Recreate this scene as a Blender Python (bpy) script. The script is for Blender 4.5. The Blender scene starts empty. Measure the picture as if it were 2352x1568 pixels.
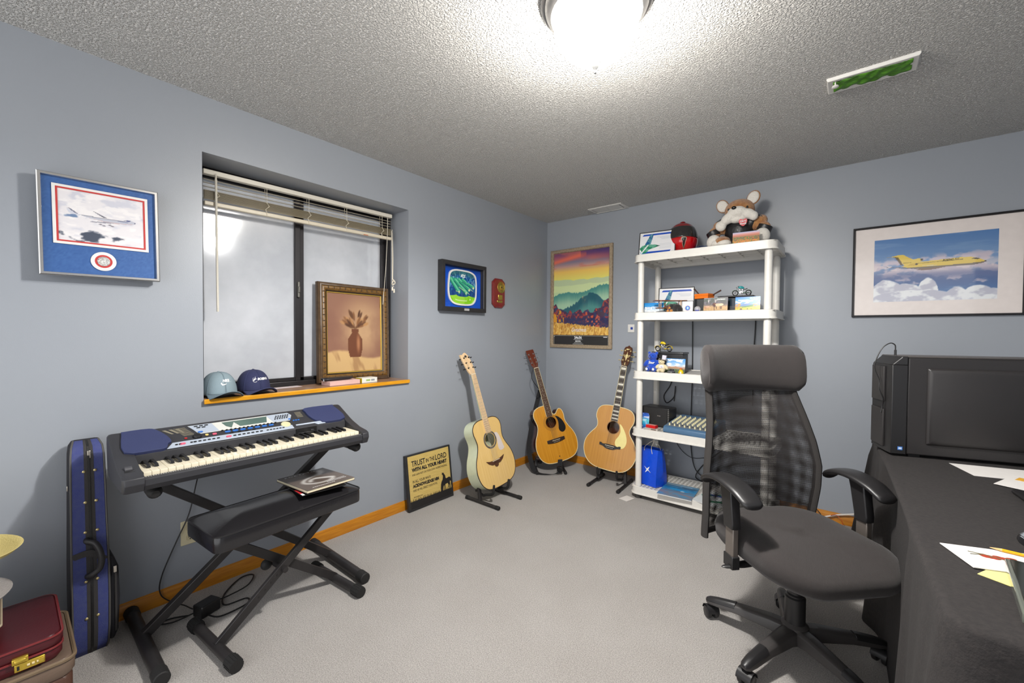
WORLD = 2.3
LAMP = 125.0
BULB = 0.0
SPOT = 138.0
import bpy, math, random
import numpy as np
from mathutils import Vector, Matrix
random.seed(7)
PI = math.pi
SC = bpy.context.scene
COL = SC.collection

# ------------------------------------------------------------------ colour + materials
def lin(c):
    return tuple((x / 255.0 / 12.92) if x / 255.0 <= .04045 else ((x / 255.0 + .055) / 1.055) ** 2.4 for x in c[:3])

MATS = {}
def mat(name, rgb, rough=.5, metal=0., spec=.5, bump=None, var=None, coat=0., wave=None, emit=None, sheen=0., alpha=None, trans=0., stretch=None):
    """bump=(scale,strength,distance)  var=(scale,rgb2,contrast)  wave=(scale,strength,distance,axis)"""
    if name in MATS: return MATS[name]
    m = bpy.data.materials.new(name); m.use_nodes = True
    nt = m.node_tree; N = nt.nodes; L = nt.links; b = N['Principled BSDF']
    b.inputs['Base Color'].default_value = (*lin(rgb), 1)
    b.inputs['Roughness'].default_value = rough
    b.inputs['Metallic'].default_value = metal
    b.inputs['Specular IOR Level'].default_value = spec
    b.inputs['Coat Weight'].default_value = coat
    b.inputs['Coat Roughness'].default_value = .06
    if sheen: b.inputs['Sheen Weight'].default_value = sheen
    if trans: b.inputs['Transmission Weight'].default_value = trans
    if alpha is not None: b.inputs['Alpha'].default_value = alpha
    if emit:
        b.inputs['Emission Color'].default_value = (*lin(emit[0]), 1); b.inputs['Emission Strength'].default_value = emit[1]
    tc = N.new('ShaderNodeTexCoord'); vec = tc.outputs['Object']
    if stretch:
        mp = N.new('ShaderNodeMapping'); mp.inputs['Scale'].default_value = stretch
        L.new(vec, mp.inputs['Vector']); vec = mp.outputs['Vector']
    if var is None: var = (30., tuple(max(0, int(x * .975)) for x in rgb), 1.)
    nz = N.new('ShaderNodeTexNoise'); nz.inputs['Scale'].default_value = var[0]; nz.inputs['Detail'].default_value = 4
    L.new(vec, nz.inputs['Vector'])
    cr = N.new('ShaderNodeValToRGB')
    w = .25 / max(var[2], .01)
    cr.color_ramp.elements[0].position = max(0, .5 - w); cr.color_ramp.elements[0].color = (*lin(var[1]), 1)
    cr.color_ramp.elements[1].position = min(1, .5 + w); cr.color_ramp.elements[1].color = (*lin(rgb), 1)
    L.new(nz.outputs['Fac'], cr.inputs['Fac']); L.new(cr.outputs['Color'], b.inputs['Base Color'])
    nrm = None
    if bump:
        n2 = N.new('ShaderNodeTexNoise'); n2.inputs['Scale'].default_value = bump[0]; n2.inputs['Detail'].default_value = 3
        L.new(vec, n2.inputs['Vector'])
        bp = N.new('ShaderNodeBump'); bp.inputs['Strength'].default_value = bump[1]; bp.inputs['Distance'].default_value = bump[2]
        L.new(n2.outputs['Fac'], bp.inputs['Height']); nrm = bp
    if wave:
        wv = N.new('ShaderNodeTexWave'); wv.inputs['Scale'].default_value = wave[0]; wv.bands_direction = wave[3]
        L.new(vec, wv.inputs['Vector'])
        bp = N.new('ShaderNodeBump'); bp.inputs['Strength'].default_value = wave[1]; bp.inputs['Distance'].default_value = wave[2]
        L.new(wv.outputs['Fac'], bp.inputs['Height'])
        if nrm: L.new(nrm.outputs['Normal'], bp.inputs['Normal'])
        nrm = bp
    if nrm: L.new(nrm.outputs['Normal'], b.inputs['Normal'])
    MATS[name] = m
    return m

def wood(name, c1, c2, rough=.4, scale=(1, 12, 12), coat=0., contrast=1.3, nscale=9.):
    return mat(name, c1, rough, var=(nscale, c2, contrast), stretch=scale, coat=coat)

def paint_mat(name, rough=.35, coat=0., attr='Col'):
    if name in MATS: return MATS[name]
    m = bpy.data.materials.new(name); m.use_nodes = True
    N = m.node_tree.nodes; b = N['Principled BSDF']
    a = N.new('ShaderNodeAttribute'); a.attribute_name = attr
    m.node_tree.links.new(a.outputs['Color'], b.inputs['Base Color'])
    b.inputs['Roughness'].default_value = rough; b.inputs['Coat Weight'].default_value = coat; b.inputs['Coat Roughness'].default_value = .03
    b.inputs['Specular IOR Level'].default_value = .3
    MATS[name] = m
    return m

# ------------------------------------------------------------------ mesh builder
class MB:
    def __init__(s): s.v = []; s.f = []
    def add(s, vs, fs, M=None):
        o = len(s.v)
        s.v += [tuple(M @ Vector(p)) for p in vs] if M else [tuple(p) for p in vs]
        s.f += [tuple(i + o for i in f) for f in fs]
        return s
    def box(s, c, d, M=None):
        x, y, z = (k / 2 for k in d); cx, cy, cz = c
        vs = [(cx + a * x, cy + b * y, cz + e * z) for e in (-1, 1) for b in (-1, 1) for a in (-1, 1)]
        return s.add(vs, [(0, 2, 3, 1), (4, 5, 7, 6), (0, 1, 5, 4), (2, 6, 7, 3), (0, 4, 6, 2), (1, 3, 7, 5)], M)
    def box2(s, a, b, M=None):
        return s.box([(a[i] + b[i]) / 2 for i in range(3)], [abs(b[i] - a[i]) for i in range(3)], M)
    def prism(s, poly, z0, z1, M=None):
        n = len(poly); vs = [(p[0], p[1], z0) for p in poly] + [(p[0], p[1], z1) for p in poly]
        fs = [tuple(range(n - 1, -1, -1)), tuple(range(n, 2 * n))] + [(i, (i + 1) % n, n + (i + 1) % n, n + i) for i in range(n)]
        return s.add(vs, fs, M)
    def sheet(s, poly, z, M=None):
        return s.add([(p[0], p[1], z) for p in poly], [tuple(range(len(poly)))], M)
    def loft(s, rings, cap=True, closed=False, M=None):
        n = len(rings[0]); vs = [p for r in rings for p in r]; fs = []
        k = len(rings)
        for j in range(k if closed else k - 1):
            a = j * n; b = ((j + 1) % k) * n
            fs += [(a + i, a + (i + 1) % n, b + (i + 1) % n, b + i) for i in range(n)]
        if cap and not closed: fs += [tuple(range(n - 1, -1, -1)), tuple(range((k - 1) * n, k * n))]
        return s.add(vs, fs, M)
    def tube(s, pts, r, n=8, cap=True, M=None, closed=False, flat=1., up=None):
        P = [Vector(p) for p in pts]; k = len(P)
        R = r if isinstance(r, (list, tuple)) else [r] * k
        rings = []; prev = None
        for i in range(k):
            if closed: t = P[(i + 1) % k] - P[i - 1]
            else: t = (P[min(i + 1, k - 1)] - P[max(i - 1, 0)])
            t.normalize()
            if prev is None:
                u = Vector(up) if up else (Vector((0, 0, 1)) if abs(t.z) < .9 else Vector((1, 0, 0)))
            else: u = prev
            u = (u - t * u.dot(t)).normalized(); prev = u; w = t.cross(u)
            rings.append([tuple(P[i] + (u * math.cos(q) * R[i] * flat + w * math.sin(q) * R[i])) for q in [2 * PI * j / n for j in range(n)]])
        return s.loft(rings, cap, closed, M)
    def bar(s, a, b, w, h, up=(0, 0, 1), M=None):
        a, b = Vector(a), Vector(b); t = (b - a).normalized(); u = Vector(up); u = (u - t * u.dot(t)).normalized(); k = t.cross(u)
        def ring(p): return [tuple(p + k * x * w / 2 + u * y * h / 2) for x, y in ((-1, -1), (1, -1), (1, 1), (-1, 1))]
        return s.loft([ring(a), ring(b)], True, False, M)
    def strip(s, pts, w, t, side, M=None):
        """ribbon with thickness: pts along, side = width direction"""
        P = [Vector(p) for p in pts]; sd = Vector(side).normalized(); rings = []
        for i in range(len(P)):
            tg = (P[min(i + 1, len(P) - 1)] - P[max(i - 1, 0)]).normalized(); nn = tg.cross(sd).normalized()
            rings.append([tuple(P[i] + sd * x * w / 2 + nn * y * t / 2) for x, y in ((-1, -1), (1, -1), (1, 1), (-1, 1))])
        return s.loft(rings, True, False, M)
    def lathe(s, prof, n=24, M=None, cap=True):
        rings = [[(r * math.cos(2 * PI * i / n), r * math.sin(2 * PI * i / n), z) for i in range(n)] for r, z in prof]
        o = len(s.f); s.loft(rings, False, False, M); b = len(s.v) - n * len(rings)
        if cap and prof[0][0] < .004: s.f.append(tuple(range(b + n - 1, b - 1, -1)))
        if cap and prof[-1][0] < .004: s.f.append(tuple(range(b + n * (len(rings) - 1), b + n * len(rings))))
        return s
    def ell(s, c, r, n=16, m=10, M=None):
        if not isinstance(r, (tuple, list)): r = (r, r, r)
        vs = [(c[0], c[1], c[2] + r[2])]; fs = []
        for j in range(1, m):
            ph = PI * j / m
            vs += [(c[0] + r[0] * math.sin(ph) * math.cos(2 * PI * i / n), c[1] + r[1] * math.sin(ph) * math.sin(2 * PI * i / n), c[2] + r[2] * math.cos(ph)) for i in range(n)]
        vs.append((c[0], c[1], c[2] - r[2])); e = len(vs) - 1
        fs += [(0, 1 + i, 1 + (i + 1) % n) for i in range(n)]
        for j in range(m - 2):
            a = 1 + j * n
            fs += [(a + i, a + n + i, a + n + (i + 1) % n, a + (i + 1) % n) for i in range(n)]
        a = 1 + (m - 2) * n
        fs += [(e, a + (i + 1) % n, a + i) for i in range(n)]
        return s.add(vs, fs, M)
    def grid(s, fn, nu, nv, M=None, wrap=False):
        vs = [fn(i / nu, j / nv) for j in range(nv + 1) for i in range(nu + 1)]
        fs = [(j * (nu + 1) + i, j * (nu + 1) + i + 1, (j + 1) * (nu + 1) + i + 1, (j + 1) * (nu + 1) + i) for j in range(nv) for i in range(nu)]
        return s.add(vs, fs, M)
    def build(s, name, m, parent=None, smooth=40, bevel=0, seg=2, sub=0, solid=0, solid_off=-1):
        me = bpy.data.meshes.new(name); me.from_pydata(s.v, [], s.f); me.update()
        o = bpy.data.objects.new(name, me); COL.objects.link(o)
        if m: me.materials.append(m)
        if smooth:
            me.polygons.foreach_set('use_smooth', [True] * len(me.polygons))
            if smooth < 180: me.set_sharp_from_angle(angle=math.radians(smooth))
        if parent: o.parent = parent
        if solid:
            md = o.modifiers.new('Solid', 'SOLIDIFY'); md.thickness = solid; md.offset = solid_off
        if bevel:
            md = o.modifiers.new('Bevel', 'BEVEL'); md.width = bevel; md.segments = seg; md.limit_method = 'ANGLE'; md.angle_limit = math.radians(35)
        if sub:
            md = o.modifiers.new('Sub', 'SUBSURF'); md.levels = sub; md.render_levels = sub
        return o

def basis(right, up, loc):
    r = Vector(right).normalized(); u = Vector(up); u = (u - r * u.dot(r)).normalized(); n = r.cross(u)
    M = Matrix((r, u, n)).transposed().to_4x4(); M.translation = Vector(loc)
    return M
LW = ((0, 1, 0), (0, 0, 1))      # facing out of the left wall: right = +y, up = +z
BW = ((1, 0, 0), (0, 0, 1))      # facing out of the back wall
def RZ(deg, loc=(0, 0, 0)): return Matrix.Translation(loc) @ Matrix.Rotation(math.radians(deg), 4, 'Z')
def RX(deg): return Matrix.Rotation(math.radians(deg), 4, 'X')
def RY(deg): return Matrix.Rotation(math.radians(deg), 4, 'Y')
def T(x, y, z): return Matrix.Translation((x, y, z))
UPZ = basis((1, 0, 0), (0, 0, 1), (0, 0, 0))   # maps local xy-drawing to the xz plane

def tag(o, label, cat, group=None):
    o['label'] = label; o['category'] = cat
    if group: o['group'] = group
    return o
def thing(name, label, cat, M=None, group=None):
    o = bpy.data.objects.new(name, None); COL.objects.link(o); o.empty_display_size = .05
    if M is not None: o.matrix_world = M
    return tag(o, label, cat, group)
def struct(o): o['kind'] = 'structure'; return o
def dup(root, M, label, group=None):
    r = root.copy(); COL.objects.link(r); r.matrix_world = M; r['label'] = label
    if group: r['group'] = group
    for ch in list(root.children):
        c = ch.copy(); COL.objects.link(c); c.parent = r
        for g in list(ch.children):
            d = g.copy(); COL.objects.link(d); d.parent = c
    return r

def text_mb(s, size, width=None, M=None, bold=0., shear=0., align='CENTER', space=1., lines=1., hscale=1.):
    cu = bpy.data.curves.new('lettering', 'FONT'); cu.body = s; cu.size = size; cu.align_x = align; cu.align_y = 'CENTER'
    cu.offset = bold; cu.shear = shear; cu.space_character = space; cu.space_line = lines; cu.resolution_u = 3
    o = bpy.data.objects.new('lettering', cu); COL.objects.link(o)
    dg = bpy.context.evaluated_depsgraph_get(); dg.update()
    me = bpy.data.meshes.new_from_object(o.evaluated_get(dg))
    vs = [tuple(v.co) for v in me.vertices]; fs = [tuple(p.vertices) for p in me.polygons]
    bpy.data.objects.remove(o); bpy.data.curves.remove(cu); bpy.data.meshes.remove(me)
    k = hscale
    if width and vs:
        w = max(v[0] for v in vs) - min(v[0] for v in vs); k = width / w
    vs = [(v[0] * k, v[1], v[2]) for v in vs]
    return MB().add(vs, fs, M)

# ------------------------------------------------------------------ procedural pictures (vertex grids coloured by functions)
def _h(ix, iy, seed):
    n = (ix * 374761393 + iy * 668265263 + seed * 974711) & 0x7fffffff
    n = ((n ^ (n >> 13)) * 1274126177) & 0x7fffffff
    return ((n ^ (n >> 16)) & 0xffff) / 65535.0
def vnoise(x, y, seed=0):
    ix = np.floor(x).astype(np.int64); iy = np.floor(y).astype(np.int64); fx = x - ix; fy = y - iy
    fx = fx * fx * (3 - 2 * fx); fy = fy * fy * (3 - 2 * fy)
    a = _h(ix, iy, seed); b = _h(ix + 1, iy, seed); c = _h(ix, iy + 1, seed); d = _h(ix + 1, iy + 1, seed)
    return (a * (1 - fx) + b * fx) * (1 - fy) + (c * (1 - fx) + d * fx) * fy
def fbm(x, y, seed=0, o=4):
    s = 0; a = .5; t = 0
    for i in range(o):
        s = s + a * vnoise(x * 2 ** i, y * 2 ** i, seed + i * 17); t += a; a *= .5
    return s / t
def sstep(a, b, x):
    t = np.clip((x - a) / (b - a), 0, 1); return t * t * (3 - 2 * t)

class Cv:
    def __init__(s, w, h, nx, ny, col=(255, 255, 255)):
        s.w, s.h, s.nx, s.ny = w, h, nx, ny
        s.u, s.v = np.meshgrid(np.linspace(0, 1, nx), np.linspace(0, 1, ny))
        s.a = np.zeros((ny, nx, 3)); s.a[:] = col
    def put(s, mask, col, a=1.):
        k = np.clip(mask, 0, 1)[..., None] * a; s.a = s.a * (1 - k) + np.array(col, float) * k; return s
    def grad(s, stops):
        vs = [q[0] for q in stops]
        for c in range(3): s.a[..., c] = np.interp(s.v, vs, [q[1][c] for q in stops])
        return s
    def poly(s, pts, col, a=1.):
        ins = np.zeros(s.u.shape, bool); n = len(pts)
        for i in range(n):
            x1, y1 = pts[i]; x2, y2 = pts[(i + 1) % n]
            if y1 == y2: continue
            c = ((y1 > s.v) != (y2 > s.v)) & (s.u < (x2 - x1) * (s.v - y1) / (y2 - y1) + x1)
            ins ^= c
        return s.put(ins.astype(float), col, a)
    def ell(s, cx, cy, rx, ry, col, soft=.15, a=1., rot=0.):
        du, dv = s.u - cx, s.v - cy; c, k = math.cos(rot), math.sin(rot)
        d = np.sqrt(((du * c + dv * k) / rx) ** 2 + ((dv * c - du * k) / ry) ** 2)
        return s.put(1 - sstep(1 - soft, 1 + soft, d), col, a)
    def line(s, pts, w, col, a=1., soft=.5):
        d = np.full(s.u.shape, 9.); asp = s.w / s.h
        for (x1, y1), (x2, y2) in zip(pts[:-1], pts[1:]):
            ax, ay = (s.u - x1) * asp, s.v - y1; bx, by = (x2 - x1) * asp, y2 - y1
            t = np.clip((ax * bx + ay * by) / (bx * bx + by * by + 1e-12), 0, 1)
            d = np.minimum(d, np.hypot(ax - t * bx, ay - t * by))
        return s.put(1 - sstep(w * (1 - soft), w * (1 + soft), d), col, a)
    def f(s, sx, sy, seed=0, o=4): return fbm(s.u * sx, s.v * sy, seed, o)
    def build(s, name, parent=None, z=0., rough=.35, coat=0., fn=None, m=None):
        """grid centred on the local origin in the xy plane"""
        nx, ny = s.nx, s.ny
        X = (s.u - .5) * s.w; Y = (s.v - .5) * s.h; Z = np.full(X.shape, z)
        if fn is not None: X, Y, Z = fn(X, Y, Z)
        co = np.stack([X, Y, Z], -1).reshape(-1, 3)
        idx = np.arange(nx * ny).reshape(ny, nx)
        fs = np.stack([idx[:-1, :-1], idx[:-1, 1:], idx[1:, 1:], idx[1:, :-1]], -1).reshape(-1, 4)
        me = bpy.data.meshes.new(name); me.from_pydata(co.tolist(), [], fs.tolist()); me.update()
        a = np.clip(s.a, 0, 255) / 255.; a = np.where(a <= .04045, a / 12.92, ((a + .055) / 1.055) ** 2.4)
        ca = me.color_attributes.new('Col', 'FLOAT_COLOR', 'POINT')
        ca.data.foreach_set('color', np.concatenate([a.reshape(-1, 3), np.ones((nx * ny, 1))], 1).ravel().astype(np.float32))
        me.polygons.foreach_set('use_smooth', [True] * len(me.polygons))
        me.materials.append(m or paint_mat('printed_%d_%d' % (int(rough * 100), int(coat * 100)), rough, coat))
        o = bpy.data.objects.new(name, me); COL.objects.link(o)
        if parent: o.parent = parent
        return o

def frame_mb(w, h, prof, mb=None, M=None):
    """mitred picture frame: prof = [(inset, height)...] closed loop, rectangle w x h centred"""
    rings = []
    for ins, z in prof:
        a, b = w / 2 - ins, h / 2 - ins
        rings.append([(-a, -b, z), (a, -b, z), (a, b, z), (-a, b, z)])
    return (mb or MB()).loft(rings, False, True, M)
def rrect(w, h, r, n=5, c=(0, 0)):
    out = []
    for sx, sy, a0 in ((1, -1, -90), (1, 1, 0), (-1, 1, 90), (-1, -1, 180)):
        for i in range(n + 1):
            a = math.radians(a0 + 90 * i / n)
            out.append((c[0] + sx * (w / 2 - r) + r * math.cos(a), c[1] + sy * (h / 2 - r) + r * math.sin(a)))
    return out
def spline(pts, n=8, closed=False):
    P = [np.array(p, float) for p in pts]; k = len(P); out = []
    for i in range(k if closed else k - 1):
        if closed: a, b, c, d = P[i - 1], P[i], P[(i + 1) % k], P[(i + 2) % k]
        else: a, b, c, d = P[max(i - 1, 0)], P[i], P[i + 1], P[min(i + 2, k - 1)]
        for j in range(n):
            t = j / n
            out.append(tuple(.5 * ((2 * b) + (c - a) * t + (2 * a - 5 * b + 4 * c - d) * t * t + (3 * b - a - 3 * c + d) * t ** 3)))
    if not closed: out.append(tuple(P[-1]))
    return out
# ------------------------------------------------------------------ camera (solved from the photograph's vanishing lines)
F_PX, YAW, PITCH, ROLL = 957.12, -.6852, -.0196, .0080
CAM = Vector((2.4946, -3.6239, 1.2852))
fw = Vector((math.sin(YAW) * math.cos(PITCH), math.cos(YAW) * math.cos(PITCH), math.sin(PITCH)))
rt = Vector((math.cos(YAW), -math.sin(YAW), 0)); upv = rt.cross(fw)
r2 = rt * math.cos(ROLL) + upv * math.sin(ROLL); u2 = upv * math.cos(ROLL) - rt * math.sin(ROLL)
cd = bpy.data.cameras.new('camera'); cd.sensor_width = 36; cd.lens = F_PX / 2352 * 36; cd.clip_start = .05
cam = bpy.data.objects.new('camera', cd); COL.objects.link(cam)
Mc = Matrix((r2, u2, -fw)).transposed().to_4x4(); Mc.translation = CAM; cam.matrix_world = Mc
SC.camera = cam
SC.view_settings.view_transform = 'Standard'; SC.view_settings.look = 'None'; SC.view_settings.gamma = 1
SC.view_settings.use_curve_mapping = False
SC.view_settings.exposure = 0.0

# ------------------------------------------------------------------ world: soft daylight at the window, plus added fill through the open side of the room
w = bpy.data.worlds.new('world'); SC.world = w; w.use_nodes = True
bg = w.node_tree.nodes['Background']; bg.inputs['Color'].default_value = (.97, .98, 1.0, 1); bg.inputs['Strength'].default_value = WORLD

# ------------------------------------------------------------------ room shell
H = 2.44; XR = 3.8; YF = -5.0
WALL = mat('wall_paint', (150, 155, 162), .38, bump=(260, .09, .002), var=(3., (147, 152, 160), .6))
CEIL = mat('popcorn_ceiling', (236, 234, 230), .95, spec=.1, var=(60., (228, 226, 222), 1.))
def popcorn(m):
    N, L = m.node_tree.nodes, m.node_tree.links; b = N['Principled BSDF']
    tc = N.new('ShaderNodeTexCoord')
    n1 = N.new('ShaderNodeTexNoise'); n1.inputs['Scale'].default_value = 125; n1.inputs['Detail'].default_value = 2.5; n1.inputs['Roughness'].default_value = .6
    L.new(tc.outputs['Object'], n1.inputs['Vector'])
    cr = N.new('ShaderNodeValToRGB'); cr.color_ramp.elements[0].position = .42; cr.color_ramp.elements[1].position = .68
    L.new(n1.outputs['Fac'], cr.inputs['Fac'])
    bp = N.new('ShaderNodeBump'); bp.inputs['Strength'].default_value = 1.; bp.inputs['Distance'].default_value = .012
    L.new(cr.outputs['Color'], bp.inputs['Height']); L.new(bp.outputs['Normal'], b.inputs['Normal'])
popcorn(CEIL)
CARPET = mat('carpet', (196, 191, 186), .95, spec=.1, bump=(420, .9, .006), var=(240., (150, 145, 141), 1.5), sheen=.15)
def blotch(m, scale, c, amt):
    """worn patches multiplied over the carpet colour"""
    N, L = m.node_tree.nodes, m.node_tree.links; b = N['Principled BSDF']
    src = b.inputs['Base Color'].links[0].from_socket
    tc = N.new('ShaderNodeTexCoord'); n = N.new('ShaderNodeTexNoise'); n.inputs['Scale'].default_value = scale; n.inputs['Detail'].default_value = 5
    L.new(tc.outputs['Object'], n.inputs['Vector'])
    cr = N.new('ShaderNodeValToRGB'); cr.color_ramp.elements[0].position = .38; cr.color_ramp.elements[0].color = (*c, 1); cr.color_ramp.elements[1].position = .62
    cr.color_ramp.elements[1].color = (1, 1, 1, 1)
    L.new(n.outputs['Fac'], cr.inputs['Fac'])
    mx = N.new('ShaderNodeMix'); mx.data_type = 'RGBA'; mx.blend_type = 'MULTIPLY'; mx.inputs[0].default_value = amt
    L.new(src, mx.inputs[6]); L.new(cr.outputs['Color'], mx.inputs[7]); L.new(mx.outputs[2], b.inputs['Base Color'])
blotch(CARPET, 2.6, (.80, .78, .76), .3)
OAK = wood('oak_trim', (196, 130, 34), (172, 106, 22), .35, (14, 1, 14))
OAKX = wood('oak_trim_x', (196, 130, 34), (172, 106, 22), .35, (1, 14, 14))

struct(MB().box2((0, YF, -.1), (XR, 0, 0)).build('floor', CARPET))
struct(MB().box2((0, YF, H), (XR, 0, H + .1)).build('ceiling', CEIL))
WY0, WY1, WZ0, WZ1 = -2.993, -1.762, .945, 2.167      # window opening
WD = -.235                                             # recess depth
wl = MB()
wl.box2((-.3, YF, 0), (0, WY0, H)); wl.box2((-.3, WY1, 0), (0, .1, H)); wl.box2((-.3, WY0, 0), (0, WY1, WZ0 - .024)); wl.box2((-.3, WY0, WZ1), (0, WY1, H))
struct(wl.build('wall_left', WALL, smooth=0))
struct(MB().box2((0, 0, 0), (XR, .1, H)).build('wall_back', WALL, smooth=0))
struct(MB().box2((XR, YF, 0), (XR + .1, 0, H)).build('wall_right', WALL, smooth=0))
bbp = [(0, 0), (.013, 0), (.013, .05), (.009, .058), (.0075, .066), (0, .069)]
def baseb(name, M, length, m):
    mb = MB(); mb.loft([[(p[0], t, p[1]) for p in bbp] for t in (0, length)], True, False, M)
    return struct(mb.build(name, m, smooth=30))
baseb('baseboard_left', Matrix.Translation((.0005, YF, 0)), -YF, OAK)
baseb('baseboard_back', Matrix.Translation((0, -.0005, 0)) @ Matrix.Rotation(-PI / 2, 4, 'Z'), XR, OAKX)

# ------------------------------------------------------------------ window in its recess
win = bpy.data.objects.new('window_1', None); COL.objects.link(win); win.location = (WD, (WY0 + WY1) / 2, WZ0); struct(win)
BRONZE = mat('bronze_frame', (52, 50, 52), .35, metal=.6)
def wpart(name, mb, m, **k):
    o = mb.build(name, m, **k); o.parent = win; o.matrix_parent_inverse = win.matrix_world.inverted() if False else Matrix.Translation(-Vector(win.location)); return o
fr = MB()
fr.box2((-.29, WY0, WZ0), (WD + .02, WY0 + .035, WZ1)); fr.box2((-.29, WY1 - .04, WZ0), (WD + .02, WY1, WZ1))
fr.box2((-.29, WY0, WZ0 - .02), (WD + .02, WY1, WZ0 + .03)); fr.box2((-.29, WY0, WZ1 - .03), (WD + .02, WY1, WZ1))
wpart('window_frame', fr, BRONZE, bevel=.003)
YM = -2.425
sl = MB(); z0, z1 = WZ0 + .03, WZ1 - .03
sl.box2((-.262, YM - .03, z0), (WD + .012, YM + .002, z1)); sl.box2((-.262, WY0 + .035, z0), (WD + .008, WY0 + .06, z1)); sl.box2((-.262, WY0 + .035, z0), (WD + .008, YM, z0 + .022)); sl.box2((-.262, WY0 + .035, z1 - .022), (WD + .008, YM, z1))
wpart('sliding_sash', sl, BRONZE, bevel=.002)
sr = MB()
sr.box2((-.286, YM - .002, z0), (WD - .004, YM + .03, z1)); sr.box2((-.286, WY1 - .062, z0), (WD - .004, WY1 - .04, z1)); sr.box2((-.286, YM, z0), (WD - .004, WY1 - .04, z0 + .02)); sr.box2((-.286, YM, z1 - .02), (WD - .004, WY1 - .04, z1))
wpart('fixed_sash', sr, BRONZE, bevel=.002)
lt = MB(); lt.box2((WD + .010, YM - .020, 1.50), (WD + .026, YM - .006, 1.60)); lt.box2((WD + .024, YM - .018, 1.53), (WD + .034, YM - .008, 1.57))
wpart('latch', lt, mat('latch_metal', (120, 118, 112), .35, metal=.8), bevel=.003)
def glass_mat():
    m = bpy.data.materials.new('dusty_brightened_glass'); m.use_nodes = True; N, L = m.node_tree.nodes, m.node_tree.links
    out = N['Material Output']; N.remove(N['Principled BSDF'])
    tr = N.new('ShaderNodeBsdfTransparent'); tr.inputs['Color'].default_value = (.93, .95, .97, 1)
    gl = N.new('ShaderNodeBsdfGlossy'); gl.inputs['Roughness'].default_value = .09
    df = N.new('ShaderNodeBsdfDiffuse'); df.inputs['Color'].default_value = (.86, .88, .93, 1)  # dust film, made paler and denser to brighten the panes
    fz = N.new('ShaderNodeFresnel'); fz.inputs['IOR'].default_value = 1.6
    mul = N.new('ShaderNodeMath'); mul.operation = 'MULTIPLY_ADD'; mul.inputs[1].default_value = 1.8; mul.inputs[2].default_value = .05
    L.new(fz.outputs[0], mul.inputs[0])
    tc = N.new('ShaderNodeTexCoord'); nz = N.new('ShaderNodeTexNoise'); nz.inputs['Scale'].default_value = 3.; nz.inputs['Detail'].default_value = 6
    L.new(tc.outputs['Object'], nz.inputs['Vector'])
    mr = N.new('ShaderNodeMapRange'); mr.inputs[1].default_value = .35; mr.inputs[2].default_value = .75; mr.inputs[3].default_value = .45; mr.inputs[4].default_value = .72
    L.new(nz.outputs['Fac'], mr.inputs[0])
    m1 = N.new('ShaderNodeMixShader'); L.new(mr.outputs[0], m1.inputs[0]); L.new(tr.outputs[0], m1.inputs[1]); L.new(df.outputs[0], m1.inputs[2])
    m2 = N.new('ShaderNodeMixShader'); L.new(mul.outputs[0], m2.inputs[0]); L.new(m1.outputs[0], m2.inputs[1]); L.new(gl.outputs[0], m2.inputs[2])
    L.new(m2.outputs[0], out.inputs[0]); return m
GLASS = glass_mat()
wpart('pane', MB().box2((WD - .012, WY0 + .06, z0 + .022), (WD - .008, YM - .03, z1 - .022)), GLASS, smooth=0)
wpart('pane', MB().box2((WD - .034, YM + .03, z0 + .02), (WD - .03, WY1 - .062, z1 - .02)), GLASS, smooth=0)
sill_top = wood('sill_reflection_wood', (176, 140, 112), (150, 112, 88), .3, (12, 1, 12), coat=.3)  # pinkish brown has the sill's reflection put into the wood colour
sb = MB().box2((WD + .02, WY0 + .001, WZ0 - .024), (.012, WY1 - .001, WZ0))
so = wpart('window_sill', sb, sill_top, bevel=.002)
wpart('sill_edge', MB().box2((.012, WY0 - .002, WZ0 - .024), (.022, WY1 + .002, WZ0 + .0005)), mat('oak_edge', (226, 160, 30), .35, var=(9., (200, 134, 20), 1.2), stretch=(14, 1, 14)), bevel=.003)
# window well outside (concrete lined, open to the sky)
WELL = mat('well_concrete', (205, 208, 212), .9, bump=(30, .5, .02), var=(5., (180, 184, 190), .8))
ww = MB(); ww.box2((-1.15, -3.3, .2), (-1.1, -1.4, 2.6)); ww.box2((-1.1, -3.3, .2), (-.3, -3.25, 2.6)); ww.box2((-1.1, -1.45, .2), (-.3, -1.4, 2.6)); ww.box2((-1.15, -3.3, .15), (-.3, -1.4, .2))
o = struct(ww.build('exterior_window_well', WELL, smooth=0))

# ------------------------------------------------------------------ ceiling lamp
LX, LY = 1.785, -2.31
lamp = thing('ceiling_lamp', 'round flush ceiling lamp with glowing white glass bowl and nickel rim', 'ceiling light', T(LX, LY, H))
NICKEL = mat('brushed_nickel', (150, 148, 146), .35, metal=.75)
MB().lathe([(.10, 0), (.185, 0), (.192, -.006), (.192, -.014), (.186, -.02), (.178, -.022), (.172, -.04), (.160, -.052), (.156, -.056), (.150, -.056), (.146, -.05), (.10, -.02)], 64).build('rim', NICKEL, lamp)
prof = [(.148 * math.cos(a), -.05 - .165 * math.sin(a) ** 1.0) for a in [PI / 2 * i / 14 for i in range(14)]] + [(.004, -.215)]
dm = MB().lathe(prof, 48, cap=False)
dome = dm.build('glass_bowl', mat('lamp_glass', (250, 250, 250), .3, emit=((255, 250, 242), LAMP)), lamp)
MB().lathe([(.002, -.208), (.019, -.211), (.020, -.216), (.015, -.222), (.013, -.226), (.010, -.232), (.004, -.238), (.003, -.241), (.0045, -.244), (.0045, -.249), (.001, -.252)], 20).build('finial', mat('finial_nickel', (150, 150, 150), .4, metal=.5), lamp)

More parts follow.
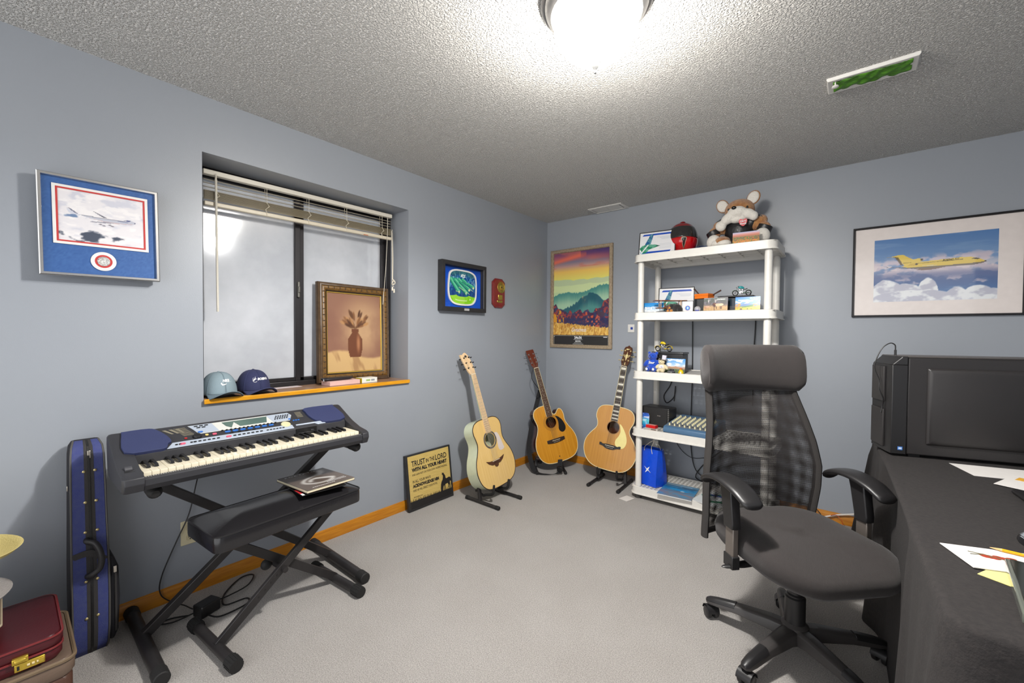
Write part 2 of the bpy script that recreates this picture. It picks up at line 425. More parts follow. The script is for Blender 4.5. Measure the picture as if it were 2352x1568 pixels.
# ------------------------------------------------------------------ ceiling registers
WHITE = mat('white_enamel', (215, 213, 208), .4)
v1 = thing('ceiling_vent', 'white closed ceiling register beside the corner, with two square flaps', 'vent', T(.735, -.09, H))
frame_mb(.325, .17, [(0, 0), (0, -.006), (.006, -.009), (.02, -.009), (.02, 0)]).build('frame', WHITE, v1)
for sx in (-1, 1): MB().box((sx * .069, 0, -.004), (.118, .12, .005)).build('flap', WHITE, v1, bevel=.001)
MB().box((0, 0, -.005), (.02, .12, .007)).build('divider', WHITE, v1)
v2 = thing('ceiling_vent', 'long white ceiling register covered with crinkled green tape', 'vent', T(2.535, -1.197, H))
frame_mb(.306, .133, [(0, 0), (0, -.008), (.005, -.014), (.026, -.012), (.026, 0)]).build('frame', WHITE, v2)
GT = mat('green_tape', (84, 150, 12), .45, bump=(60, .6, .01), var=(25., (58, 112, 10), 1.4), stretch=(1, 6, 1))
def tape(u, v):
    x = -.130 + .262 * u; y = -.046 + .092 * v
    return (x, y + .004 * math.sin(u * 17), -.010 - .006 * abs(math.sin(v * 5 + 1.5 * math.sin(u * 7))) - .003 * math.sin(u * 31 + v * 9))
MB().grid(tape, 40, 10).build('green_tape', GT, v2, solid=.001)
MB().lathe([(.003, -.01), (.003, -.028), (.012, -.03), (.014, -.035), (.010, -.038), (.001, -.038)], 12, T(-.122, -.04, 0)).build('lever_knob', WHITE, v2)

# the lamp's own downward light, just under the bowl
ld = bpy.data.lights.new('lamp_downlight', 'SPOT'); ld.energy = SPOT; ld.shadow_soft_size = .04; ld.color = (1., .985, .96); ld.spot_size = math.radians(177); ld.spot_blend = .45
lo = bpy.data.objects.new('lamp_downlight', ld); COL.objects.link(lo); lo.location = (LX, LY, 2.165)
# ------------------------------------------------------------------ pictures on the walls
BLACKP = mat('black_plastic', (30, 29, 30), .4)
INK = mat('black_ink', (28, 26, 26), .6)
WHITEINK = mat('white_ink', (235, 235, 235), .6)
SILVER = mat('silver_frame', (205, 203, 200), .25, metal=.9)

# --- framed jet photograph with coin, left of the window
t = thing('framed_photo', 'silver framed jet photo with blue mat board and round coin below', 'picture', basis(*LW, (0.030, -3.353, 1.7025)) @ Matrix.Rotation(math.radians(.9), 4, 'Z'))
frame_mb(.362, .399, [(0, 0), (0, .033), (.003, .036), (.011, .036), (.013, .028), (.013, 0)]).build('frame', SILVER, t)
MB().box((0, 0, .004), (.35, .385, .006)).build('backing_board', mat('backing_card', (90, 80, 70), .8), t)
c = Cv(.338, .375, 60, 66, (52, 92, 152)); c.a += (c.f(60, 60, 3)[..., None] - .5) * 22
c.build('mat_board', t, .022, .5, .6)
def rectring(w, h, ww, z, M=None):
    return frame_mb(w, h, [(0, z - .002), (0, z), (ww, z), (ww, z - .002)], M=M)
PX, PY = .002, .0445
rectring(.287, .234, .0095, .0262, T(PX, PY, 0)).build('white_mat', mat('white_card', (228, 226, 222), .6), t)
rectring(.270, .2165, .007, .0258, T(PX, PY, 0)).build('red_mat', mat('red_card', (190, 52, 50), .6), t)
c = Cv(.257, .2035, 128, 100, (222, 219, 222))
n = c.f(5, 8, 11, 5); c.put(sstep(.48, .75, n), (190, 192, 206), .7); c.put(sstep(.5, .66, c.f(7, 13, 5, 5)), (233, 230, 230), .8)
k = c.f(6, 7, 21, 5)
c.put(sstep(.35, .5, k + .9 * (.22 - abs(c.u - .42)) - 2.2 * abs(c.v - .15)), (58, 66, 84), .95)
c.put(sstep(.35, .5, k + .6 * (.1 - abs(c.u - .2)) - 5 * abs(c.v - .48)) * (c.u < .33), (92, 118, 156), .9)
c.put(sstep(.5, .6, k + .5 * (.1 - abs(c.u - .05)) - 4 * abs(c.v - .25)) * (c.u < .3), (110, 116, 130), .6)
# long grey jet, nose right
c.poly([(.09, .64), (.115, .55), (.22, .515), (.25, .52)], (198, 200, 212)); c.poly([(.1, .645), (.125, .645), (.215, .555), (.19, .555)], (60, 66, 96), .8)
c.poly([(.38, .645), (.40, .64), (.55, .545), (.50, .545)], (96, 98, 112))
c.poly([(.2, .545), (.5, .53), (.74, .535), (.80, .565), (.84, .56), (.89, .535), (.905, .51), (.87, .49), (.70, .465), (.52, .47), (.32, .50)], (182, 184, 196))
c.poly([(.2, .545), (.5, .53), (.74, .535), (.80, .565), (.80, .552), (.74, .522), (.5, .516), (.28, .532)], (118, 120, 132))
c.poly([(.34, .43), (.36, .418), (.5, .43), (.66, .455), (.62, .475), (.5, .455)], (140, 140, 152)); c.poly([(.32, .50), (.52, .47), (.70, .465), (.87, .49), (.84, .472), (.68, .452), (.5, .46)], (196, 176, 178))
for q in ((.47, .395), (.51, .375), (.58, .405), (.61, .385)): c.ell(q[0], q[1], .022, .011, (120, 116, 126))
c.poly([(.80, .565), (.84, .56), (.82, .53), (.78, .535)], (84, 92, 130)); c.poly([(.885, .535), (.905, .51), (.88, .50)], (70, 76, 110)); c.line([(.68, .513), (.80, .51)], .006, (90, 100, 140), .7)
p = c.build('photo', t, .0235, .4, .8); p.location = (PX, PY, 0)
m = T(0, -.130, .0262)
MB().lathe([(.027, -.003), (.027, 0), (.039, 0), (.039, -.003)], 40, m).build('white_ring', MATS['white_card'], t)
MB().lathe([(.019, -.004), (.019, -.001), (.031, -.001), (.031, -.004)], 40, m).build('red_ring', MATS['red_card'], t)
cm = Cv(.04, .04, 40, 40, (205, 205, 200)); cm.put(sstep(.45, .6, cm.f(9, 9, 4, 3)), (150, 150, 148), .8)
MB().lathe([(.0005, .0012), (.0165, .0012), (.0175, .002), (.0195, .001), (.0195, -.004), (.0005, -.004)], 36, m).build('coin', mat('silver_coin', (220, 220, 216), .3, metal=.6, bump=(260, .8, .004), var=(200, (160, 160, 158), 1.5)), t)

# --- shadow box right of the window
t = thing('shadow_box', 'deep black shadow box with blue and green rounded assembly-hall picture, right of the window', 'picture', basis(*LW, (0.002, -1.238, 1.655)))
BF = mat('black_wood', (34, 33, 34), .45, var=(20, (46, 45, 46), 1.))
frame_mb(.497, .393, [(0, 0), (0, .05), (.004, .052), (.030, .052), (.033, .049), (.033, .008)]).build('frame', BF, t)
c = Cv(.44, .335, 90, 70, (12, 78, 190)); c.put(sstep(.4, .7, c.f(4, 4, 3)), (8, 60, 160), .5); c.put(sstep(.86, 1, c.v), (10, 44, 96), .7)
c.build('backing', t, .012, .3, .7)
# rounded aircraft-window shaped print
rr = spline([(-.155, .07), (-.14, .118), (-.09, .14), (0, .143), (.085, .138), (.14, .115), (.158, .07), (.16, -.02), (.152, -.09), (.12, -.13), (.06, -.145), (-.05, -.145), (-.115, -.13), (-.15, -.09), (-.162, -.02)], 4, True)
def ringprism(outer, sc, z0, z1):
    i = [(p[0] * sc[0], p[1] * sc[1]) for p in outer]
    r = [[(p[0], p[1], z) for p in q] for q, z in ((outer, z0), (outer, z1), (i, z1), (i, z0))]
    return MB().loft(r, False, True)
ringprism(rr, (.925, .915), .012, .022).build('white_surround', MATS['white_card'], t)
c = Cv(.31, .28, 150, 130, (18, 70, 140))
n1 = c.f(26, 12, 7, 4); c.put(sstep(.5, .62, n1) * (c.v > .22), (60, 150, 190), .8); c.put(sstep(.56, .66, c.f(40, 18, 15, 3)) * (c.v > .5), (190, 222, 230), .7)
c.put(sstep(.8, .95, c.v), (40, 96, 96), .7); c.put(sstep(.5, .35, c.v) * (c.v > .22), (24, 54, 110), .6)
for (x0, y0, x1, y1, wd) in ((.06, .74, .36, .36, .075), (.2, .74, .66, .34, .085), (.36, .74, .76, .46, .06), (.5, .74, .92, .54, .05)):
    c.line([(x0, y0), (x1, y1)], wd, (42, 160, 116), .95, .25); c.line([(x0, y0 + .02), (x1, y1 + .03)], wd * .35, (120, 205, 165), .8); c.ell(x1 - .01, y1 - .02, .035, .035, (210, 214, 170), .3); c.line([(x0 - .02, y0 - .07), (x1 - .05, y1 - .05)], .012, (16, 60, 90), .8)
for q in ((.3, .36), (.42, .48), (.55, .42), (.72, .34), (.83, .46)): c.line([(q[0] - .05, q[1] + .02), (q[0] + .06, q[1] - .04)], .012, (226, 216, 160), .7)
c.ell(.52, .86, .09, .055, (206, 216, 206), .3, .5); c.line([(.44, .82), (.5, .9), (.56, .86), (.6, .9)], .012, (230, 236, 230)); c.line([(.45, .88), (.52, .8), (.6, .83)], .01, (230, 236, 230))
c.put((c.v < .22).astype(float), (128, 200, 28)); c.put((c.v < .22) * sstep(.4, .6, c.f(6, 3, 31)), (160, 214, 66), .7); c.line([(.22, .10), (.66, .10)], .012, (226, 240, 200), .8); c.ell(.82, .11, .03, .02, (226, 240, 200))
ua = (c.u - .5) * c.w; va = (c.v - .5) * c.h
def clampoval(X, Y, Z):
    # squeeze the rectangular grid into the rounded outline
    r = np.maximum(abs(X) / .155, abs(Y) / .14); ang = np.arctan2(Y / .14, X / .155); e = 3.6
    d = (abs(np.cos(ang)) ** e + abs(np.sin(ang)) ** e) ** (-1 / e)
    return r * d * .15 * np.cos(ang), r * d * .133 * np.sin(ang), Z
c.build('print', t, .017, .3, .6, fn=clampoval)
MB().box((.015, -.180, .0525), (.055, .018, .0015)).build('name_plate', mat('name_plate', (205, 203, 200), .35, metal=.4), t)

# --- octagonal award plaque
t = thing('award_plaque', 'small red-brown octagonal wooden plaque with brass disc', 'plaque', basis(*LW, (0.002, -.781, 1.644)))
oc = [(-.048, -.130), (.044, -.130), (.084, -.098), (.084, .100), (.044, .132), (-.048, .132), (-.086, .100), (-.086, -.098)]
RW = wood('rosewood', (138, 30, 26), (104, 18, 18), .25, (30, 3, 3), coat=.6)
ic = [(x * .86, y * .9) for x, y in oc]
MB().loft([[(x, y, 0) for x, y in oc], [(x, y, .012) for x, y in oc], [(x, y, .019) for x, y in ic]]).build('board', RW, t, smooth=0)
BRASS = mat('brass', (214, 182, 92), .25, metal=.85, var=(60, (180, 146, 60), 1.2))
MB().lathe([(.0005, .0245), (.010, .0245), (.011, .023), (.030, .0225), (.032, .024), (.05, .021), (.052, .0185), (.0005, .0185)], 40, T(.024, .055, 0)).build('brass_disc', BRASS, t)
MB().lathe([(.0005, .026), (.007, .026), (.007, .024), (.0005, .024)], 16, T(.024, .055, 0)).build('disc_centre', INK, t)
MB().box((.012, -.036, .0195), (.056, .044, .002)).build('brass_plate', BRASS, t, bevel=.001)
MB().box((.005, -.074, .0195), (.07, .018, .002)).build('brass_plate', BRASS, t, bevel=.001)

# --- landscape poster in weathered frame
t = thing('framed_poster', 'tall sunset valley poster in weathered wood frame with black strip below', 'picture', basis(*BW, (.405, -.002, 1.64)))
WO = wood('weathered_wood', (176, 158, 132), (134, 116, 94), .7, (12, 3, 3), nscale=14)
frame_mb(.690, .992, [(0, 0), (0, .020), (.004, .024), (.026, .026), (.032, .020), (.034, .008), (.034, 0)]).build('frame', WO, t)
c = Cv(.624, .838, 150, 200)
c.grad([(0, (190, 150, 70)), (.5, (206, 214, 150)), (.60, (222, 226, 150)), (.66, (232, 222, 110)), (.76, (240, 196, 96)), (.82, (196, 150, 140)), (.87, (128, 120, 140)), (.93, (170, 90, 110)), (1, (88, 62, 112))])
n = c.f(3, 9, 3, 5)
d = c.v - .25 * c.u
c.put(sstep(.5, .7, n) * (c.v > .8), (206, 110, 90), .6)
c.put(sstep(.05, 0, abs(c.v - (.88 + .12 * c.u))) * (c.u < .6), (236, 112, 84), .9); c.put(sstep(.06, 0, abs(c.v - (.86 + .02 * c.u) - .03)) * sstep(.5, .75, c.u), (220, 116, 96), .7)
c.put(sstep(.84, 1, c.v + .12 * c.u - .1) * (c.u > .5), (70, 50, 110), .8)
def ridge(base, amp, sx, seed, col, a=1., jag=0.):
    y = base + amp * (fbm(c.u * sx, c.u * 0 + seed, seed, 4) - .5)
    if jag: y = y + jag * (vnoise(c.u * 70, c.u * 0, seed + 5) - .3)
    c.put(sstep(.004, -.004, c.v - y), col, a); return y
ridge(.655, .05, 4, 2, (188, 204, 160)); y = ridge(.60, .05, 3, 9, (206, 222, 164), .9)
ridge(.515 + 0, .0, 1, 1, (176, 206, 160), .5)
yy = .46 + .10 * c.u + .02 * np.sin(c.u * 9); yy = yy + .018 * vnoise(c.u * 60, c.u * 0, 3)
c.put(sstep(.004, -.004, c.v - yy), (74, 138, 130)); c.put(sstep(0, -.16, c.v - yy), (172, 204, 168), .9)
yy = .30 + .17 * np.exp(-((c.u - .68) / .26) ** 2) + .03 * vnoise(c.u * 40, c.u * 0, 8); c.put(sstep(.004, -.004, c.v - yy), (40, 92, 104)); c.put(sstep(-.05, -.17, c.v - yy), (90, 150, 140), .8)
yy = .27 + .10 * np.exp(-((c.u + .02) / .14) ** 2) + .16 * np.exp(-((c.u - 1.02) / .15) ** 2) + .05 * (vnoise(c.u * 22, c.u * 0, 4) - .3)
tr = c.f(28, 38, 5, 4)
msk = sstep(.004, -.004, c.v - yy); c.put(msk, (70, 44, 74)); c.put(msk * sstep(.5, .6, tr), (168, 66, 58), .85); c.put(msk * sstep(.56, .66, c.f(30, 40, 15, 3)), (52, 62, 100), .9)
c.put(msk * sstep(.52, .6, c.f(24, 30, 25, 3)) * (c.u < .2) * (c.v < .3), (216, 150, 40), .95); c.put(msk * (c.v < .2) * (c.u > .25), (38, 46, 88), .6); c.put(msk * sstep(.55, .66, tr) * (abs(c.u - .72) < .12), (214, 104, 66), .8)
yy = .145 - .07 * c.u + .02 * vnoise(c.u * 90, c.u * 0, 6); gm = sstep(.004, -.004, c.v - yy); gr = c.f(60, 30, 44, 3)
c.put(gm, (214, 164, 74)); c.put(gm * sstep(.48, .62, gr), (170, 112, 44), .8); c.put(gm * sstep(.52, .66, c.f(70, 40, 9, 2)), (240, 206, 120), .7)
p = c.build('print', t, .006, .4, .5); p.location = (0, .0525, 0)
MB().box((0, -.4195, .0045), (.624, .104, .003)).build('black_strip', mat('strip_black', (38, 36, 36), .5), t)
rectring(.612, .094, .003, .0068, T(0, -.4195, 0)).build('strip_outline', mat('strip_line', (170, 165, 155), .6), t)
tx = MB()
for s, x, y, sz, bo in (('24x36', -.02, -.393, .034, .0012), ('BROWN', -.02, -.428, .016, .0008)): 
    text_mb(s, sz, M=T(x, y, .0066), bold=bo).build('lettering', WHITEINK, t, smooth=0)
tx.box((-.02, -.412, .0064), (.105, .0015, .0006))
for yy_, ww_ in ((-.443, .09), (-.455, .12)): 
    for i in range(14): tx.box((-.02 - ww_ / 2 + ww_ * (i + .5) / 14, yy_, .0064), (ww_ / 14 * .7, .003, .0006))
tx.box((.275, -.385, .0064), (.04, .006, .0006)); tx.box((-.30, -.383, .0064), (.01, .003, .0006))
tx.build('small_print', WHITEINK, t, smooth=0)
text_mb('Greatness', .058, .165, T(-.015, -.315, .0068), shear=.35).build('lettering', WHITEINK, t, smooth=0)

# --- yellow jet picture on the back wall
t = thing('framed_print', 'wide thin black framed print of a yellow jet above clouds, white mat', 'picture', basis(*BW, (2.862, -.002, 1.705)))
frame_mb(.752, .587, [(0, 0), (0, .020), (.003, .023), (.009, .023), (.012, .018), (.012, 0)]).build('frame', mat('black_metal_frame', (26, 24, 26), .25, metal=.4), t)
MB().box((0, 0, .006), (.735, .572, .006)).build('mat_board', mat('white_mat_board', (226, 216, 211), .5, coat=.7), t)
c = Cv(.537, .400, 200, 150)
c.grad([(0, (70, 116, 168)), (.3, (72, 96, 144)), (.45, (104, 124, 164)), (.6, (110, 142, 184)), (1, (76, 118, 172))])
c.put(sstep(.5, .7, c.f(3, 10, 8, 4)), (118, 150, 188), .5)
cl = c.f(7, 9, 3, 5)
c.put(sstep(.42, .56, cl + .9 * (.10 - abs(c.v - .53) * 1.1 - .05 * (c.u < .5))) * sstep(.72, .6, c.v - .06 * c.u), (196, 182, 192), .95)
c.put(sstep(.5, .62, c.f(14, 16, 13, 4)) * sstep(.12, .02, abs(c.v - .52)), (224, 210, 208), .6)
c.put(sstep(.1, .0, abs(c.v - .39)) * .8, (84, 96, 140), .8)
def cloudtop(base, bumps, seed):
    y = base + 0 * c.u
    for cx, wd, h_ in bumps: y = np.maximum(y, base + h_ * np.sqrt(np.clip(1 - ((c.u - cx) / wd) ** 2, 0, 1)))
    y = y + .05 * (c.f(12, 12, seed, 4) - .5); m_ = sstep(.012, -.012, c.v - y)
    sh = c.f(9, 10, seed + 3, 4); c.put(m_, (226, 228, 230)); c.put(m_ * sstep(.42, .6, sh), (168, 168, 186), .75); c.put(m_ * sstep(.0, -.09, -(y - c.v) + .03) * 0, (0, 0, 0))
cloudtop(.06, ((.12, .16, .28), (.3, .14, .22), (.47, .09, .30), (.2, .3, .12)), 4); cloudtop(-.02, ((.70, .1, .22), (.86, .14, .22), (.98, .1, .17), (.35, .4, .2)), 9)
Yl = (222, 192, 82)
c.poly([(.082, .707), (.19, .722), (.19, .705)], (150, 140, 110)); c.poly([(.15, .715), (.225, .738), (.262, .731), (.30, .69), (.346, .647), (.36, .60), (.27, .56), (.225, .65), (.195, .70)], Yl)
c.poly([(.17, .712), (.215, .70), (.262, .565), (.235, .575), (.195, .68)], (104, 84, 52))
c.poly([(.084, .556), (.25, .535), (.40, .51), (.42, .49), (.25, .525)], (96, 84, 70))
c.poly([(.245, .55), (.33, .60), (.43, .605), (.52, .615), (.64, .622), (.72, .632), (.797, .628), (.86, .60), (.90, .565), (.914, .548), (.89, .525), (.83, .51), (.70, .51), (.55, .505), (.40, .50), (.30, .525)], Yl)
c.poly([(.30, .525), (.40, .50), (.55, .505), (.70, .51), (.83, .51), (.89, .525), (.914, .548), (.80, .535), (.66, .53), (.55, .525), (.44, .53)], (118, 106, 92))
c.poly([(.4, .50), (.55, .505), (.62, .508), (.52, .478), (.43, .472), (.36, .487)], (128, 104, 92)); c.poly([(.41, .545), (.5, .53), (.56, .532), (.50, .548)], (214, 204, 180), .8)
c.poly([(.345, .65), (.36, .60), (.40, .60), (.42, .62), (.42, .655), (.38, .66)], Yl); c.ell(.415, .638, .012, .017, (60, 50, 40)); c.poly([(.3, .555), (.32, .585), (.38, .592), (.385, .56), (.35, .55)], (206, 172, 70)); c.ell(.372, .575, .011, .014, (60, 50, 44))
for i in range(18): c.ell(.39 + .0115 * i, .583 + .0006 * i, .0038, .0058, (70, 58, 44))
for i in range(14): c.ell(.60 + .0105 * i, .592 + .0006 * i, .0038, .0058, (70, 58, 44))
c.poly([(.80, .60), (.835, .61), (.87, .592), (.85, .583)], (62, 58, 56)); c.ell(.908, .55, .008, .012, (80, 70, 60))
p = c.build('print', t, .0095, .35, .8); p.location = (.001, .002, 0)
tb = MB(); q = text_mb('BOEING 727', .016, .070, T(.080, .0445, .0098) @ Matrix.Rotation(.03, 4, 'Z'), bold=.0003, shear=.3).build('lettering', INK, t, smooth=0)
q = text_mb('BOEING 727', .008, .038, T(-.11, .043, .0098), shear=.3).build('lettering', INK, t, smooth=0)

# --- small wall plate beside the shelf
t = thing('wall_plate', 'small white wall plate with blue square, between guitar and white shelf', 'wall plate', basis(*BW, (.934, -.001, 1.339)))
MB().box((0, 0, .003), (.062, .072, .006)).build('plate', WHITE, t, bevel=.002)
MB().box((.006, 0, .0065), (.022, .022, .003)).build('blue_jack', mat('jack_blue', (34, 60, 150), .4), t, bevel=.001)

# --- outlet on left wall
t = thing('wall_outlet', 'cream double wall outlet below the keyboard', 'outlet', basis(*LW, (0.0005, -3.053, .303)))
CREAM = mat('cream_plastic', (222, 212, 176), .4)
MB().box((0, 0, .003), (.073, .118, .006)).build('cover_plate', CREAM, t, bevel=.003)
for sy in (-1, 1):
    r = MB().prism(rrect(.034, .030, .012, 5, (0, sy * .0235)), .005, .0085).build('socket', mat('cream_dark', (206, 194, 156), .4), t)
    sl_ = MB(); sl_.box((-.006, sy * .0235 + .003, .0086), (.002, .009, .001)); sl_.box((.006, sy * .0235 + .003, .0086), (.002, .008, .001)); sl_.lathe([(.0005, .009), (.0028, .009), (.0028, .008), (.0005, .008)], 10, T(0, sy * .0235 - .008, 0))
    sl_.build('slot', INK, r, smooth=0)

# --- black sign leaning on the baseboard
# face plane from floor line x=.078 to top x=.020 at z=.385
lean = math.atan2(.052, .39)
t = thing('wooden_sign', 'black framed scripture sign with cowboy on horse, leaning against the wall on carpet', 'sign', basis((0, 1, 0), (-math.sin(lean), 0, math.cos(lean)), (.0775, -1.592, .002)))
SW, SH = .426, .398
MB().box((0, SH / 2, -.010), (SW, SH, .022)).build('frame', BF, t, bevel=.001)
TAN = wood('tan_board', (206, 180, 108), (188, 160, 88), .5, (2, 30, 2), nscale=6)
MB().box((0, SH / 2 + .004, .0012), (SW - .036, SH - .036 + .006, .001)).build('panel', TAN, t, smooth=0)
tx = MB(); zt = .0022; x0 = -.165
def tl(s, x, y, sz, wd, bo=.0, lines=1):
    q = text_mb(s, sz, wd, T(x + wd / 2, y, zt), bold=bo).build('lettering', INK, t, smooth=0)
tl('TRUST', x0, .328, .056, .125, .0012); tl('IN', -.033, .326, .038, .026, .0008); tl('THE', .003, .328, .040, .046, .0008); tl('LORD', .057, .328, .056, .112, .0012)
tl('WITH ALL YOUR HEART', x0, .284, .034, .334, .0022); tl('AND LEAN NOT ON YOUR OWN UNDERSTANDING.', x0, .250, .020, .334, .0003)
tl('IN ALL YOUR WAYS', x0, .202, .026, .165, .0004); tl('ACKNOWLEDGE HIM', x0, .170, .030, .245, .002); tl('AND HE WILL DIRECT YOUR PATHS.', x0, .139, .020, .225, .0003); tl('PROVERBS 3:5-6', x0, .092, .012, .08, .0002)
g = MB(); g.box((0, .042, .0018), (SW - .036, .05, .0008))
rnd = random.Random(3)
for i in range(90):
    x = -SW / 2 + .02 + (SW - .04) * i / 89; h_ = rnd.uniform(.008, .026); dx = rnd.uniform(-.012, .012)
    g.sheet([(x - .002, .064), (x + .002, .064), (x + dx, .066 + h_)], .0023)
hs = [(.093, .118), (.088, .085), (.094, .066), (.108, .066), (.112, .082), (.118, .098), (.125, .105), (.127, .072), (.133, .072), (.136, .108), (.160, .112), (.166, .098), (.163, .075), (.170, .075), (.176, .10), (.182, .072), (.188, .074), (.184, .112), (.186, .125), (.194, .118), (.190, .085), (.197, .10), (.199, .13), (.190, .152), (.176, .156), (.150, .150), (.143, .158), (.141, .172), (.136, .184), (.128, .190), (.131, .197), (.122, .199), (.108, .203), (.112, .195), (.106, .190), (.116, .184), (.118, .172), (.112, .150), (.100, .135)]
g.sheet(hs, .0024)
g.build('cowboy_silhouette', INK, t, smooth=0)
# ------------------------------------------------------------------ electronic keyboard
KBM = RZ(90, (.5245, -3.3068, .7728))
kb = thing('electronic_keyboard', 'black electronic keyboard with navy speaker covers on a stand under the window', 'keyboard', KBM)
KBLK = mat('keyboard_black', (46, 46, 50), .5, bump=(500, .1, .001))
NAVY = mat('speaker_navy', (44, 52, 92), .6, bump=(700, .5, .002))
b = MB()
def kprof(a, bb): return [(a, -.036, -.055), (a, -.036, -.012), (a, -.020, .002)]
cheek = [(-.026, -.060), (-.040, -.030), (-.036, -.008), (-.018, .000), (.05, .010), (.125, .034), (.150, .044), (.275, .103), (.300, .100), (.306, .06), (.290, -.030), (.270, -.060)]
def cring(x, f=1., dz=0): return [(x, y * f + (1 - f) * .14, z * f + (1 - f) * .0 + dz) for y, z in cheek]
b.loft([cring(-.062, .93), cring(-.056, .985), cring(-.048), cring(-.002)]); b.loft([cring(.848), cring(.876), cring(.882, .985), cring(.887, .93)])
mid = [(-.020, -.060), (-.034, -.040), (-.034, -.018), (-.030, -.014), (-.006, -.013), (-.004, -.022), (.136, -.022), (.137, .002), (.140, .034), (.150, .042), (.275, .101), (.300, .098), (.306, .06), (.290, -.030), (.270, -.060)]
b.loft([[(x, y, z) for y, z in mid] for x in (-.0025, .8485)])
b.build('body', KBLK, kb, smooth=25, bevel=.002)
# decorative white tick line in front of the keys
tk = MB()
for i in range(120): tk.box((.004 + i * .842 / 119, -.018, -.0125), (.0035, .004, .0008))
tk.build('key_scale_marks', mat('scale_white', (180, 180, 180), .5), kb, smooth=0)
IV = mat('ivory_key', (236, 226, 200), .3); BK = mat('black_key', (26, 25, 26), .25)
WKW = .0235
wk = MB().box((0, .067, -.008), (.0226, .136, .016)).build('white_key', IV, kb, bevel=.001)
wk.location = (WKW / 2, 0, 0)
for i in range(1, 36):
    o = wk.copy(); COL.objects.link(o); o.location = (WKW * (i + .5), 0, 0)
bk0 = MB().loft([[(-.0065, .05, .0), (.0065, .05, 0), (.0065, .136, 0), (-.0065, .136, 0)], [(-.005, .054, .0115), (.005, .054, .0115), (.005, .136, .0125), (-.005, .136, .0125)]])
first = None
for i in range(35):
    if i % 7 in (2, 6): continue      # no black key after E and B (keyboard starts on C)
    if first is None: first = bk0.build('black_key', BK, kb, bevel=.001); o = first
    else: o = first.copy(); COL.objects.link(o)
    o.location = (WKW * (i + 1), 0, 0)
# sloped panel frame: local y runs up the slope
sl_v = Vector((0, .125, .059)); PM = basis((1, 0, 0), sl_v, (0, .150, .0425))
SLEN = sl_v.length
def slab(name, poly, z0, z1, m, parent=kb, bevel=.001, smooth=30): return MB().prism(poly, z0, z1, PM).build(name, m, parent, bevel=bevel, smooth=smooth)
gl = [(-.030, .002), (.055, -.012), (.092, -.008), (.104, .02), (.116, .03), (.108, .07), (.085, .115), (.06, .134), (-.015, .134), (-.024, .12)]
slab('speaker_cover', spline(gl, 3, True), -.004, .010, NAVY, bevel=.003)
gr = [(.852, .002), (.74, -.006), (.722, .012), (.70, .02), (.684, .06), (.682, .10), (.69, .134), (.83, .134), (.842, .12)]
slab('speaker_cover', spline(gr, 3, True), -.004, .010, NAVY, bevel=.003)
SILP = mat('silver_panel', (176, 186, 200), .35, metal=.1); SILL = mat('silver_light', (206, 206, 200), .4)
slab('control_strip', [(.094, -.010), (.585, -.010), (.585, .018), (.55, .024), (.118, .024), (.108, .010)], 0, .0025, SILP)
slab('control_strip', [(.70, -.010), (.742, -.010), (.722, .014), (.60, .014), (.60, .006), (.69, .004)], 0, .004, SILP)
slab('display_panel', [(.215, .058), (.59, .058), (.612, .10), (.60, .124), (.188, .124), (.202, .095)], 0, .0025, SILL)
slab('display_side', [(.2155, .06), (.29, .06), (.275, .122), (.19, .122)], .0024, .003, SILP, bevel=0); slab('display_side', [(.515, .06), (.59, .06), (.61, .10), (.60, .122), (.50, .122)], .0024, .003, SILP, bevel=0)
LCD = mat('lcd_glass', (72, 92, 88), .15, var=(8, (90, 112, 104), 1.))
slab('lcd_screen', [(.34, .068), (.362, .115), (.312, .115), (.322, .085)], .0025, .0035, LCD, bevel=0); slab('lcd_screen', [(.375, .070), (.487, .070), (.50, .115), (.355, .115)], .0025, .0035, LCD, bevel=0)
BTN = mat('button_black', (24, 24, 26), .4); PINK = mat('button_pink', (226, 92, 118), .4); BLUB = mat('button_blue', (48, 108, 190), .4); AMB = mat('button_amber', (226, 200, 120), .4)
dots = MB(); mk = lambda mb, x, y, w_, h_, z=.003: MB().prism(rrect(w_, h_, min(w_, h_) * .45, 3, (x, y)), z - .001, z + .002, PM).build(mb[0], mb[1], kb)
bb_, pk, bl = ('panel_button', BTN), ('pink_button', PINK), ('blue_button', BLUB)
for i in range(4): mk(bb_, .128 + .012 * i + (.026 if i > 1 else 0), .006, .009, .006)
for i in range(6): mk(bb_, .19 + .0165 * i, .006, .011, .006)
for i in range(7): mk(bb_, .335 + .018 * i, .006, .012, .006)
for i in range(6): mk(bb_, .47 + .014 * i, .006, .010, .005)
for i in range(14): mk(bb_, .30 + .017 * i, .056, .008, .004)
for r_ in range(3):
    for k in range(6): mk(bb_, .528 + .011 * k + .006 * r_, .082 + .011 * r_, .007, .006, .0035)
for k in range(3): mk(bb_, .215 + .019 * k, .112, .014, .005, .0035); 
for k in range(2): mk(bb_, .222 + .019 * k, .100, .014, .005, .0035)
for k in range(4): mk(bb_, .33 + .03 * k, .030, .014, .005, .001)
for x in (.148, .312): mk(pk, x, .006, .020, .010)
mk(pk, .268, .042, .016, .010, .001)
for i in range(7): mk(bl, .318 + .030 * i, .044, .022, .010, .001)
mk(bl, .222, .068, .018, .009, .0035); mk(bl, .59, .066, .012, .008, .0035)
for i in range(3): mk(bl, .605 + .012 * i, .052, .009, .007, .001)
mk(('amber_button', AMB), .240, .044, .012, .010, .001)
mk(('power_button', mat('button_red', (170, 40, 40), .4)), .166, .042, .010, .008, .001)
MB().lathe([(.0005, .010), (.013, .010), (.015, .008), (.016, 0)], 24, PM @ T(.206, .042, 0)).build('volume_knob', BTN, kb)
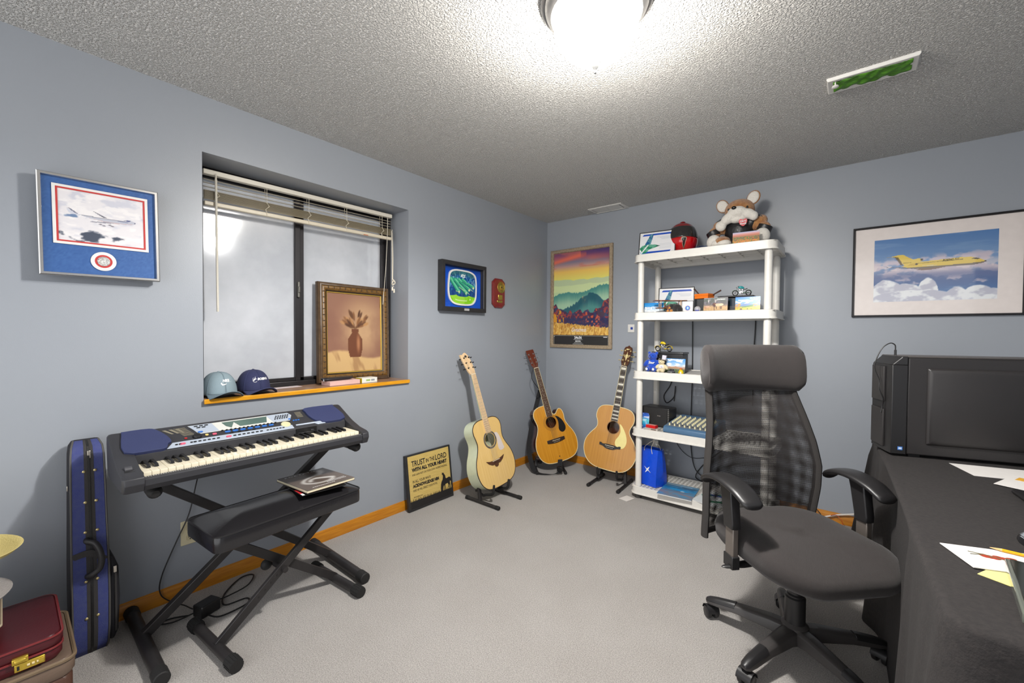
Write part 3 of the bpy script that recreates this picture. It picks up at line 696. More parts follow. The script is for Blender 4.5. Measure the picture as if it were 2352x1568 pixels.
MB().lathe([(.0005, .004), (.014, .005), (.021, .004), (.022, 0)], 28, PM @ T(.560, .030, 0)).build('data_dial', mat('dial_cream', (206, 200, 160), .4), kb)
lg = MB()
for k in range(3): lg.prism([(.10 + .022 * k, .118), (.112 + .022 * k, .118), (.135 + .018 * k, .085), (.127 + .018 * k, .085)], .0, .0008, PM)
for k in range(9): lg.prism(rrect(.04, .0025, .001, 2, (.158 + .003 * k, .118 - .007 * k)), 0, .0008, PM)
for k in range(7): lg.prism(rrect(.03, .0025, .001, 2, (.648, .118 - .007 * k)), 0, .0008, PM)
lg.build('printed_lists', mat('list_grey', (130, 124, 106), .6), kb, smooth=0)
fd = MB(); fd.box2((.592, .1335, -.016), (.692, .15, .034)); fd.build('floppy_drive', mat('drive_black', (18, 18, 20), .4), kb)
f2 = MB(); f2.box2((.600, .131, .010), (.684, .137, .013)); f2.box2((.660, .128, .016), (.676, .137, .022)); f2.build('drive_slot', KBLK, kb, bevel=.001)
MB().box2((.586, .120, -.018), (.700, .136, -.012)).build('drive_ledge', mat('ledge_grey', (104, 106, 112), .4), kb, bevel=.001)
pb = MB().box2((-.048, .02, .003), (-.020, .085, .008)).build('pitch_wheel_well', BTN, kb, bevel=.001)
MB().tube([(-.044, .048, .008), (-.024, .048, .008)], .012, 16).build('pitch_wheel', mat('wheel_grey', (66, 66, 70), .5), kb)

# ------------------------------------------------------------------ X keyboard stand
STEEL = mat('black_steel', (30, 28, 29), .45, var=(14, (44, 41, 41), 1.)); RUB = mat('black_rubber', (24, 23, 23), .7, bump=(200, .3, .002))
st = thing('keyboard_stand', 'black steel X-frame stand holding up the electronic keyboard', 'stand')
YL, YR = -3.272, -2.462
for y, yo in ((YL, 1), (YR, 1)):
    f = MB().tube([(.035, y, .027), (.575, y, .027)], .024, 16).build('foot', STEEL, st)
    for x, s in ((.03, -1), (.58, 1)):
        MB().tube([(x - s * .045, y, .027), (x + s * .012, y, .027)], .0268, 16).build('end_cap', RUB, f, bevel=.004)
    a = MB().tube([(.11, y, .6885), (.49, y, .6885)], .0215, 16).build('support_arm', STEEL, st)
    MB().tube([(.455, y, .6885), (.468, y, .6885), (.505, y, .686), (.520, y, .683)], [.0235, .0235, .0235, .013], 16).build('end_cap', RUB, a)
for x, y0, y1 in ((.262, YL, YR), (.226, YR, YL)):
    MB().bar((x, y0, .03), (x, y1, .682), .032, .036, (0, 0, 1)).build('leg', STEEL, st, bevel=.003)
MB().tube([(.20, -2.867, .356), (.29, -2.867, .356)], .035, 20).build('pivot_bolt', RUB, st, bevel=.004)

# ------------------------------------------------------------------ keyboard bench
bn = thing('keyboard_bench', 'padded black vinyl bench on X-legs in front of the keyboard', 'bench', RZ(5., (.495, -2.825, 0)))
VIN = mat('black_vinyl', (34, 33, 35), .19, bump=(170, .12, .002))
L2, W2 = .3175, .148
rings = []
for z, ins in ((.440, .012), (.446, .001), (.455, 0), (.496, 0), (.503, .002), (.508, .0035)):
    rings.append([(y_, x_, z) for x_, y_ in rrect(2 * (L2 - ins), 2 * (W2 - ins), .03, 4)])
c0 = len(rings[0])
cu = MB(); cu.loft(rings, False)
top = lambda u, v: None
# crowned top
base = rrect(2 * (L2 - .0035), 2 * (W2 - .0035), .03, 4)
tr = []
for k in range(9):
    s = 1 - k / 8.; zz = .508 + .030 * (1 - s ** 2.2)
    tr.append([(y_ * s, x_ * (s if k < 8 else .0), zz) for x_, y_ in base])
tr[-1] = [(y_ * .004, x_ * .25, .538) for x_, y_ in base]
for k in range(1, 8):
    s = 1 - k / 8.; zz = .508 + .030 * (1 - s ** 2.2); lx = 1 - (1 - s) * .55
    tr[k] = [(y_ * s, x_ * lx, zz) for x_, y_ in base]
tr[-1] = [(y_ * .004, x_ * .45, .538) for x_, y_ in base]
cu.loft([[(p[0], p[1], p[2]) for p in r] for r in tr], True); cu.loft([rings[0]], True)
cus = cu.build('cushion', VIN, bn, smooth=50)
MB().tube([(y_, x_, .5075) for x_, y_ in rrect(2 * (L2 - .001), 2 * (W2 - .001), .03, 4)], .0035, 6, closed=True).build('piping', VIN, cus)
MB().box((0, 0, .434), (.22, .5, .012)).build('seat_board', STEEL, bn)
FY = .272
for s in (-1, 1):
    f = MB().tube([(-.195, s * FY, .024), (.195, s * FY, .024)], .0205, 16).build('foot', STEEL, bn)
    for q in (-1, 1):
        cp = MB(); cp.tube([(q * .150, s * FY, .024), (q * .206, s * FY, .024)], .0245, 24)
        for i in range(14):
            an = 2 * PI * i / 14; cp.box((q * .178, s * FY + .0245 * math.cos(an), .024 + .0245 * math.sin(an)), (.05, .003, .003))
        cp.build('end_cap', RUB, f)
for x, s in ((.035, -1), (-.012, 1)):
    o = MB().bar((x, s * FY, .03), (x, -s * .235, .425), .018, .036, (0, 0, 1)).build('leg', STEEL, bn, bevel=.002)
hb = MB()
for k in range(5):
    fq = .30 + .05 * k; hb.box((.0446, -FY + fq * (FY + .235), .03 + fq * .395), (.0012, .006, .008))
hb.build('adjustment_holes', INK, bn, smooth=0)
MB().tube([(-.04, -.015, .223), (.062, -.015, .223)], .012, 14).build('pivot_bolt', STEEL, bn)
MB().ell((-.05, -.045, .226), (.02, .024, .024), 14, 8).build('lock_knob', RUB, bn)

# ------------------------------------------------------------------ books on the bench
bz = .534
bk = thing('music_book', 'brown paperback music book with a white swirl cover, lying on the bench', 'book', RZ(1.5, (.456, -2.652, 0)) @ T(0, 0, .5505) @ Matrix.Rotation(math.radians(-3), 4, 'Y'))
BRN = mat('cover_brown', (74, 62, 54), .3)
BWD, BHT = .235, .312       # along y (text direction), along x
MB().box((0, 0, .006), (BHT - .006, BWD - .004, .010)).build('pages', mat('page_edges', (222, 212, 182), .8, bump=(900, .4, .001)), bk)
MB().box((0, 0, .0), (BHT, BWD, .0012)).build('back_cover', BRN, bk)
c = Cv(BWD, BHT, 90, 110, (96, 82, 72)); c.a += (c.f(3, 3, 4)[..., None] - .5) * 26
c.put(sstep(.86, 1, c.v), (40, 34, 32), .8); c.put(sstep(.03, 0, c.u), (50, 42, 38), .8)
def sw(pts, wd, a): c.line(spline(pts, 8), wd, (226, 224, 220), a, .95)
sw([(.80, .80), (.70, .69), (.48, .63), (.28, .53), (.20, .40), (.30, .27), (.5, .22), (.68, .26), (.76, .36), (.66, .42), (.5, .50), (.38, .47), (.33, .40)], .034, .75)
sw([(.83, .85), (.78, .74), (.66, .67)], .045, .8); sw([(.76, .36), (.66, .43), (.52, .5)], .035, .7)
pc = c.build('front_cover', bk, .0116, .3, .3); pc.rotation_euler = (0, 0, PI / 2)
tx = MB(); R9 = Matrix.Rotation(PI / 2, 4, 'Z')
q = text_mb('PORTATO', .020, .15, R9 @ T(-.015, .128, .0122), bold=.0004, space=1.3); tx.add(q.v, q.f)
for yy, w0, w1 in ((-.090, .02, .10), (-.106, .0, .10), (-.128, -.08, .03)):
    n_ = 12
    for i in range(n_): tx.add(*[(lambda m: (m.v, m.f))(MB().box((w0 + (w1 - w0) * (i + .5) / n_, yy, .0122), ((w1 - w0) / n_ * .75, .004, .0004), R9))][0])
tx.build('lettering', WHITEINK, bk, smooth=0)
b2 = thing('music_book', 'thin black, red and white booklet peeking out under the brown music book', 'book', RZ(-5, (.480, -2.672, 0)) @ T(0, 0, .5445) @ Matrix.Rotation(math.radians(-3), 4, 'Y'))
MB().box((0, 0, 0), (.27, .20, .004)).build('cover', mat('booklet_black', (26, 25, 26), .35), b2)
MB().box((.07, -.094, .0024), (.075, .011, .0006)).build('red_stripe', mat('booklet_red', (204, 30, 42), .4), b2)
MB().box((.122, -.094, .0024), (.03, .011, .0006)).build('white_stripe', WHITEINK, b2)

# ------------------------------------------------------------------ blue instrument case standing in the corner of the keyboard
cs = thing('instrument_case', 'tall blue and black soft instrument case with handle, standing left of the keyboard', 'instrument case', T(0, -3.412, 0))
CB = mat('case_black', (22, 21, 27), .8, bump=(500, .4, .002)); CBL = mat('case_blue', (62, 70, 118), .75, bump=(420, .5, .002), var=(60, (50, 58, 118), 1.2)); CT = mat('case_tape', (52, 50, 50), .8, bump=(600, .5, .002)); PIP = mat('case_piping', (78, 76, 74), .6)
zs = [0, .03, .10, .22, .34, .42, .50, .60, .70, .78, .815, .835]
xf = [.165, .182, .192, .194, .186, .172, .158, .146, .134, .122, .108, .07]
xb = [.05, .035, .025, .022, .022, .02, .018, .015, .013, .012, .018, .035]
hy = [.048, .053, .055, .056, .056, .055, .054, .053, .052, .051, .048, .040]
def cring(i):
    return [(xf[i], -hy[i] + .006, zs[i]), (xf[i], hy[i] - .006, zs[i]), (xf[i] - .006, hy[i], zs[i]), (xb[i] + .01, hy[i], zs[i]), (xb[i], hy[i] - .01, zs[i]), (xb[i], -hy[i] + .01, zs[i]), (xb[i] + .01, -hy[i], zs[i]), (xf[i] - .006, -hy[i], zs[i])]
MB().loft([cring(i) for i in range(len(zs))]).build('body', CB, cs, smooth=60, bevel=.004)
def edge(y0, y1, off, i0=0, i1=11):
    r = []
    for i in range(i0, i1 + 1):
        r.append([(xf[i] - .004, y0 * hy[i] / .055, zs[i]), (xf[i] + off, y0 * hy[i] / .055, zs[i] + off * .2), (xf[i] + off, y1 * hy[i] / .055, zs[i] + off * .2), (xf[i] - .004, y1 * hy[i] / .055, zs[i])])
    return MB().loft(r)
edge(-.048, -.012, .0015).build('side_panel', CBL, cs, smooth=60); edge(.018, .047, .0015).build('side_panel', CBL, cs, smooth=60)
edge(-.012, .018, .0022).build('zipper_tape', CT, cs, smooth=60); edge(-.001, .006, .0042).build('zipper', mat('zip_black', (16, 16, 18), .4, bump=(900, .6, .002)), cs)
for s in (-1, 1): MB().tube([(xf[i], s * (hy[i] - .004), zs[i]) for i in range(len(zs))], .0035, 6).build('piping', PIP, cs)
def xat(z): return float(np.interp(z, zs, xf))
RV = mat('brass_rivet', (206, 190, 140), .3, metal=.7)
r0 = None
for z, ys in ((.72, (-.012, .020)), (.60, (-.010, .021)), (.485, (-.012, .022)), (.30, (-.014, .018)), (.155, (-.014, .018))):
    for y in ys:
        if r0 is None: r0 = MB().ell((0, 0, 0), (.003, .0055, .0055), 12, 8).build('rivet', RV, cs); o = r0
        else: o = r0.copy(); COL.objects.link(o)
        o.location = (xat(z) + .0025, y, z)
hd = MB().tube(spline([(xat(.46) - .005, -.008, .455), (xat(.46) + .022, -.008, .455), (xat(.44) + .036, .012, .445), (xat(.40) + .042, .026, .40), (xat(.36) + .036, .022, .35), (xat(.33) + .022, -.006, .325), (xat(.32) - .005, -.008, .32)], 5), .0105, 10).build('handle', mat('handle_black', (34, 33, 34), .5), cs)
MB().strip(spline([(xat(.42) + .004, -.05, .40), (xat(.4) + .006, .0, .405), (xat(.4) + .006, .046, .36)], 5), .025, .003, (0, .2, 1)).build('closing_strap', CT, cs)
SV = mat('zip_pull', (196, 190, 180), .25, metal=.8)
MB().box((xat(.79) + .006, .004, .785), (.004, .010, .03)).build('zipper_pull', SV, cs, bevel=.001)
pkt = MB()
pz = [.03, .06, .20, .32, .37]; pt = [.012, .024, .030, .026, .008]
pkt.loft([[(.05, hy[2] - .004, z), (.178, hy[2] - .004, z), (.186, hy[2] + t_ * .5, z), (.178, hy[2] + t_, z), (.06, hy[2] + t_, z)] for z, t_ in zip(pz, pt)])
pkt.build('pocket', CB, cs, smooth=60, bevel=.006)
MB().tube([(.186, hy[2] + .016, z) for z in (.06, .2, .31)], .004, 8).build('pocket_zipper', CT, cs)
MB().box((.190, hy[2] + .014, .315), (.004, .010, .026)).build('zipper_pull', SV, cs, bevel=.001)
MB().box((xat(.62) - .03, -.0565, .66), (.012, .003, .02)).build('zipper_pull', SV, cs, bevel=.001)

# ------------------------------------------------------------------ stacked cases, bottom left
def case_mb(x0, x1, y0, y1, z0, z1, r=.03):
    rr_ = rrect(x1 - x0, y1 - y0, r, 5, ((x0 + x1) / 2, (y0 + y1) / 2))
    return MB().loft([[(x_, y_, z) for x_, y_ in [((p[0] - (x0 + x1) / 2) * k + (x0 + x1) / 2, (p[1] - (y0 + y1) / 2) * k + (y0 + y1) / 2) for p in rr_]] for z, k in ((z0, .97), (z0 + .012, 1), (z1 - .012, 1), (z1, .965))])
BUR = mat('burgundy_leather', (74, 24, 30), .3, bump=(200, .2, .002), var=(8, (74, 16, 24), 1.)); BRL = mat('brown_leather', (84, 56, 44), .45, bump=(180, .3, .003)); TANL = mat('tan_leather', (116, 98, 76), .5, bump=(180, .3, .003))
X1 = .50; YE = -3.507
s1 = thing('suitcase', 'brown suitcase at the bottom of the stack in the near left corner', 'suitcase')
case_mb(.16, X1 + .015, -4.02, YE + .022, .001, .150).build('base_shell', BRL, s1, smooth=50); case_mb(.155, X1 + .02, -4.025, YE + .027, .1505, .208).build('lid', mat('lid_brown', (110, 92, 78), .45, bump=(160, .3, .003)), s1, smooth=50)
MB().tube([(x_, y_, .204) for x_, y_ in rrect(X1 - .14, .54, .03, 5, ((.16 + X1 + .02) / 2, (YE + .027 - 4.02) / 2))], .006, 6, closed=True).build('rim', TANL, s1)
s2 = thing('briefcase', 'burgundy leather briefcase with brass combination lock, in the near left corner', 'briefcase')
case_mb(.17, X1, -3.97, YE, .2115, .250).build('base_shell', BUR, s2, smooth=50); case_mb(.168, X1 + .002, -3.972, YE + .002, .2505, .292, .035).build('lid', BUR, s2, smooth=50)
for z in (.2505, .288): MB().tube([(x_, y_, z) for x_, y_ in rrect(X1 - .166, .464, .034, 5, ((.168 + X1 + .002) / 2, (YE - 3.97) / 2))], .0035, 6, closed=True).build('piping', mat('burgundy_piping', (120, 44, 46), .3), s2)
LB = mat('lock_brass', (216, 186, 74), .25, metal=.7)
lk = MB().box((X1 + .003, YE - .072, .232), (.008, .064, .024)).build('lock_plate', LB, s2, bevel=.002)
for k in range(3): MB().tube([(X1 + .006, YE - .078 + .010 * k, .232), (X1 + .006, YE - .072 + .010 * k, .232)], .0042, 10).build('number_wheel', mat('wheel_ivory', (214, 196, 150), .4), lk)
MB().box((X1 + .0075, YE - .096, .232), (.002, .005, .012)).build('keyhole', INK, lk)
MB().box((X1 + .008, YE - .048, .233), (.005, .012, .014)).build('slide_button', LB, lk, bevel=.001)
hq = MB(); hq.box((X1 + .006, YE - .092, .256), (.012, .034, .018)); hq.tube([(X1 + .013, YE - .104, .258), (X1 + .013, YE - .080, .259)], .006, 10); hq.build('hasp', LB, s2, bevel=.002)
s3 = thing('small_case', 'small tan leather case standing on the burgundy briefcase, cut by the left edge', 'case', T(0, 0, .293))
YB = -3.640
case_mb(.20, .44, -3.90, YB, .001, .058, .012).build('base_shell', TANL, s3, smooth=50); case_mb(.199, .441, -3.901, YB + .001, .0585, .116, .012).build('lid', mat('tan_lid', (112, 90, 68), .5, bump=(180, .3, .003)), s3, smooth=50)
MB().tube([(x_, y_, .0585) for x_, y_ in rrect(.242, .269, .012, 4, (.32, (YB - 3.90) / 2))], .0035, 6, closed=True).build('seam', mat('seam_tan', (176, 160, 136), .5), s3)
# hats on top
gy = thing('felt_hat', 'grey fuzzy felt hat under the straw hat, cut by the left edge', 'hat', T(.30, -3.772, .4105))
FELT = mat('grey_felt', (150, 142, 138), .95, bump=(300, .9, .006), sheen=.4)
MB().lathe([(.155, .0), (.163, .010), (.150, .014), (.105, .020), (.098, .05), (.092, .10), (.06, .118), (.0005, .112), (.0005, .105), (.09, .09), (.10, .012)], 40).build('felt', FELT, gy, smooth=80)
sh = thing('straw_hat', 'pale straw hat with dark band on the stacked cases, cut by the left edge', 'hat', T(.315, -3.768, .555) @ Matrix.Rotation(math.radians(-9), 4, 'X'))
STRAW = mat('straw', (226, 208, 136), .7, bump=(220, .6, .004), wave=(90, .4, .003, 'X'))
def brim(r, a): return .028 * ((r - .10) / .08) ** 2 * (.5 + .5 * abs(math.sin(a)) ** 1.5)
rg = []
for r, z in ((.092, .10), (.094, .0), (.11, -.003), (.14, -.001), (.168, .004), (.180, .012), (.176, .014), (.165, .008), (.14, .003), (.11, .001), (.10, .005), (.099, .10)):
    rg.append([(r * .92 * math.cos(2 * PI * i / 48), r * math.sin(2 * PI * i / 48), z + (brim(r, 2 * PI * i / 48) if r > .1 else 0)) for i in range(48)])
MB().loft(rg, False, True).build('brim', STRAW, sh, smooth=80)
MB().lathe([(.099, 0), (.099, .075), (.085, .098), (.05, .106), (.0005, .10)], 40).build('crown', STRAW, sh, smooth=80)
MB().lathe([(.1005, .006), (.1015, .008), (.1015, .044), (.1005, .046)], 40, cap=False).build('hat_band', mat('hat_band', (44, 34, 30), .7), sh)

# ------------------------------------------------------------------ keyboard power cord and adapter
pc_ = thing('power_adapter', 'black power adapter block with a looped cord on the carpet under the bench', 'power adapter', RZ(20, (.235, -3.045, 0)))
MB().box((0, 0, .027), (.062, .085, .054)).build('block', BLACKP, pc_, bevel=.006)
cord = MAT_CORD = mat('black_cord', (20, 19, 20), .5)
MB().tube(spline([(.0, .04, .03), (.02, .09, .03), (.0, .20, .012), (-.06, .28, .008), (-.10, .24, .006), (-.05, .12, .006), (.03, .06, .005), (.08, .13, .006), (.12, .10, .006), (.09, .0, .005), (.035, -.02, .01)], 8), .0035, 6).build('cord', cord, pc_)
MB().tube(spline([(-.02, -.04, .02), (-.06, -.10, .008), (-.11, -.13, .006), (-.10, -.09, .006), (-.05, -.05, .006)], 8), .0035, 6).build('cord', cord, pc_)
kc = tag(MB().tube(spline([(.20, -3.03, .745), (.12, -3.025, .68), (.035, -3.03, .56), (.022, -3.06, .40), (.020, -3.11, .28), (.022, -3.165, .14), (.026, -3.17, .06), (.05, -3.13, .012), (.11, -3.10, .008), (.17, -3.085, .010), (.205, -3.07, .014)], 8), .0028, 6).build('hanging_cable', cord), 'thin black cord hanging down the wall behind the keyboard to the adapter', 'cord')
from mathutils.geometry import tessellate_polygon
# ------------------------------------------------------------------ acoustic guitars (local: x right, z along the neck, front faces -y)
def sym(h): return [(x, z) for x, z in h] + [(-x, z) for x, z in reversed(h[:-1])][:-1]
DREAD = [(0, 0), (.08, .004), (.14, .022), (.18, .065), (.198, .125), (.197, .18), (.18, .235), (.155, .28), (.138, .32), (.134, .35), (.139, .385), (.146, .42), (.143, .455), (.12, .487), (.08, .503), (.03, .506), (0, .506)]
JUMBO = [(0, 0), (.09, .004), (.155, .03), (.2, .085), (.217, .15), (.209, .21), (.178, .265), (.146, .305), (.134, .335), (.139, .37), (.153, .40), (.157, .435), (.146, .475), (.117, .502), (.07, .513), (.03, .515), (0, .515)]
CUT = [(.134, .35), (.138, .385), (.133, .42), (.120, .443), (.100, .447), (.082, .432), (.066, .414), (.048, .410), (.034, .424), (.030, .455), (.030, .506)]
def outline(kind):
    r = spline(DREAD if kind != 'jumbo' else JUMBO, 3)
    right = r
    if kind == 'cut': right = spline(DREAD[:10], 3)[:-1] + spline(CUT, 3) + [(0, .506)]
    left = [(-x, z) for x, z in reversed(r)][1:-1]
    out = right + left
    return out
def tess(outer, hole, y, mb, flip=False):
    P = [Vector((x, z, 0)) for x, z in outer]; Hh = [Vector((x, z, 0)) for x, z in hole]
    tris = tessellate_polygon([P, Hh]); allp = [(p.x, y, p.y) for p in P + Hh]
    mb.add(allp, [tuple(t) for t in tris])
BL_ = mat('guitar_black', (22, 21, 22), .35)
CHROME = mat('chrome', (200, 200, 200), .18, metal=.95)
def guitar(name, label, M, kind, sidem, topm, bindm, neckm, boardm, headm, spec):
    t = thing(name, label, 'guitar', M, 'acoustic guitars')
    out = outline(kind); n = len(out); hz = spec['hole']; hr = .050
    hole = [(hr * math.cos(-2 * PI * i / 32), hz + hr * math.sin(-2 * PI * i / 32)) for i in range(32)]
    mb = MB(); dpt = lambda z: .118 - .02 * z / .5
    mb.add([(x, .001, z) for x, z in out] + [(x, dpt(z), z) for x, z in out], [(i, (i + 1) % n, n + (i + 1) % n, n + i) for i in range(n)] + [tuple(range(n, 2 * n))])
    mb.build('body', sidem, t, smooth=40)
    tb = MB(); tess(out, hole, -.001, tb); tess(out, hole, .002, tb)
    o0 = 0
    tb.add([(x, -.001, z) for x, z in hole] + [(x, .003, z) for x, z in hole], [(i, (i + 1) % 32, 32 + (i + 1) % 32, 32 + i) for i in range(32)])
    top = tb.build('soundboard', topm, t, smooth=0)
    MB().tube([(x, 0, z) for x, z in out], .0032, 6, closed=True).build('binding', bindm, t)
    for r0, r1 in spec.get('rings', ((.056, .064),)):
        MB().lathe([(r0, 0), (r0, .0012), (r1, .0012), (r1, 0)], 40, T(0, 0, hz) @ UPZ @ T(0, 0, .001)).build('rosette', spec['rosette'], top)
    MB().prism(spline(spec['guard'], 4, True), .0008, .0024, UPZ).build('pickguard', spec['guardm'], t)
    br = MB().prism(spec['bridge'], .0005, .009, UPZ).build('bridge', spec['bridgem'], t, bevel=.002)
    pins = MB()
    bz = spec['bz']
    for i in range(6): pins.ell((-.0255 + .0102 * i, -.011, bz - .012), (.0026, .003, .0026), 8, 6)
    pins.build('bridge_pins', spec.get('pinm', mat('pin_white', (226, 220, 204), .4)), br); MB().box((0, -.0105, bz + .002), (.075, .004, .003)).build('saddle', IV, br)
    nz = .85
    # neck + fingerboard
    hw0, hw1 = .0275, .0215
    nk = MB().loft([[(hw * .95 * math.cos(a), .002 + dp * math.sin(a), z) for a in [PI * k / 10 for k in range(11)]] for z, hw, dp in ((.465, hw0, .06), (.500, hw0, .035), (.53, hw0, .022), (nz, hw1, .018))])
    nk.build('neck', neckm, t, smooth=60)
    zb = hz + hr + .004
    fb = MB().loft([[(-hw, -.0015, z), (hw, -.0015, z), (hw, -.0075, z), (-hw, -.0075, z)] for z, hw in ((zb, .029), (nz, hw1))]).build('fingerboard', boardm, t, bevel=.001)
    if spec.get('edge'):
        for s in (-1, 1): MB().bar((s * .0292, -.0045, zb), (s * (hw1 + .0004), -.0045, nz), .0022, .0068, (0, 1, 0)).build('neck_binding', bindm, fb)
    fr = MB(); sc = nz - bz
    for k in range(1, 21):
        z = nz - sc * (1 - 2 ** (-k / 12.))
        if z < zb: break
        hw = np.interp(z, [zb, nz], [.0285, .021]); fr.box((0, -.0079, z), (2 * hw, .0012, .0016))
    fr.build('frets', mat('fret_wire', (176, 172, 160), .3, metal=.8), fb, smooth=0)
    fz = lambda k: nz - sc * (1 - 2 ** (-k / 12.))
    ki = 0
    for k in spec['inlay'][1]:
        z = (fz(k) + fz(k - 1)) / 2; hw = float(np.interp(z, [zb, nz], [.029, .0215]))
        if spec['inlay'][0] == 'block': MB().box((0, -.0078, z), (hw * 1.75, .001, (fz(k - 1) - fz(k)) * .55)).build('fret_inlay', mat('pearl', (226, 222, 208), .25), fb, smooth=0)
        else: MB().ell((0, -.0075, z), (.003, .0008, .003), 10, 6).build('fret_inlay', MATS.get('pearl') or mat('pearl', (226, 222, 208), .25), fb)
    MB().box((0, -.006, nz + .002), (2 * hw1, .008, .005)).build('nut', IV, t, bevel=.001)
    HM = T(0, -.003, nz + .003) @ RX(-14) @ UPZ
    hd = MB().prism(spec['head'], -.014, .001, HM).build('headstock', headm, t, bevel=.0015)
    if spec.get('headveneer'): MB().prism([(x * .93, z * .985 + .001) for x, z in spec['head']], .001, .0016, HM).build('head_veneer', spec['headveneer'], hd, smooth=0)
    if spec.get('logo'): MB().add(*spec['logo'](HM)).build('head_emblem', spec['logom'], hd, smooth=0)
    for s in (-1, 1):
        for k in range(3):
            z = .052 + .043 * k; xw = spec['tw']
            pg = MB(); pg.lathe([(.0005, .012), (.003, .012), (.003, .002), (.0065, .002), (.0065, .0005), (.0005, .0005)], 12, HM @ T(s * xw * .62, z, .001))
            pg.tube([(s * xw * .8, z, -.010), (s * (xw + .016), z, -.010)], .0022, 8, M=HM); pg.ell((s * (xw + .021), z, -.010), (.0075, .0045, .009), 10, 8, HM)
            pg.build('tuning_peg', spec['tuner'], hd)
    stg = MB()
    for i in range(6):
        x0, x1 = -.0255 + .0102 * i, -.0175 + .007 * i; r = .0009 - .0001 * i
        stg.tube([(x0, -.013, bz), (x1, -.0105, nz + .002), (spec['tw'] * .62 * (-1 if i < 3 else 1), -.004 + .02, nz + .003 + .05 + .04 * (i % 3))], r, 4)
    stg.build('strings', mat('string_steel', (170, 160, 140), .3, metal=.8), t)
    return t
SPRUCE = wood('spruce_pale', (226, 192, 124), (216, 178, 108), .22, (60, 1, 1), coat=.4, nscale=3)
AMBER = wood('spruce_amber', (210, 148, 46), (196, 130, 34), .22, (40, 1, 1), coat=.5, nscale=3)
HONEY = wood('spruce_honey', (192, 138, 56), (176, 120, 42), .3, (60, 1, 1), coat=.2, nscale=3)
MAHOG = wood('mahogany', (84, 36, 18), (62, 24, 12), .2, (3, 3, 14), coat=.6)
CREAMG = mat('cream_green_lacquer', (208, 214, 184), .15, coat=.5)
MAPLE = wood('maple', (226, 196, 156), (214, 178, 134), .4, (4, 4, 1)); ROSE = wood('rosewood_board', (88, 54, 34), (66, 38, 24), .5, (40, 4, 2))
DKBR = wood('dark_bridge', (54, 38, 30), (40, 28, 22), .4, (3, 40, 40)); TORT = mat('dark_binding', (48, 34, 28), .3); CRB = mat('cream_binding', (226, 212, 166), .3); EBON = mat('ebony', (48, 36, 30), .4)
def gm(x, y, z, rz, lean, tilt, s): return T(x, y, z) @ Matrix.Rotation(math.radians(rz), 4, 'Z') @ Matrix.Rotation(lean, 4, 'X') @ Matrix.Rotation(tilt, 4, 'Y') @ Matrix.Scale(s, 4)
def bird(HM):
    p = [(-.020, .150), (-.006, .146), (-.003, .138), (0, .134), (.003, .138), (.006, .146), (.020, .150), (.008, .154), (.003, .160), (0, .163), (-.003, .160), (-.008, .154)]
    m = MB().sheet(p, .0018, HM); return m.v, m.f
G1M = gm(.405, -1.178, .105, 87, -.27, -.105, 1.045)
guitar('acoustic_guitar', 'acoustic guitar with pale top and mint white sides, standing beside the black sign', G1M, 'dread', CREAMG, SPRUCE, TORT, CREAMG, MAPLE, MAPLE,
    dict(hole=.345, bz=.188, rings=((.0535, .056), (.0565, .066)), rosette=mat('dark_rosette', (62, 58, 56), .3, var=(300, (110, 106, 100), 1.6)),
    guard=[(.060, .383), (.085, .378), (.102, .345), (.118, .275), (.122, .252), (.105, .243), (.078, .243), (.064, .262), (.066, .30), (.069, .335), (.062, .365)], guardm=mat('guard_pale', (214, 202, 196), .15),
    bridge=[(-.095, .205), (-.06, .195), (-.03, .192), (.03, .192), (.06, .195), (.095, .205), (.075, .182), (.045, .165), (.018, .162), (.016, .148), (0, .142), (-.016, .148), (-.018, .162), (-.045, .165), (-.075, .182)], bridgem=ROSE, pinm=INK,
    inlay=('dot', []), head=[(-.0225, 0), (-.034, .03), (-.040, .07), (-.047, .15), (-.047, .172), (-.030, .166), (-.012, .176), (.004, .184), (.016, .176), (.030, .150), (.036, .08), (.032, .03), (.0225, 0)], tw=.038, tuner=mat('tuner_black', (40, 38, 38), .3, metal=.5), logo=bird, logom=INK))
G2M = gm(.420, -.340, .100, 56, -.235, -.212, 1.055)
g2 = guitar('acoustic_guitar', 'cutaway acoustic guitar with brown sides and black pickguard, standing in the room corner', G2M, 'cut', MAHOG, AMBER, CRB, MAHOG, ROSE, wood('red_headstock', (108, 44, 22), (84, 30, 14), .25, (3, 3, 10), coat=.5),
    dict(hole=.348, bz=.188, rings=((.053, .0545), (.058, .0595), (.066, .0675), (.072, .073)), rosette=mat('thin_ring', (120, 84, 40), .4), edge=True,
    guard=[(.055, .392), (.078, .382), (.108, .345), (.124, .295), (.120, .262), (.10, .243), (.078, .242), (.062, .256), (.056, .28), (.064, .31), (.068, .345), (.060, .375)], guardm=BL_,
    bridge=[(-.085, .203), (.085, .203), (.085, .176), (.05, .170), (.02, .166), (-.02, .166), (-.05, .170), (-.085, .176)], bridgem=DKBR,
    inlay=('dot', [3, 5, 7, 9, 12, 15, 17]), head=[(-.0215, 0), (-.033, .035), (-.038, .175), (-.035, .182), (.035, .182), (.038, .175), (.033, .035), (.0215, 0)], tw=.036, tuner=CHROME))
pre = MB().box((-.1465, .050, .425), (.004, .035, .062)).build('preamp_panel', BL_, g2, bevel=.003)
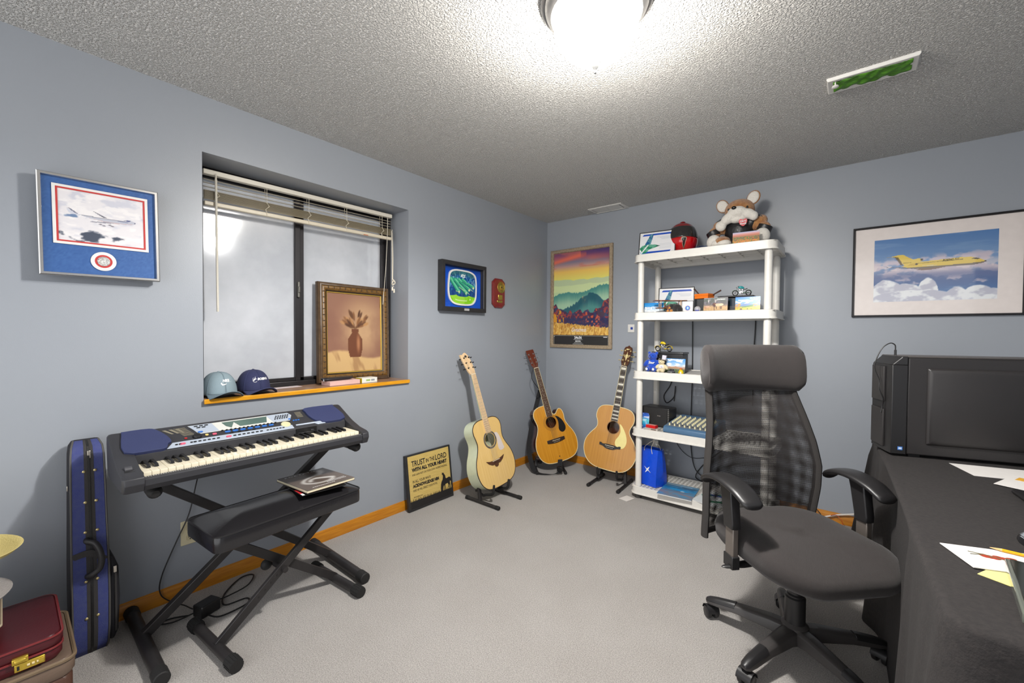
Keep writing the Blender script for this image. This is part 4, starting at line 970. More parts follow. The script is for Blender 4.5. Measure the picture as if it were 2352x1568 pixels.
def fleur(HM):
    m = MB()
    for p in ([(0, .045), (.006, .07), (.012, .10), (.004, .105), (0, .135), (-.004, .105), (-.012, .10), (-.006, .07)], [(.010, .075), (.022, .085), (.020, .10), (.014, .09)], [(-.010, .075), (-.022, .085), (-.020, .10), (-.014, .09)], [(-.02, .150), (-.005, .144), (.01, .152), (.02, .158), (.005, .156), (-.01, .158)], [(-.004, .01), (.004, .01), (.002, .035), (-.002, .035)]): m.sheet(p, .0022, HM)
    return m.v, m.f
G3M = gm(.877, -.362, .124, 9, -.2, .110, 1.06)
guitar('acoustic_guitar', 'big-bodied honey acoustic guitar with pale yellow pickguard, standing beside the white shelf', G3M, 'jumbo', MAHOG, HONEY, CRB, MAHOG, EBON, EBON,
    dict(hole=.343, bz=.190, rings=((.052, .054),), rosette=MATS['dark_rosette'], edge=True,
    guard=[(.050, .382), (.078, .358), (.112, .305), (.126, .250), (.114, .205), (.085, .190), (.052, .198), (.036, .222), (.038, .252), (.056, .285), (.064, .322), (.056, .355)], guardm=mat('guard_yellow', (228, 214, 136), .2),
    bridge=[(-.088, .206), (-.075, .206), (-.062, .198), (-.03, .203), (.03, .203), (.062, .198), (.075, .206), (.088, .206), (.088, .186), (.06, .182), (.03, .168), (0, .165), (-.03, .168), (-.06, .182), (-.088, .186)], bridgem=BL_,
    inlay=('block', [1, 3, 5, 7, 9, 12, 15, 17, 19]), head=[(-.0225, 0), (-.036, .04), (-.032, .09), (-.036, .15), (-.028, .172), (-.012, .178), (0, .190), (.012, .178), (.028, .172), (.036, .15), (.032, .09), (.036, .04), (.0225, 0)], tw=.036, tuner=mat('tuner_cream', (206, 186, 130), .3), headveneer=wood('walnut_veneer', (92, 52, 28), (60, 30, 16), .25, (3, 14, 3), coat=.4), logo=fleur, logom=mat('pearl_gold', (214, 196, 140), .3)))

# ------------------------------------------------------------------ guitar stands
def gstand(label, M, hook=.07):
    t = thing('guitar_stand', label, 'guitar stand', M, 'guitar stands')
    for s in (-1, 1):
        x = s * .13
        lg = MB().tube([(x, -.13, .0145), (x, .20, .0145)], .0125, 12).build('foot', STEEL, t)
        for y0, y1 in ((-.135, -.098), (.17, .205)): MB().tube([(x, y0, .0145), (x, y1, .0145)], .0145, 12).build('end_cap', RUB, lg, bevel=.003)
        MB().bar((x * .96, .06, .02), (x * .62, .15, .30), .026, .022, (0, 1, 0)).build('upright', STEEL, t, bevel=.003)
        ar = MB().tube(spline([(x * .80, .115, .085), (x * .72, .07, .052), (x * .68, .03, .062), (x * .66, -.015, .074), (x * .66, -.036, .092), (x * .66, -.043, .150)], 4), [.010] * 18 + [.0095, .009, .008], 10).build('cradle_arm', RUB, t)
    MB().tube([(-.116, .115, .080), (.116, .115, .080)], .009, 10).build('crossbar', STEEL, t)
    MB().tube([(-.08, .15, .295), (.08, .15, .295)], .012, 10).build('back_rest', RUB, t)
    return t
gstand('black folding stand under the pale-topped guitar with mint white sides', RZ(90, (.40, -1.226, 0)))
gstand('black folding stand under the cutaway guitar in the room corner', RZ(42, (.305, -.370, 0)))
gstand('black folding stand under the big honey guitar beside the shelf', RZ(4, (.912, -.375, 0)))

# ------------------------------------------------------------------ strap hanging from the corner guitar
gs = thing('guitar_strap', 'black woven guitar strap hanging behind the corner guitar and looping on the carpet', 'strap')
WEB = mat('black_webbing', (27, 26, 28), .85, bump=(500, .5, .002))
hp = G2M @ Vector((-.02, .0, .86)); p0 = tuple(hp)
def gp(x, y, z): return tuple(G2M @ Vector((x, y, z)))
st0 = [p0, (p0[0] + .002, p0[1] - .015, p0[2] - .12), (.148, -.345, .70), (.150, -.40, .60)]
MB().tube(spline([p0, (p0[0] + .0, p0[1] - .03, p0[2] - .10), (.163, -.335, .735)], 5), .003, 6).build('tie_cord', WEB, gs)
sd = (.6, .8, 0)
MB().strip(spline([(.163, -.335, .740), (.158, -.352, .68), (.156, -.40, .56), (.155, -.47, .36), (.160, -.50, .20), (.20, -.52, .09), (.27, -.55, .022), (.36, -.52, .012), (.43, -.46, .014), (.455, -.42, .035), (.44, -.40, .09), (.425, -.375, .125)], 6), .044, .003, sd).build('webbing', WEB, gs)
MB().box((.158, -.356, .675), (.014, .052, .022), RZ(-35) if False else None).build('buckle', BL_, gs, bevel=.003)
MB().box((.455, -.425, .055), (.05, .03, .045)).build('slide_buckle', BL_, gs, bevel=.005)
# ------------------------------------------------------------------ white resin shelving unit
SX0, SX1, SY0, SY1 = 1.148, 2.118, -.500, -.045
SCX, SCY = (SX0 + SX1) / 2, (SY0 + SY1) / 2
RES = mat('white_resin', (222, 219, 212), .38, bump=(300, .05, .001))
TOPS = [.098, .552, 1.000, 1.455, 1.905]
DK = [z - .008 for z in TOPS]
sh_ = thing('shelving_unit', 'white plastic five-tier shelving unit against the back wall', 'shelf', T(SCX, SCY, 0))
WX, WY = SX1 - SX0, SY1 - SY0
def shelf_mb():
    mb = MB()
    O = rrect(WX - .012, WY - .012, .055, 6); O2 = rrect(WX, WY, .058, 6); I = rrect(WX - .030, WY - .030, .048, 6)
    mb.loft([[(x, y, z) for x, y in q] for q, z in ((I, -.056), (O2, -.060), (O2, -.053), (O, -.051), (O, -.003), (I, 0), (I, -.006))], False, True)
    nx, ny = 30, 14; dx, dy = (WX - .05) / nx, (WY - .05) / ny
    xs = sorted([-(WX - .05) / 2 + dx * i + s for i in range(nx) for s in (dx * .22, dx * .78)] + [-(WX - .03) / 2, (WX - .03) / 2])
    ys = sorted([-(WY - .05) / 2 + dy * j + s for j in range(ny) for s in (dy * .26, dy * .74)] + [-(WY - .03) / 2, (WY - .03) / 2])
    for zz, flip in ((-.006, 0), (-.010, 1)):
        o = len(mb.v); mb.v += [(x, y, zz) for y in ys for x in xs]; w_ = len(xs)
        for j in range(len(ys) - 1):
            for i in range(len(xs) - 1):
                if i % 2 == 1 and j % 2 == 1 and not (i in (1, w_ - 3) and j in (1, len(ys) - 3)): continue
                a = o + j * w_ + i; mb.f.append((a, a + 1, a + 1 + w_, a + w_) if not flip else (a, a + w_, a + 1 + w_, a + 1))
    for j in range(1, ny, 3): mb.box((0, -(WY - .05) / 2 + dy * j, -.021), (WX - .04, .003, .022))
    for i in range(2, nx, 4): mb.box((-(WX - .05) / 2 + dx * i, 0, -.021), (.003, WY - .04, .022))
    return mb
s0 = shelf_mb().build('shelf_board', RES, sh_, smooth=35); s0.location = (0, 0, TOPS[0])
for z in TOPS[1:]:
    o = s0.copy(); COL.objects.link(o); o.location = (0, 0, z)
PX_, PY_ = WX / 2 - .0565, WY / 2 - .045
for k in range(4):
    z0, z1 = TOPS[k] - .004, TOPS[k + 1] - .050; h = z1 - z0
    for sx in (-1, 1):
        for sy in (-1, 1):
            o = MB().lathe([(.0235, z0), (.0235, z0 + .008), (.0235, z1 - .05), (.0235, z1 - .045), (.0225, z1 - .02), (.018, z1)], 24, T(sx * PX_, sy * PY_, 0)).build('post', RES, sh_, smooth=50)
for sx in (-1, 1):
    for sy in (-1, 1): MB().lathe([(.026, .001), (.028, .04)], 20, T(sx * PX_, sy * PY_, 0)).build('foot', mat('foot_grey', (70, 68, 66), .6), sh_)
D1, D2, D3, D4, D5 = [z - .0055 for z in reversed(TOPS)]     # deck heights, top shelf first

# helpers for small things
def blob(ells, vox=.006, it=4):
    mb = MB()
    for e in ells:
        c_, r_ = e[0], e[1]; M = T(*c_)
        if len(e) > 2: M = M @ Matrix.Rotation(math.radians(e[2][0]), 4, 'X') @ Matrix.Rotation(math.radians(e[2][1]), 4, 'Y') @ Matrix.Rotation(math.radians(e[2][2]), 4, 'Z')
        mb.ell((0, 0, 0), r_, 20, 14, M)
    return mb
def bblob(name, ells, m, parent, vox=.006, it=4):
    o = blob(ells).build(name, m, parent, smooth=180)
    r = o.modifiers.new('Remesh', 'REMESH'); r.mode = 'VOXEL'; r.voxel_size = vox; r.use_smooth_shade = True
    s = o.modifiers.new('Smooth', 'SMOOTH'); s.factor = .5; s.iterations = it
    return o
def card(name, label, cat, w_, h_, x, y, z, rz, lean_, cv, group=None, back=(230, 228, 224), thick=.0012):
    M = T(x, y, z) @ Matrix.Rotation(math.radians(rz), 4, 'Z') @ Matrix.Rotation(math.radians(-lean_), 4, 'X') @ UPZ
    t = thing(name, label, cat, M, group)
    MB().box((0, h_ / 2, -thick / 2 - .0002), (w_, h_, thick)).build('card_stock', mat('card_back', back, .6), t)
    p = cv.build('picture', t, .0004, .25, .3); p.location = (0, h_ / 2, 0)
    return t

# ---- certificates (printed: white sheet, blue bands, coloured tail fin)
def cert_cv(nx, ny):
    c = Cv(.26, .19, nx, ny, (224, 224, 226))
    c.poly([(.06, .85), (.11, .93), (.92, .93), (.95, .85)], (22, 72, 176)); c.poly([(.10, .05), (.16, .13), (.90, .13), (.86, .05)], (22, 72, 176)); c.poly([(.0, 0), (.14, .0), (.10, .10), (0, .13)], (24, 130, 196))
    m = c.f(12, 10, 3, 3)
    c.poly([(.10, .30), (.30, .90), (.40, .93), (.32, .46), (.22, .42)], (36, 92, 140)); c.poly([(.0, .30), (.08, .42), (.25, .46), (.45, .43), (.60, .36), (.42, .28), (.28, .22), (.20, .08), (.10, .06)], (40, 128, 92))
    c.put((np.abs(c.a[..., 0] - 38) < 6) * sstep(.5, .6, m), (132, 186, 168), .6); c.line([(.03, .02), (.24, .42)], .025, (226, 226, 228)); c.poly([(.50, .39), (.60, .36), (.50, .34)], (50, 60, 76))
    for k, (a_, b_) in enumerate(((.50, .92), (.58, .92), (.62, .92), (.62, .90))): c.line([(a_, .76 - .035 * k), (b_, .76 - .035 * k)], .006, (160, 170, 184), .7)
    for k in range(7): c.line([(.58, .44 - .035 * k), (.90, .44 - .035 * k)], .005, (180, 184, 190), .7)
    return c
def certificate(label, M):
    t = thing('framed_certificate', label, 'certificate', M)
    frame_mb(.272, .202, [(0, -.008), (0, .001), (.003, .002), (.0055, .001), (.0055, -.008)]).build('frame', BLACKP, t)
    MB().box((0, 0, -.005), (.262, .192, .004)).build('backing', BLACKP, t)
    cert_cv(110, 80).build('sheet', t, -.0025, .25, .6)
    for sx in (-1, 1):
        for sy in (-1, 1): MB().prism([(sx * .130, sy * .095), (sx * .130, sy * .070), (sx * .105, sy * .095)][::1 if sx * sy > 0 else -1], -.0024, -.0018).build('corner_mount', mat('corner_white', (226, 226, 224), .3), t)
    return t
certificate('certificate with blue bands leaning on the red helmet, top shelf', T(1.318, -.433, D1 + .002) @ Matrix.Rotation(math.radians(10), 4, 'Z') @ Matrix.Rotation(math.radians(-18), 4, 'X') @ UPZ @ Matrix.Rotation(math.radians(1), 4, 'Z') @ T(-.005, .101, 0))
certificate('certificate with blue bands standing behind the wooden biplane, second shelf', T(1.392, -.225, D2 + .012) @ Matrix.Rotation(math.radians(6), 4, 'Z') @ Matrix.Rotation(math.radians(-6), 4, 'X') @ UPZ @ T(.005, .101, 0))

# ---- red motorcycle helmet
hl = thing('motorcycle_helmet', 'glossy red full-face motorcycle helmet with dark visor on the top shelf', 'helmet', T(1.452, -.262, D1) @ Matrix.Rotation(math.radians(22), 4, 'Z'))
RED = mat('helmet_red', (196, 14, 20), .12, coat=.8, var=(6, (176, 8, 14), 1.)); MAR = mat('helmet_maroon', (140, 36, 40), .14, coat=.6)
def hpt(az, v, k=1.):
    # az 0 = front (-y); v from 0 (bottom) to 1 (crown)
    ph = -1.02 + v * (PI / 2 + 1.02); r = math.cos(ph) ** .85
    fx = 1 + .10 * max(0, math.cos(az)) * (1 - min(1, abs(v - .28) / .3))
    return (k * .112 * r * math.sin(az), -k * .130 * r * math.cos(az) * fx, .118 + k * .134 * math.sin(ph) * (1. if ph > 0 else .92))
def hpatch(a0, a1, v0, v1, k, nu=28, nv=12): return MB().grid(lambda u, v: hpt(a0 + (a1 - a0) * u, v0 + (v1 - v0) * v, k), nu, nv)
MB().grid(lambda u, v: hpt(2 * PI * u, v * .999, 1.), 48, 24).build('shell', MAR, hl, smooth=180)
hpatch(-1.75, 1.75, .0, .40, 1.012).build('chin_bar', RED, hl, smooth=180, solid=.004)
hpatch(-1.5, 1.5, .40, .68, 1.018).build('visor', mat('visor_dark', (44, 42, 42), .1, coat=.5), hl, smooth=180, solid=.003)
hpatch(-1.9, -1.5, .30, .62, 1.02, 8, 8).build('visor_pivot', MATS['helmet_maroon'], hl, smooth=180, solid=.004); hpatch(1.5, 1.9, .30, .62, 1.02, 8, 8).build('visor_pivot', MATS['helmet_maroon'], hl, smooth=180, solid=.004)
def tri_patch(pts, k): 
    P = [Vector(hpt(a, v, k)) for a, v in pts]; return P
vp = [(-.16, .37), (-.08, .385), (0, .39), (.08, .385), (.16, .37), (.06, .21), (0, .13), (-.06, .21)]
MB().add([hpt(a, v, 1.035) for a, v in vp] + [hpt(0, .30, 1.04)], [(i, (i + 1) % 8, 8) for i in range(8)]).build('chin_vent', BLACKP, hl, smooth=0)
MB().tube([hpt(a, v, 1.036) for a, v in vp], .0028, 6, closed=True).build('vent_outline', mat('vent_silver', (196, 186, 160), .3, metal=.6), hl)
MB().ell((0, -.01, .250), (.022, .045, .008), 16, 8).build('top_vent', MAR, hl)
# ---- blue cap brim beside the helmet
bc = thing('baseball_cap', 'blue baseball cap lying beside the red helmet on the top shelf', 'cap', T(1.612, -.215, D1))
CAPB = mat('cap_blue', (52, 72, 124), .8, bump=(400, .4, .002))
MB().grid(lambda u, v: ((u - .5) * .17, -.055 - .075 * v * math.sin(PI * (.12 + .76 * u)), .026 + .026 * math.sin(PI * u) - .012 * v), 20, 8).build('brim', CAPB, bc, smooth=180, solid=.003)
MB().grid(lambda u, v: (.082 * math.cos(PI * 2 * u) * math.cos(v * PI / 2 * .995), .02 + .09 * math.sin(2 * PI * u) * math.cos(v * PI / 2 * .995), .001 + .062 * math.sin(v * PI / 2)), 28, 10).build('crown', CAPB, bc, smooth=180, solid=.002)

# ---- plush dog in biker jacket
pd = thing('plush_dog', 'big brown plush dog in a black biker jacket on the top shelf', 'plush toy', T(1.852, -.275, D1))
FUR = mat('brown_fur', (150, 92, 46), .95, bump=(160, 1., .008), var=(40, (186, 136, 82), 1.1), sheen=.4); WFUR = mat('white_plush', (226, 221, 212), .95, bump=(180, .8, .005), sheen=.3); LEA = mat('black_leatherette', (30, 29, 31), .38, bump=(45, .5, .006))
bblob('body', [((0, 0, .12), (.085, .075, .11)), ((0, -.005, .275), (.098, .085, .080)), ((-.115, -.02, .165), (.06, .045, .045), (0, 38, 0)), ((.120, -.01, .170), (.062, .045, .045), (0, -38, 0)), ((-.155, -.045, .12), (.04, .04, .05)), ((.158, -.03, .12), (.042, .04, .05)), ((-.09, -.075, .045), (.055, .075, .045)), ((.09, -.075, .045), (.055, .075, .045))], FUR, pd, .007)
jk = bblob('jacket', [((0, -.006, .125), (.095, .083, .095)), ((-.07, -.01, .175), (.05, .05, .045), (0, 35, 0)), ((.075, -.01, .175), (.05, .05, .045), (0, -35, 0)), ((0, -.02, .05), (.09, .075, .05))], LEA, pd, .007)
for s in (-1, 1):
    MB().prism([(s * .04, .20), (s * .10, .235), (s * .150, .205), (s * .085, .17)][::s], .035, .042, UPZ @ T(0, 0, 0) if s > 0 else UPZ).build('collar', LEA, pd, bevel=.003)
mz = bblob('muzzle', [((0, -.085, .245), (.062, .045, .042)), ((-.055, -.085, .21), (.055, .035, .036), (0, -35, 0)), ((.065, -.080, .225), (.050, .034, .036), (0, 20, 0)), ((-.105, -.075, .165), (.036, .028, .038), (0, -35, 0)), ((.10, -.078, .205), (.03, .028, .032)), ((0, -.075, .195), (.05, .035, .025))], WFUR, pd, .006)
MB().ell((-.012, -.128, .268), (.016, .011, .012), 16, 10).build('nose', mat('plush_nose', (20, 19, 20), .25), mz)
for s, x in ((-1, -.055), (1, .062)): MB().ell((x, -.083, .272), (.007, .006, .009), 12, 8).build('eye', mat('plush_eye', (18, 14, 12), .12, coat=.6), pd)
for s, cx, cz, tl_ in ((-1, -.112, .325, 28), (1, .085, .352, -24)):
    e_ = MB().ell((0, 0, 0), (.042, .016, .052), 18, 12, T(cx, .0, cz) @ RY(-tl_)).build('ear', FUR, pd); MB().ell((0, -.009, -.002), (.036, .012, .045), 18, 12, T(cx, .0, cz) @ RY(-tl_)).build('inner_ear', WFUR, e_)
for s, x, y, z in ((-1, -.150, -.075, .055), (1, .152, -.06, .065)):
    bblob('paw', [((x, y, z), (.048, .045, .055)), ((x - s * .03, y - .02, .035), (.045, .045, .03))], WFUR, pd, .006)
    MB().lathe([(.036, -.02), (.046, -.02), (.046, .02), (.036, .02)], 20, T(s * .160, -.042 if s < 0 else -.028, .122) @ RY(s * 22), ).build('cuff', LEA, pd, bevel=.004)
for s in (-1, 1): bblob('foot', [((s * .075, -.110, .030), (.05, .05, .029))], WFUR, pd, .006)
em = MB().prism(spline([(.0, -.026), (.020, -.010), (.026, .012), (.014, .024), (0, .016), (-.014, .024), (-.026, .012), (-.020, -.010)], 3, True), 0, .003, T(.042, -.103, .165) @ RX(8) @ UPZ).build('chest_emblem', mat('emblem_red', (206, 22, 40), .4), jk, bevel=0)
q = text_mb('Hard', .018, .04, T(.042, -.1115, .172) @ RX(8) @ UPZ, bold=.0005, shear=.2); q2 = text_mb('Rock', .018, .04, T(.043, -.1095, .155) @ RX(8) @ UPZ, bold=.0005, shear=.2)
q.add(q2.v, q2.f).build('lettering', WHITEINK, em, smooth=0)

# ---- postcards
def autumn():
    c = Cv(.158, .081, 70, 40); c.grad([(0, (200, 140, 30)), (.3, (190, 120, 40)), (.5, (120, 110, 70)), (.7, (196, 120, 96)), (.85, (214, 160, 160)), (1, (176, 190, 222))])
    n = c.f(26, 14, 2, 3); c.put(sstep(.5, .6, n) * (c.v < .55), (214, 110, 40), .8); c.put(sstep(.55, .63, c.f(30, 12, 12, 3)) * (c.v < .6), (86, 120, 44), .8); c.put(sstep(.52, .6, c.f(24, 16, 22, 3)) * (abs(c.v - .45) < .12), (70, 76, 70), .8); return c
card('postcard', 'autumn forest postcard leaning on the plush dog, top shelf', 'postcard',   .158, .081, 1.927, -.462, D1, 4, 6, autumn(), 'postcards on the white shelf')
def manitou():
    c = Cv(.155, .085, 60, 36); c.grad([(0, (90, 100, 110)), (.2, (214, 218, 222)), (.38, (190, 206, 220)), (.5, (60, 140, 196)), (1, (30, 130, 204))])
    n = c.f(10, 12, 4, 3); c.put(sstep(.52, .62, n) * (c.v < .4), (240, 240, 240), .8); c.put(sstep(.03, .0, abs(c.v - .78)) , (90, 170, 220), .7); c.put(sstep(.5, .65, c.f(30, 8, 8, 2)) * (c.v < .14), (60, 84, 60), .8); return c
pm_ = card('postcard', 'blue and white postcard lettered MANITOU behind the wooden biplane', 'postcard', .155, .082, 1.277, -.385, D2 + .0015, 6, 8, manitou(), 'postcards on the white shelf')
text_mb('MANITOU', .026, .115, T(-.012, .042, .001), bold=.0012, shear=.15).build('lettering', WHITEINK, pm_, smooth=0)
def elk():
    c = Cv(.158, .098, 76, 48); c.grad([(0, (176, 146, 106)), (.3, (184, 152, 110)), (.42, (150, 128, 110)), (.55, (100, 96, 96)), (1, (92, 104, 96))])
    c.put(sstep(.48, .62, c.f(14, 10, 6, 3)) * (c.v > .45), (122, 116, 126), .8); c.put(sstep(.5, .62, c.f(22, 10, 9, 3)) * (c.v < .4), (206, 166, 120), .7)
    c.ell(.63, .47, .17, .11, (218, 184, 150)); c.ell(.74, .5, .09, .08, (226, 198, 166)); c.ell(.44, .47, .06, .14, (92, 66, 62), rot=.3); c.ell(.47, .58, .05, .05, (120, 82, 70)); c.ell(.17, .36, .1, .06, (200, 160, 136)); c.ell(.08, .28, .05, .05, (176, 120, 96))
    for x in (.45, .54, .70, .74): c.line([(x, .36), (x + .005, .08 if x < .5 else .2)], .022, (84, 60, 56))
    for x in (.2, .49): 
        c.line([(x, .66), (x - .02, .88)], .012, (210, 200, 196)); c.line([(x, .7), (x + .06, .86)], .012, (210, 200, 196)); c.line([(x - .005, .75), (x + .02, .9)], .010, (210, 200, 196))
    return c
pe = card('postcard', 'postcard of a bull elk in a meadow, second shelf', 'postcard', .157, .100, 1.735, -.418, D2 + .0015, 0, 8, elk(), 'postcards on the white shelf')
text_mb('COLORADO', .014, .055, T(.035, .087, .001), bold=.0004).build('lettering', WHITEINK, pe, smooth=0)
def colo():
    c = Cv(.150, .099, 80, 54); c.grad([(0, (170, 170, 30)), (.2, (190, 180, 40)), (.32, (150, 150, 60)), (.45, (110, 140, 180)), (.7, (90, 150, 210)), (.85, (30, 130, 200)), (1, (10, 110, 190))])
    c.put(sstep(.48, .6, c.f(6, 10, 5, 4)) * (abs(c.v - .66) < .15), (236, 238, 242), .95); c.poly([(.0, .40), (.25, .42), (.45, .60), (.6, .50), (.75, .44), (1, .62), (1, .35), (0, .35)], (84, 118, 170)); c.poly([(.36, .52), (.45, .60), (.53, .55)], (230, 234, 240)); c.poly([(.8, .5), (.9, .57), (1, .60), (1, .52)], (220, 226, 236))
    c.poly([(.25, .30), (.55, .40), (.75, .46), (.7, .32), (.3, .26)], (70, 124, 50)); c.ell(.16, .46, .05, .09, (226, 140, 36)); c.put(sstep(.45, .6, c.f(20, 14, 7, 3)) * (c.v < .5) * (c.v > .18) * ((c.u > .72) + (c.u < .22)), (222, 140, 40), .9)
    c.ell(.24, .15, .05, .05, (90, 50, 40)); c.ell(.5, .16, .02, .04, (70, 44, 40)); c.ell(.65, .16, .025, .035, (150, 100, 60)); return c
pc2 = card('postcard', 'bright postcard of autumn trees under a blue mountain sky, second shelf', 'postcard', .150, .097, 1.937, -.418, D2, 0, 6, colo(), 'postcards on the white shelf')
text_mb('COLORADO', .014, .052, T(.038, .086, .001), bold=.0004).build('lettering', WHITEINK, pc2, smooth=0)
def mesa():
    c = Cv(.150, .108, 70, 54); c.grad([(0, (110, 120, 90)), (.22, (96, 110, 86)), (.33, (176, 150, 126)), (.42, (190, 170, 160)), (.5, (180, 204, 230)), (1, (70, 140, 206))])
    c.put(sstep(.5, .62, c.f(5, 11, 6, 4)) * (c.v > .45), (236, 238, 242), .95); c.poly([(.1, .32), (.2, .40), (.45, .42), (.52, .46), (.62, .42), (.9, .36), (1, .32)], (176, 136, 108)); c.put(sstep(.5, .6, c.f(30, 12, 16, 2)) * (c.v < .25), (74, 96, 66), .8); return c
card('postcard', 'postcard of desert mesas under blue sky, third shelf behind toys', 'postcard', .148, .106, 1.452, -.392, D3 + .0015, -4, 8, mesa(), 'postcards on the white shelf')

# ---- wooden biplane
bp_ = thing('toy_biplane', 'brown wooden toy biplane on the second shelf', 'toy plane', T(1.405, -.39, D2) @ Matrix.Rotation(math.radians(-52), 4, 'Z'))
WD_ = wood('toy_wood', (134, 78, 34), (104, 56, 22), .35, (2, 14, 2), coat=.3)
MB().tube([(-.10, 0, .045), (-.06, 0, .047), (0, 0, .048), (.05, 0, .047), (.075, 0, .046)], [.009, .014, .02, .021, .016], 14).build('fuselage', WD_, bp_)
MB().box((.012, 0, .092), (.055, .245, .006), RY(-3)).build('upper_wing', WD_, bp_, bevel=.003); MB().box((.008, 0, .036), (.05, .21, .006), RY(-3)).build('lower_wing', WD_, bp_, bevel=.003)
for s in (-1, 1):
    for dx in (-.01, .03): MB().tube([(dx, s * .075, .038), (dx, s * .075, .091)], .003, 8).build('strut', mat('toy_wood_light', (196, 146, 90), .5), bp_)
    w_ = MB().tube([(.03, s * .035, .016), (.03, s * .043, .016)], .015, 18).build('wheel', BLACKP, bp_, bevel=.002)
MB().bar((.078, -.045, .03), (.078, .045, .062), .003, .012, (0, 0, 1)).build('propeller', WD_, bp_, bevel=.002)
MB().box((-.098, 0, .05), (.028, .085, .004)).build('tailplane', WD_, bp_, bevel=.002); MB().box((-.100, 0, .068), (.028, .004, .036)).build('tail_fin', WD_, bp_, bevel=.002)
# ---- small black-and-tan plush dog
sd_ = thing('plush_dog', 'small black and tan plush dog lying in front of the biplane', 'plush toy', T(1.465, -.455, D2) @ Matrix.Rotation(math.radians(-20), 4, 'Z'))
BF_ = mat('black_plush', (28, 26, 26), .95, bump=(220, .9, .004), sheen=.3); TF_ = mat('tan_plush', (184, 122, 52), .95, bump=(220, .9, .004), sheen=.3)
bblob('body', [((.015, .0, .034), (.042, .025, .03)), ((-.018, -.008, .044), (.024, .022, .022)), ((.045, 0, .022), (.02, .022, .022))], BF_, sd_, .003)
bblob('muzzle', [((-.024, -.028, .034), (.012, .012, .011))], TF_, sd_, .003); MB().ell((-.026, -.040, .038), (.004, .003, .003), 10, 6).build('nose', BLACKP, sd_)
for x in (-.036, -.006): MB().ell((x, -.028, .012), (.010, .014, .012), 12, 8).build('paw', TF_, sd_)
for x in (-.034, .0): MB().ell((x, -.006, .058), (.007, .004, .010), 10, 8).build('ear', BF_, sd_)
# ---- small framed seal badge
bd = thing('framed_badge', 'small black framed white card with a round blue seal, second shelf', 'picture frame', T(1.538, -.398, D2) @ RX(-5) @ UPZ)
frame_mb(.084, .088, [(0, -.006), (0, .001), (.003, .001), (.003, -.006)], M=T(0, .044, 0)).build('frame', BLACKP, bd)
MB().box((0, .044, -.003), (.079, .083, .004)).build('white_card', mat('card_white', (226, 224, 224), .5), bd)
for r0, r1, m_ in ((.0005, .016, mat('seal_blue', (42, 106, 196), .4)), (.017, .020, mat('seal_ring', (170, 140, 150), .4))): MB().lathe([(r0, .0), (r0, .0008), (r1, .0008), (r1, 0)], 28, T(.002, .034, -.0012)).build('seal', m_, bd)
MB().ell((.002, .034, 0), (.008, .010, .001), 12, 6).build('seal_figure', mat('seal_pale', (170, 206, 240), .4), bd)
# ---- glass ball with picture
ob = thing('glass_ball', 'small clear glass ball with a blue and white picture inside, second shelf', 'paperweight', T(1.620, -.432, D2))
MB().ell((0, 0, .0215), .0215, 24, 16).build('ball', mat('clear_ball', (235, 235, 240), .05, trans=.6, coat=.5), ob, smooth=180)
MB().ell((0, -.008, .013), (.016, .012, .009), 16, 10).build('blue_base', mat('ball_blue', (50, 60, 170), .3), ob); MB().ell((0, -.008, .028), (.012, .010, .009), 14, 8).build('painted_scene', mat('ball_pic', (186, 160, 150), .4, var=(120, (90, 110, 80), 1.5)), ob)
# ---- black speakers/boxes
ra = thing('radio', 'flat black radio box with grille behind the elk postcard', 'radio', T(1.745, -.300, D2))
MB().box((0, 0, .052), (.315, .085, .103)).build('cabinet', BLACKP, ra, bevel=.004)
MB().box((.083, -.0435, .062), (.05, .003, .066)).build('display', mat('radio_display', (30, 44, 54), .15), ra); gq = MB()
for k in range(8): gq.box((.083, -.0445, .012 + .004 * k), (.05, .003, .0018))
gq.build('grille', mat('grille_grey', (74, 74, 76), .5), ra, smooth=0)
tr_ = thing('tray', 'thin black tray under the green toy motorcycle', 'tray', T(1.850, -.315, D2 + .1045)); MB().box((0, 0, .004), (.225, .11, .008)).build('tray', BLACKP, tr_, bevel=.002); MB().box((0, 0, .009), (.20, .09, .002)).build('felt_lining', mat('felt_dark', (38, 38, 40), .9), tr_)
og = thing('orange_box', 'orange cardboard box with two dark sticks on the radio', 'box', T(1.632, -.305, D2 + .1045) @ Matrix.Rotation(math.radians(-16), 4, 'Z'))
ORG = mat('orange_card', (226, 112, 10), .5); MB().box((0, 0, .010), (.105, .085, .020)).build('base', ORG, og, bevel=.001); MB().box((0, 0, .028), (.108, .088, .015)).build('lid', ORG, og, bevel=.001)
for a, b_ in (((.04, .02, .02), (.105, .04, .058)), ((-.045, .02, .028), (-.105, .035, .085))): MB().tube([a, b_], [.004, .006], 8).build('stick', mat('stick_brown', (70, 46, 38), .5), og)

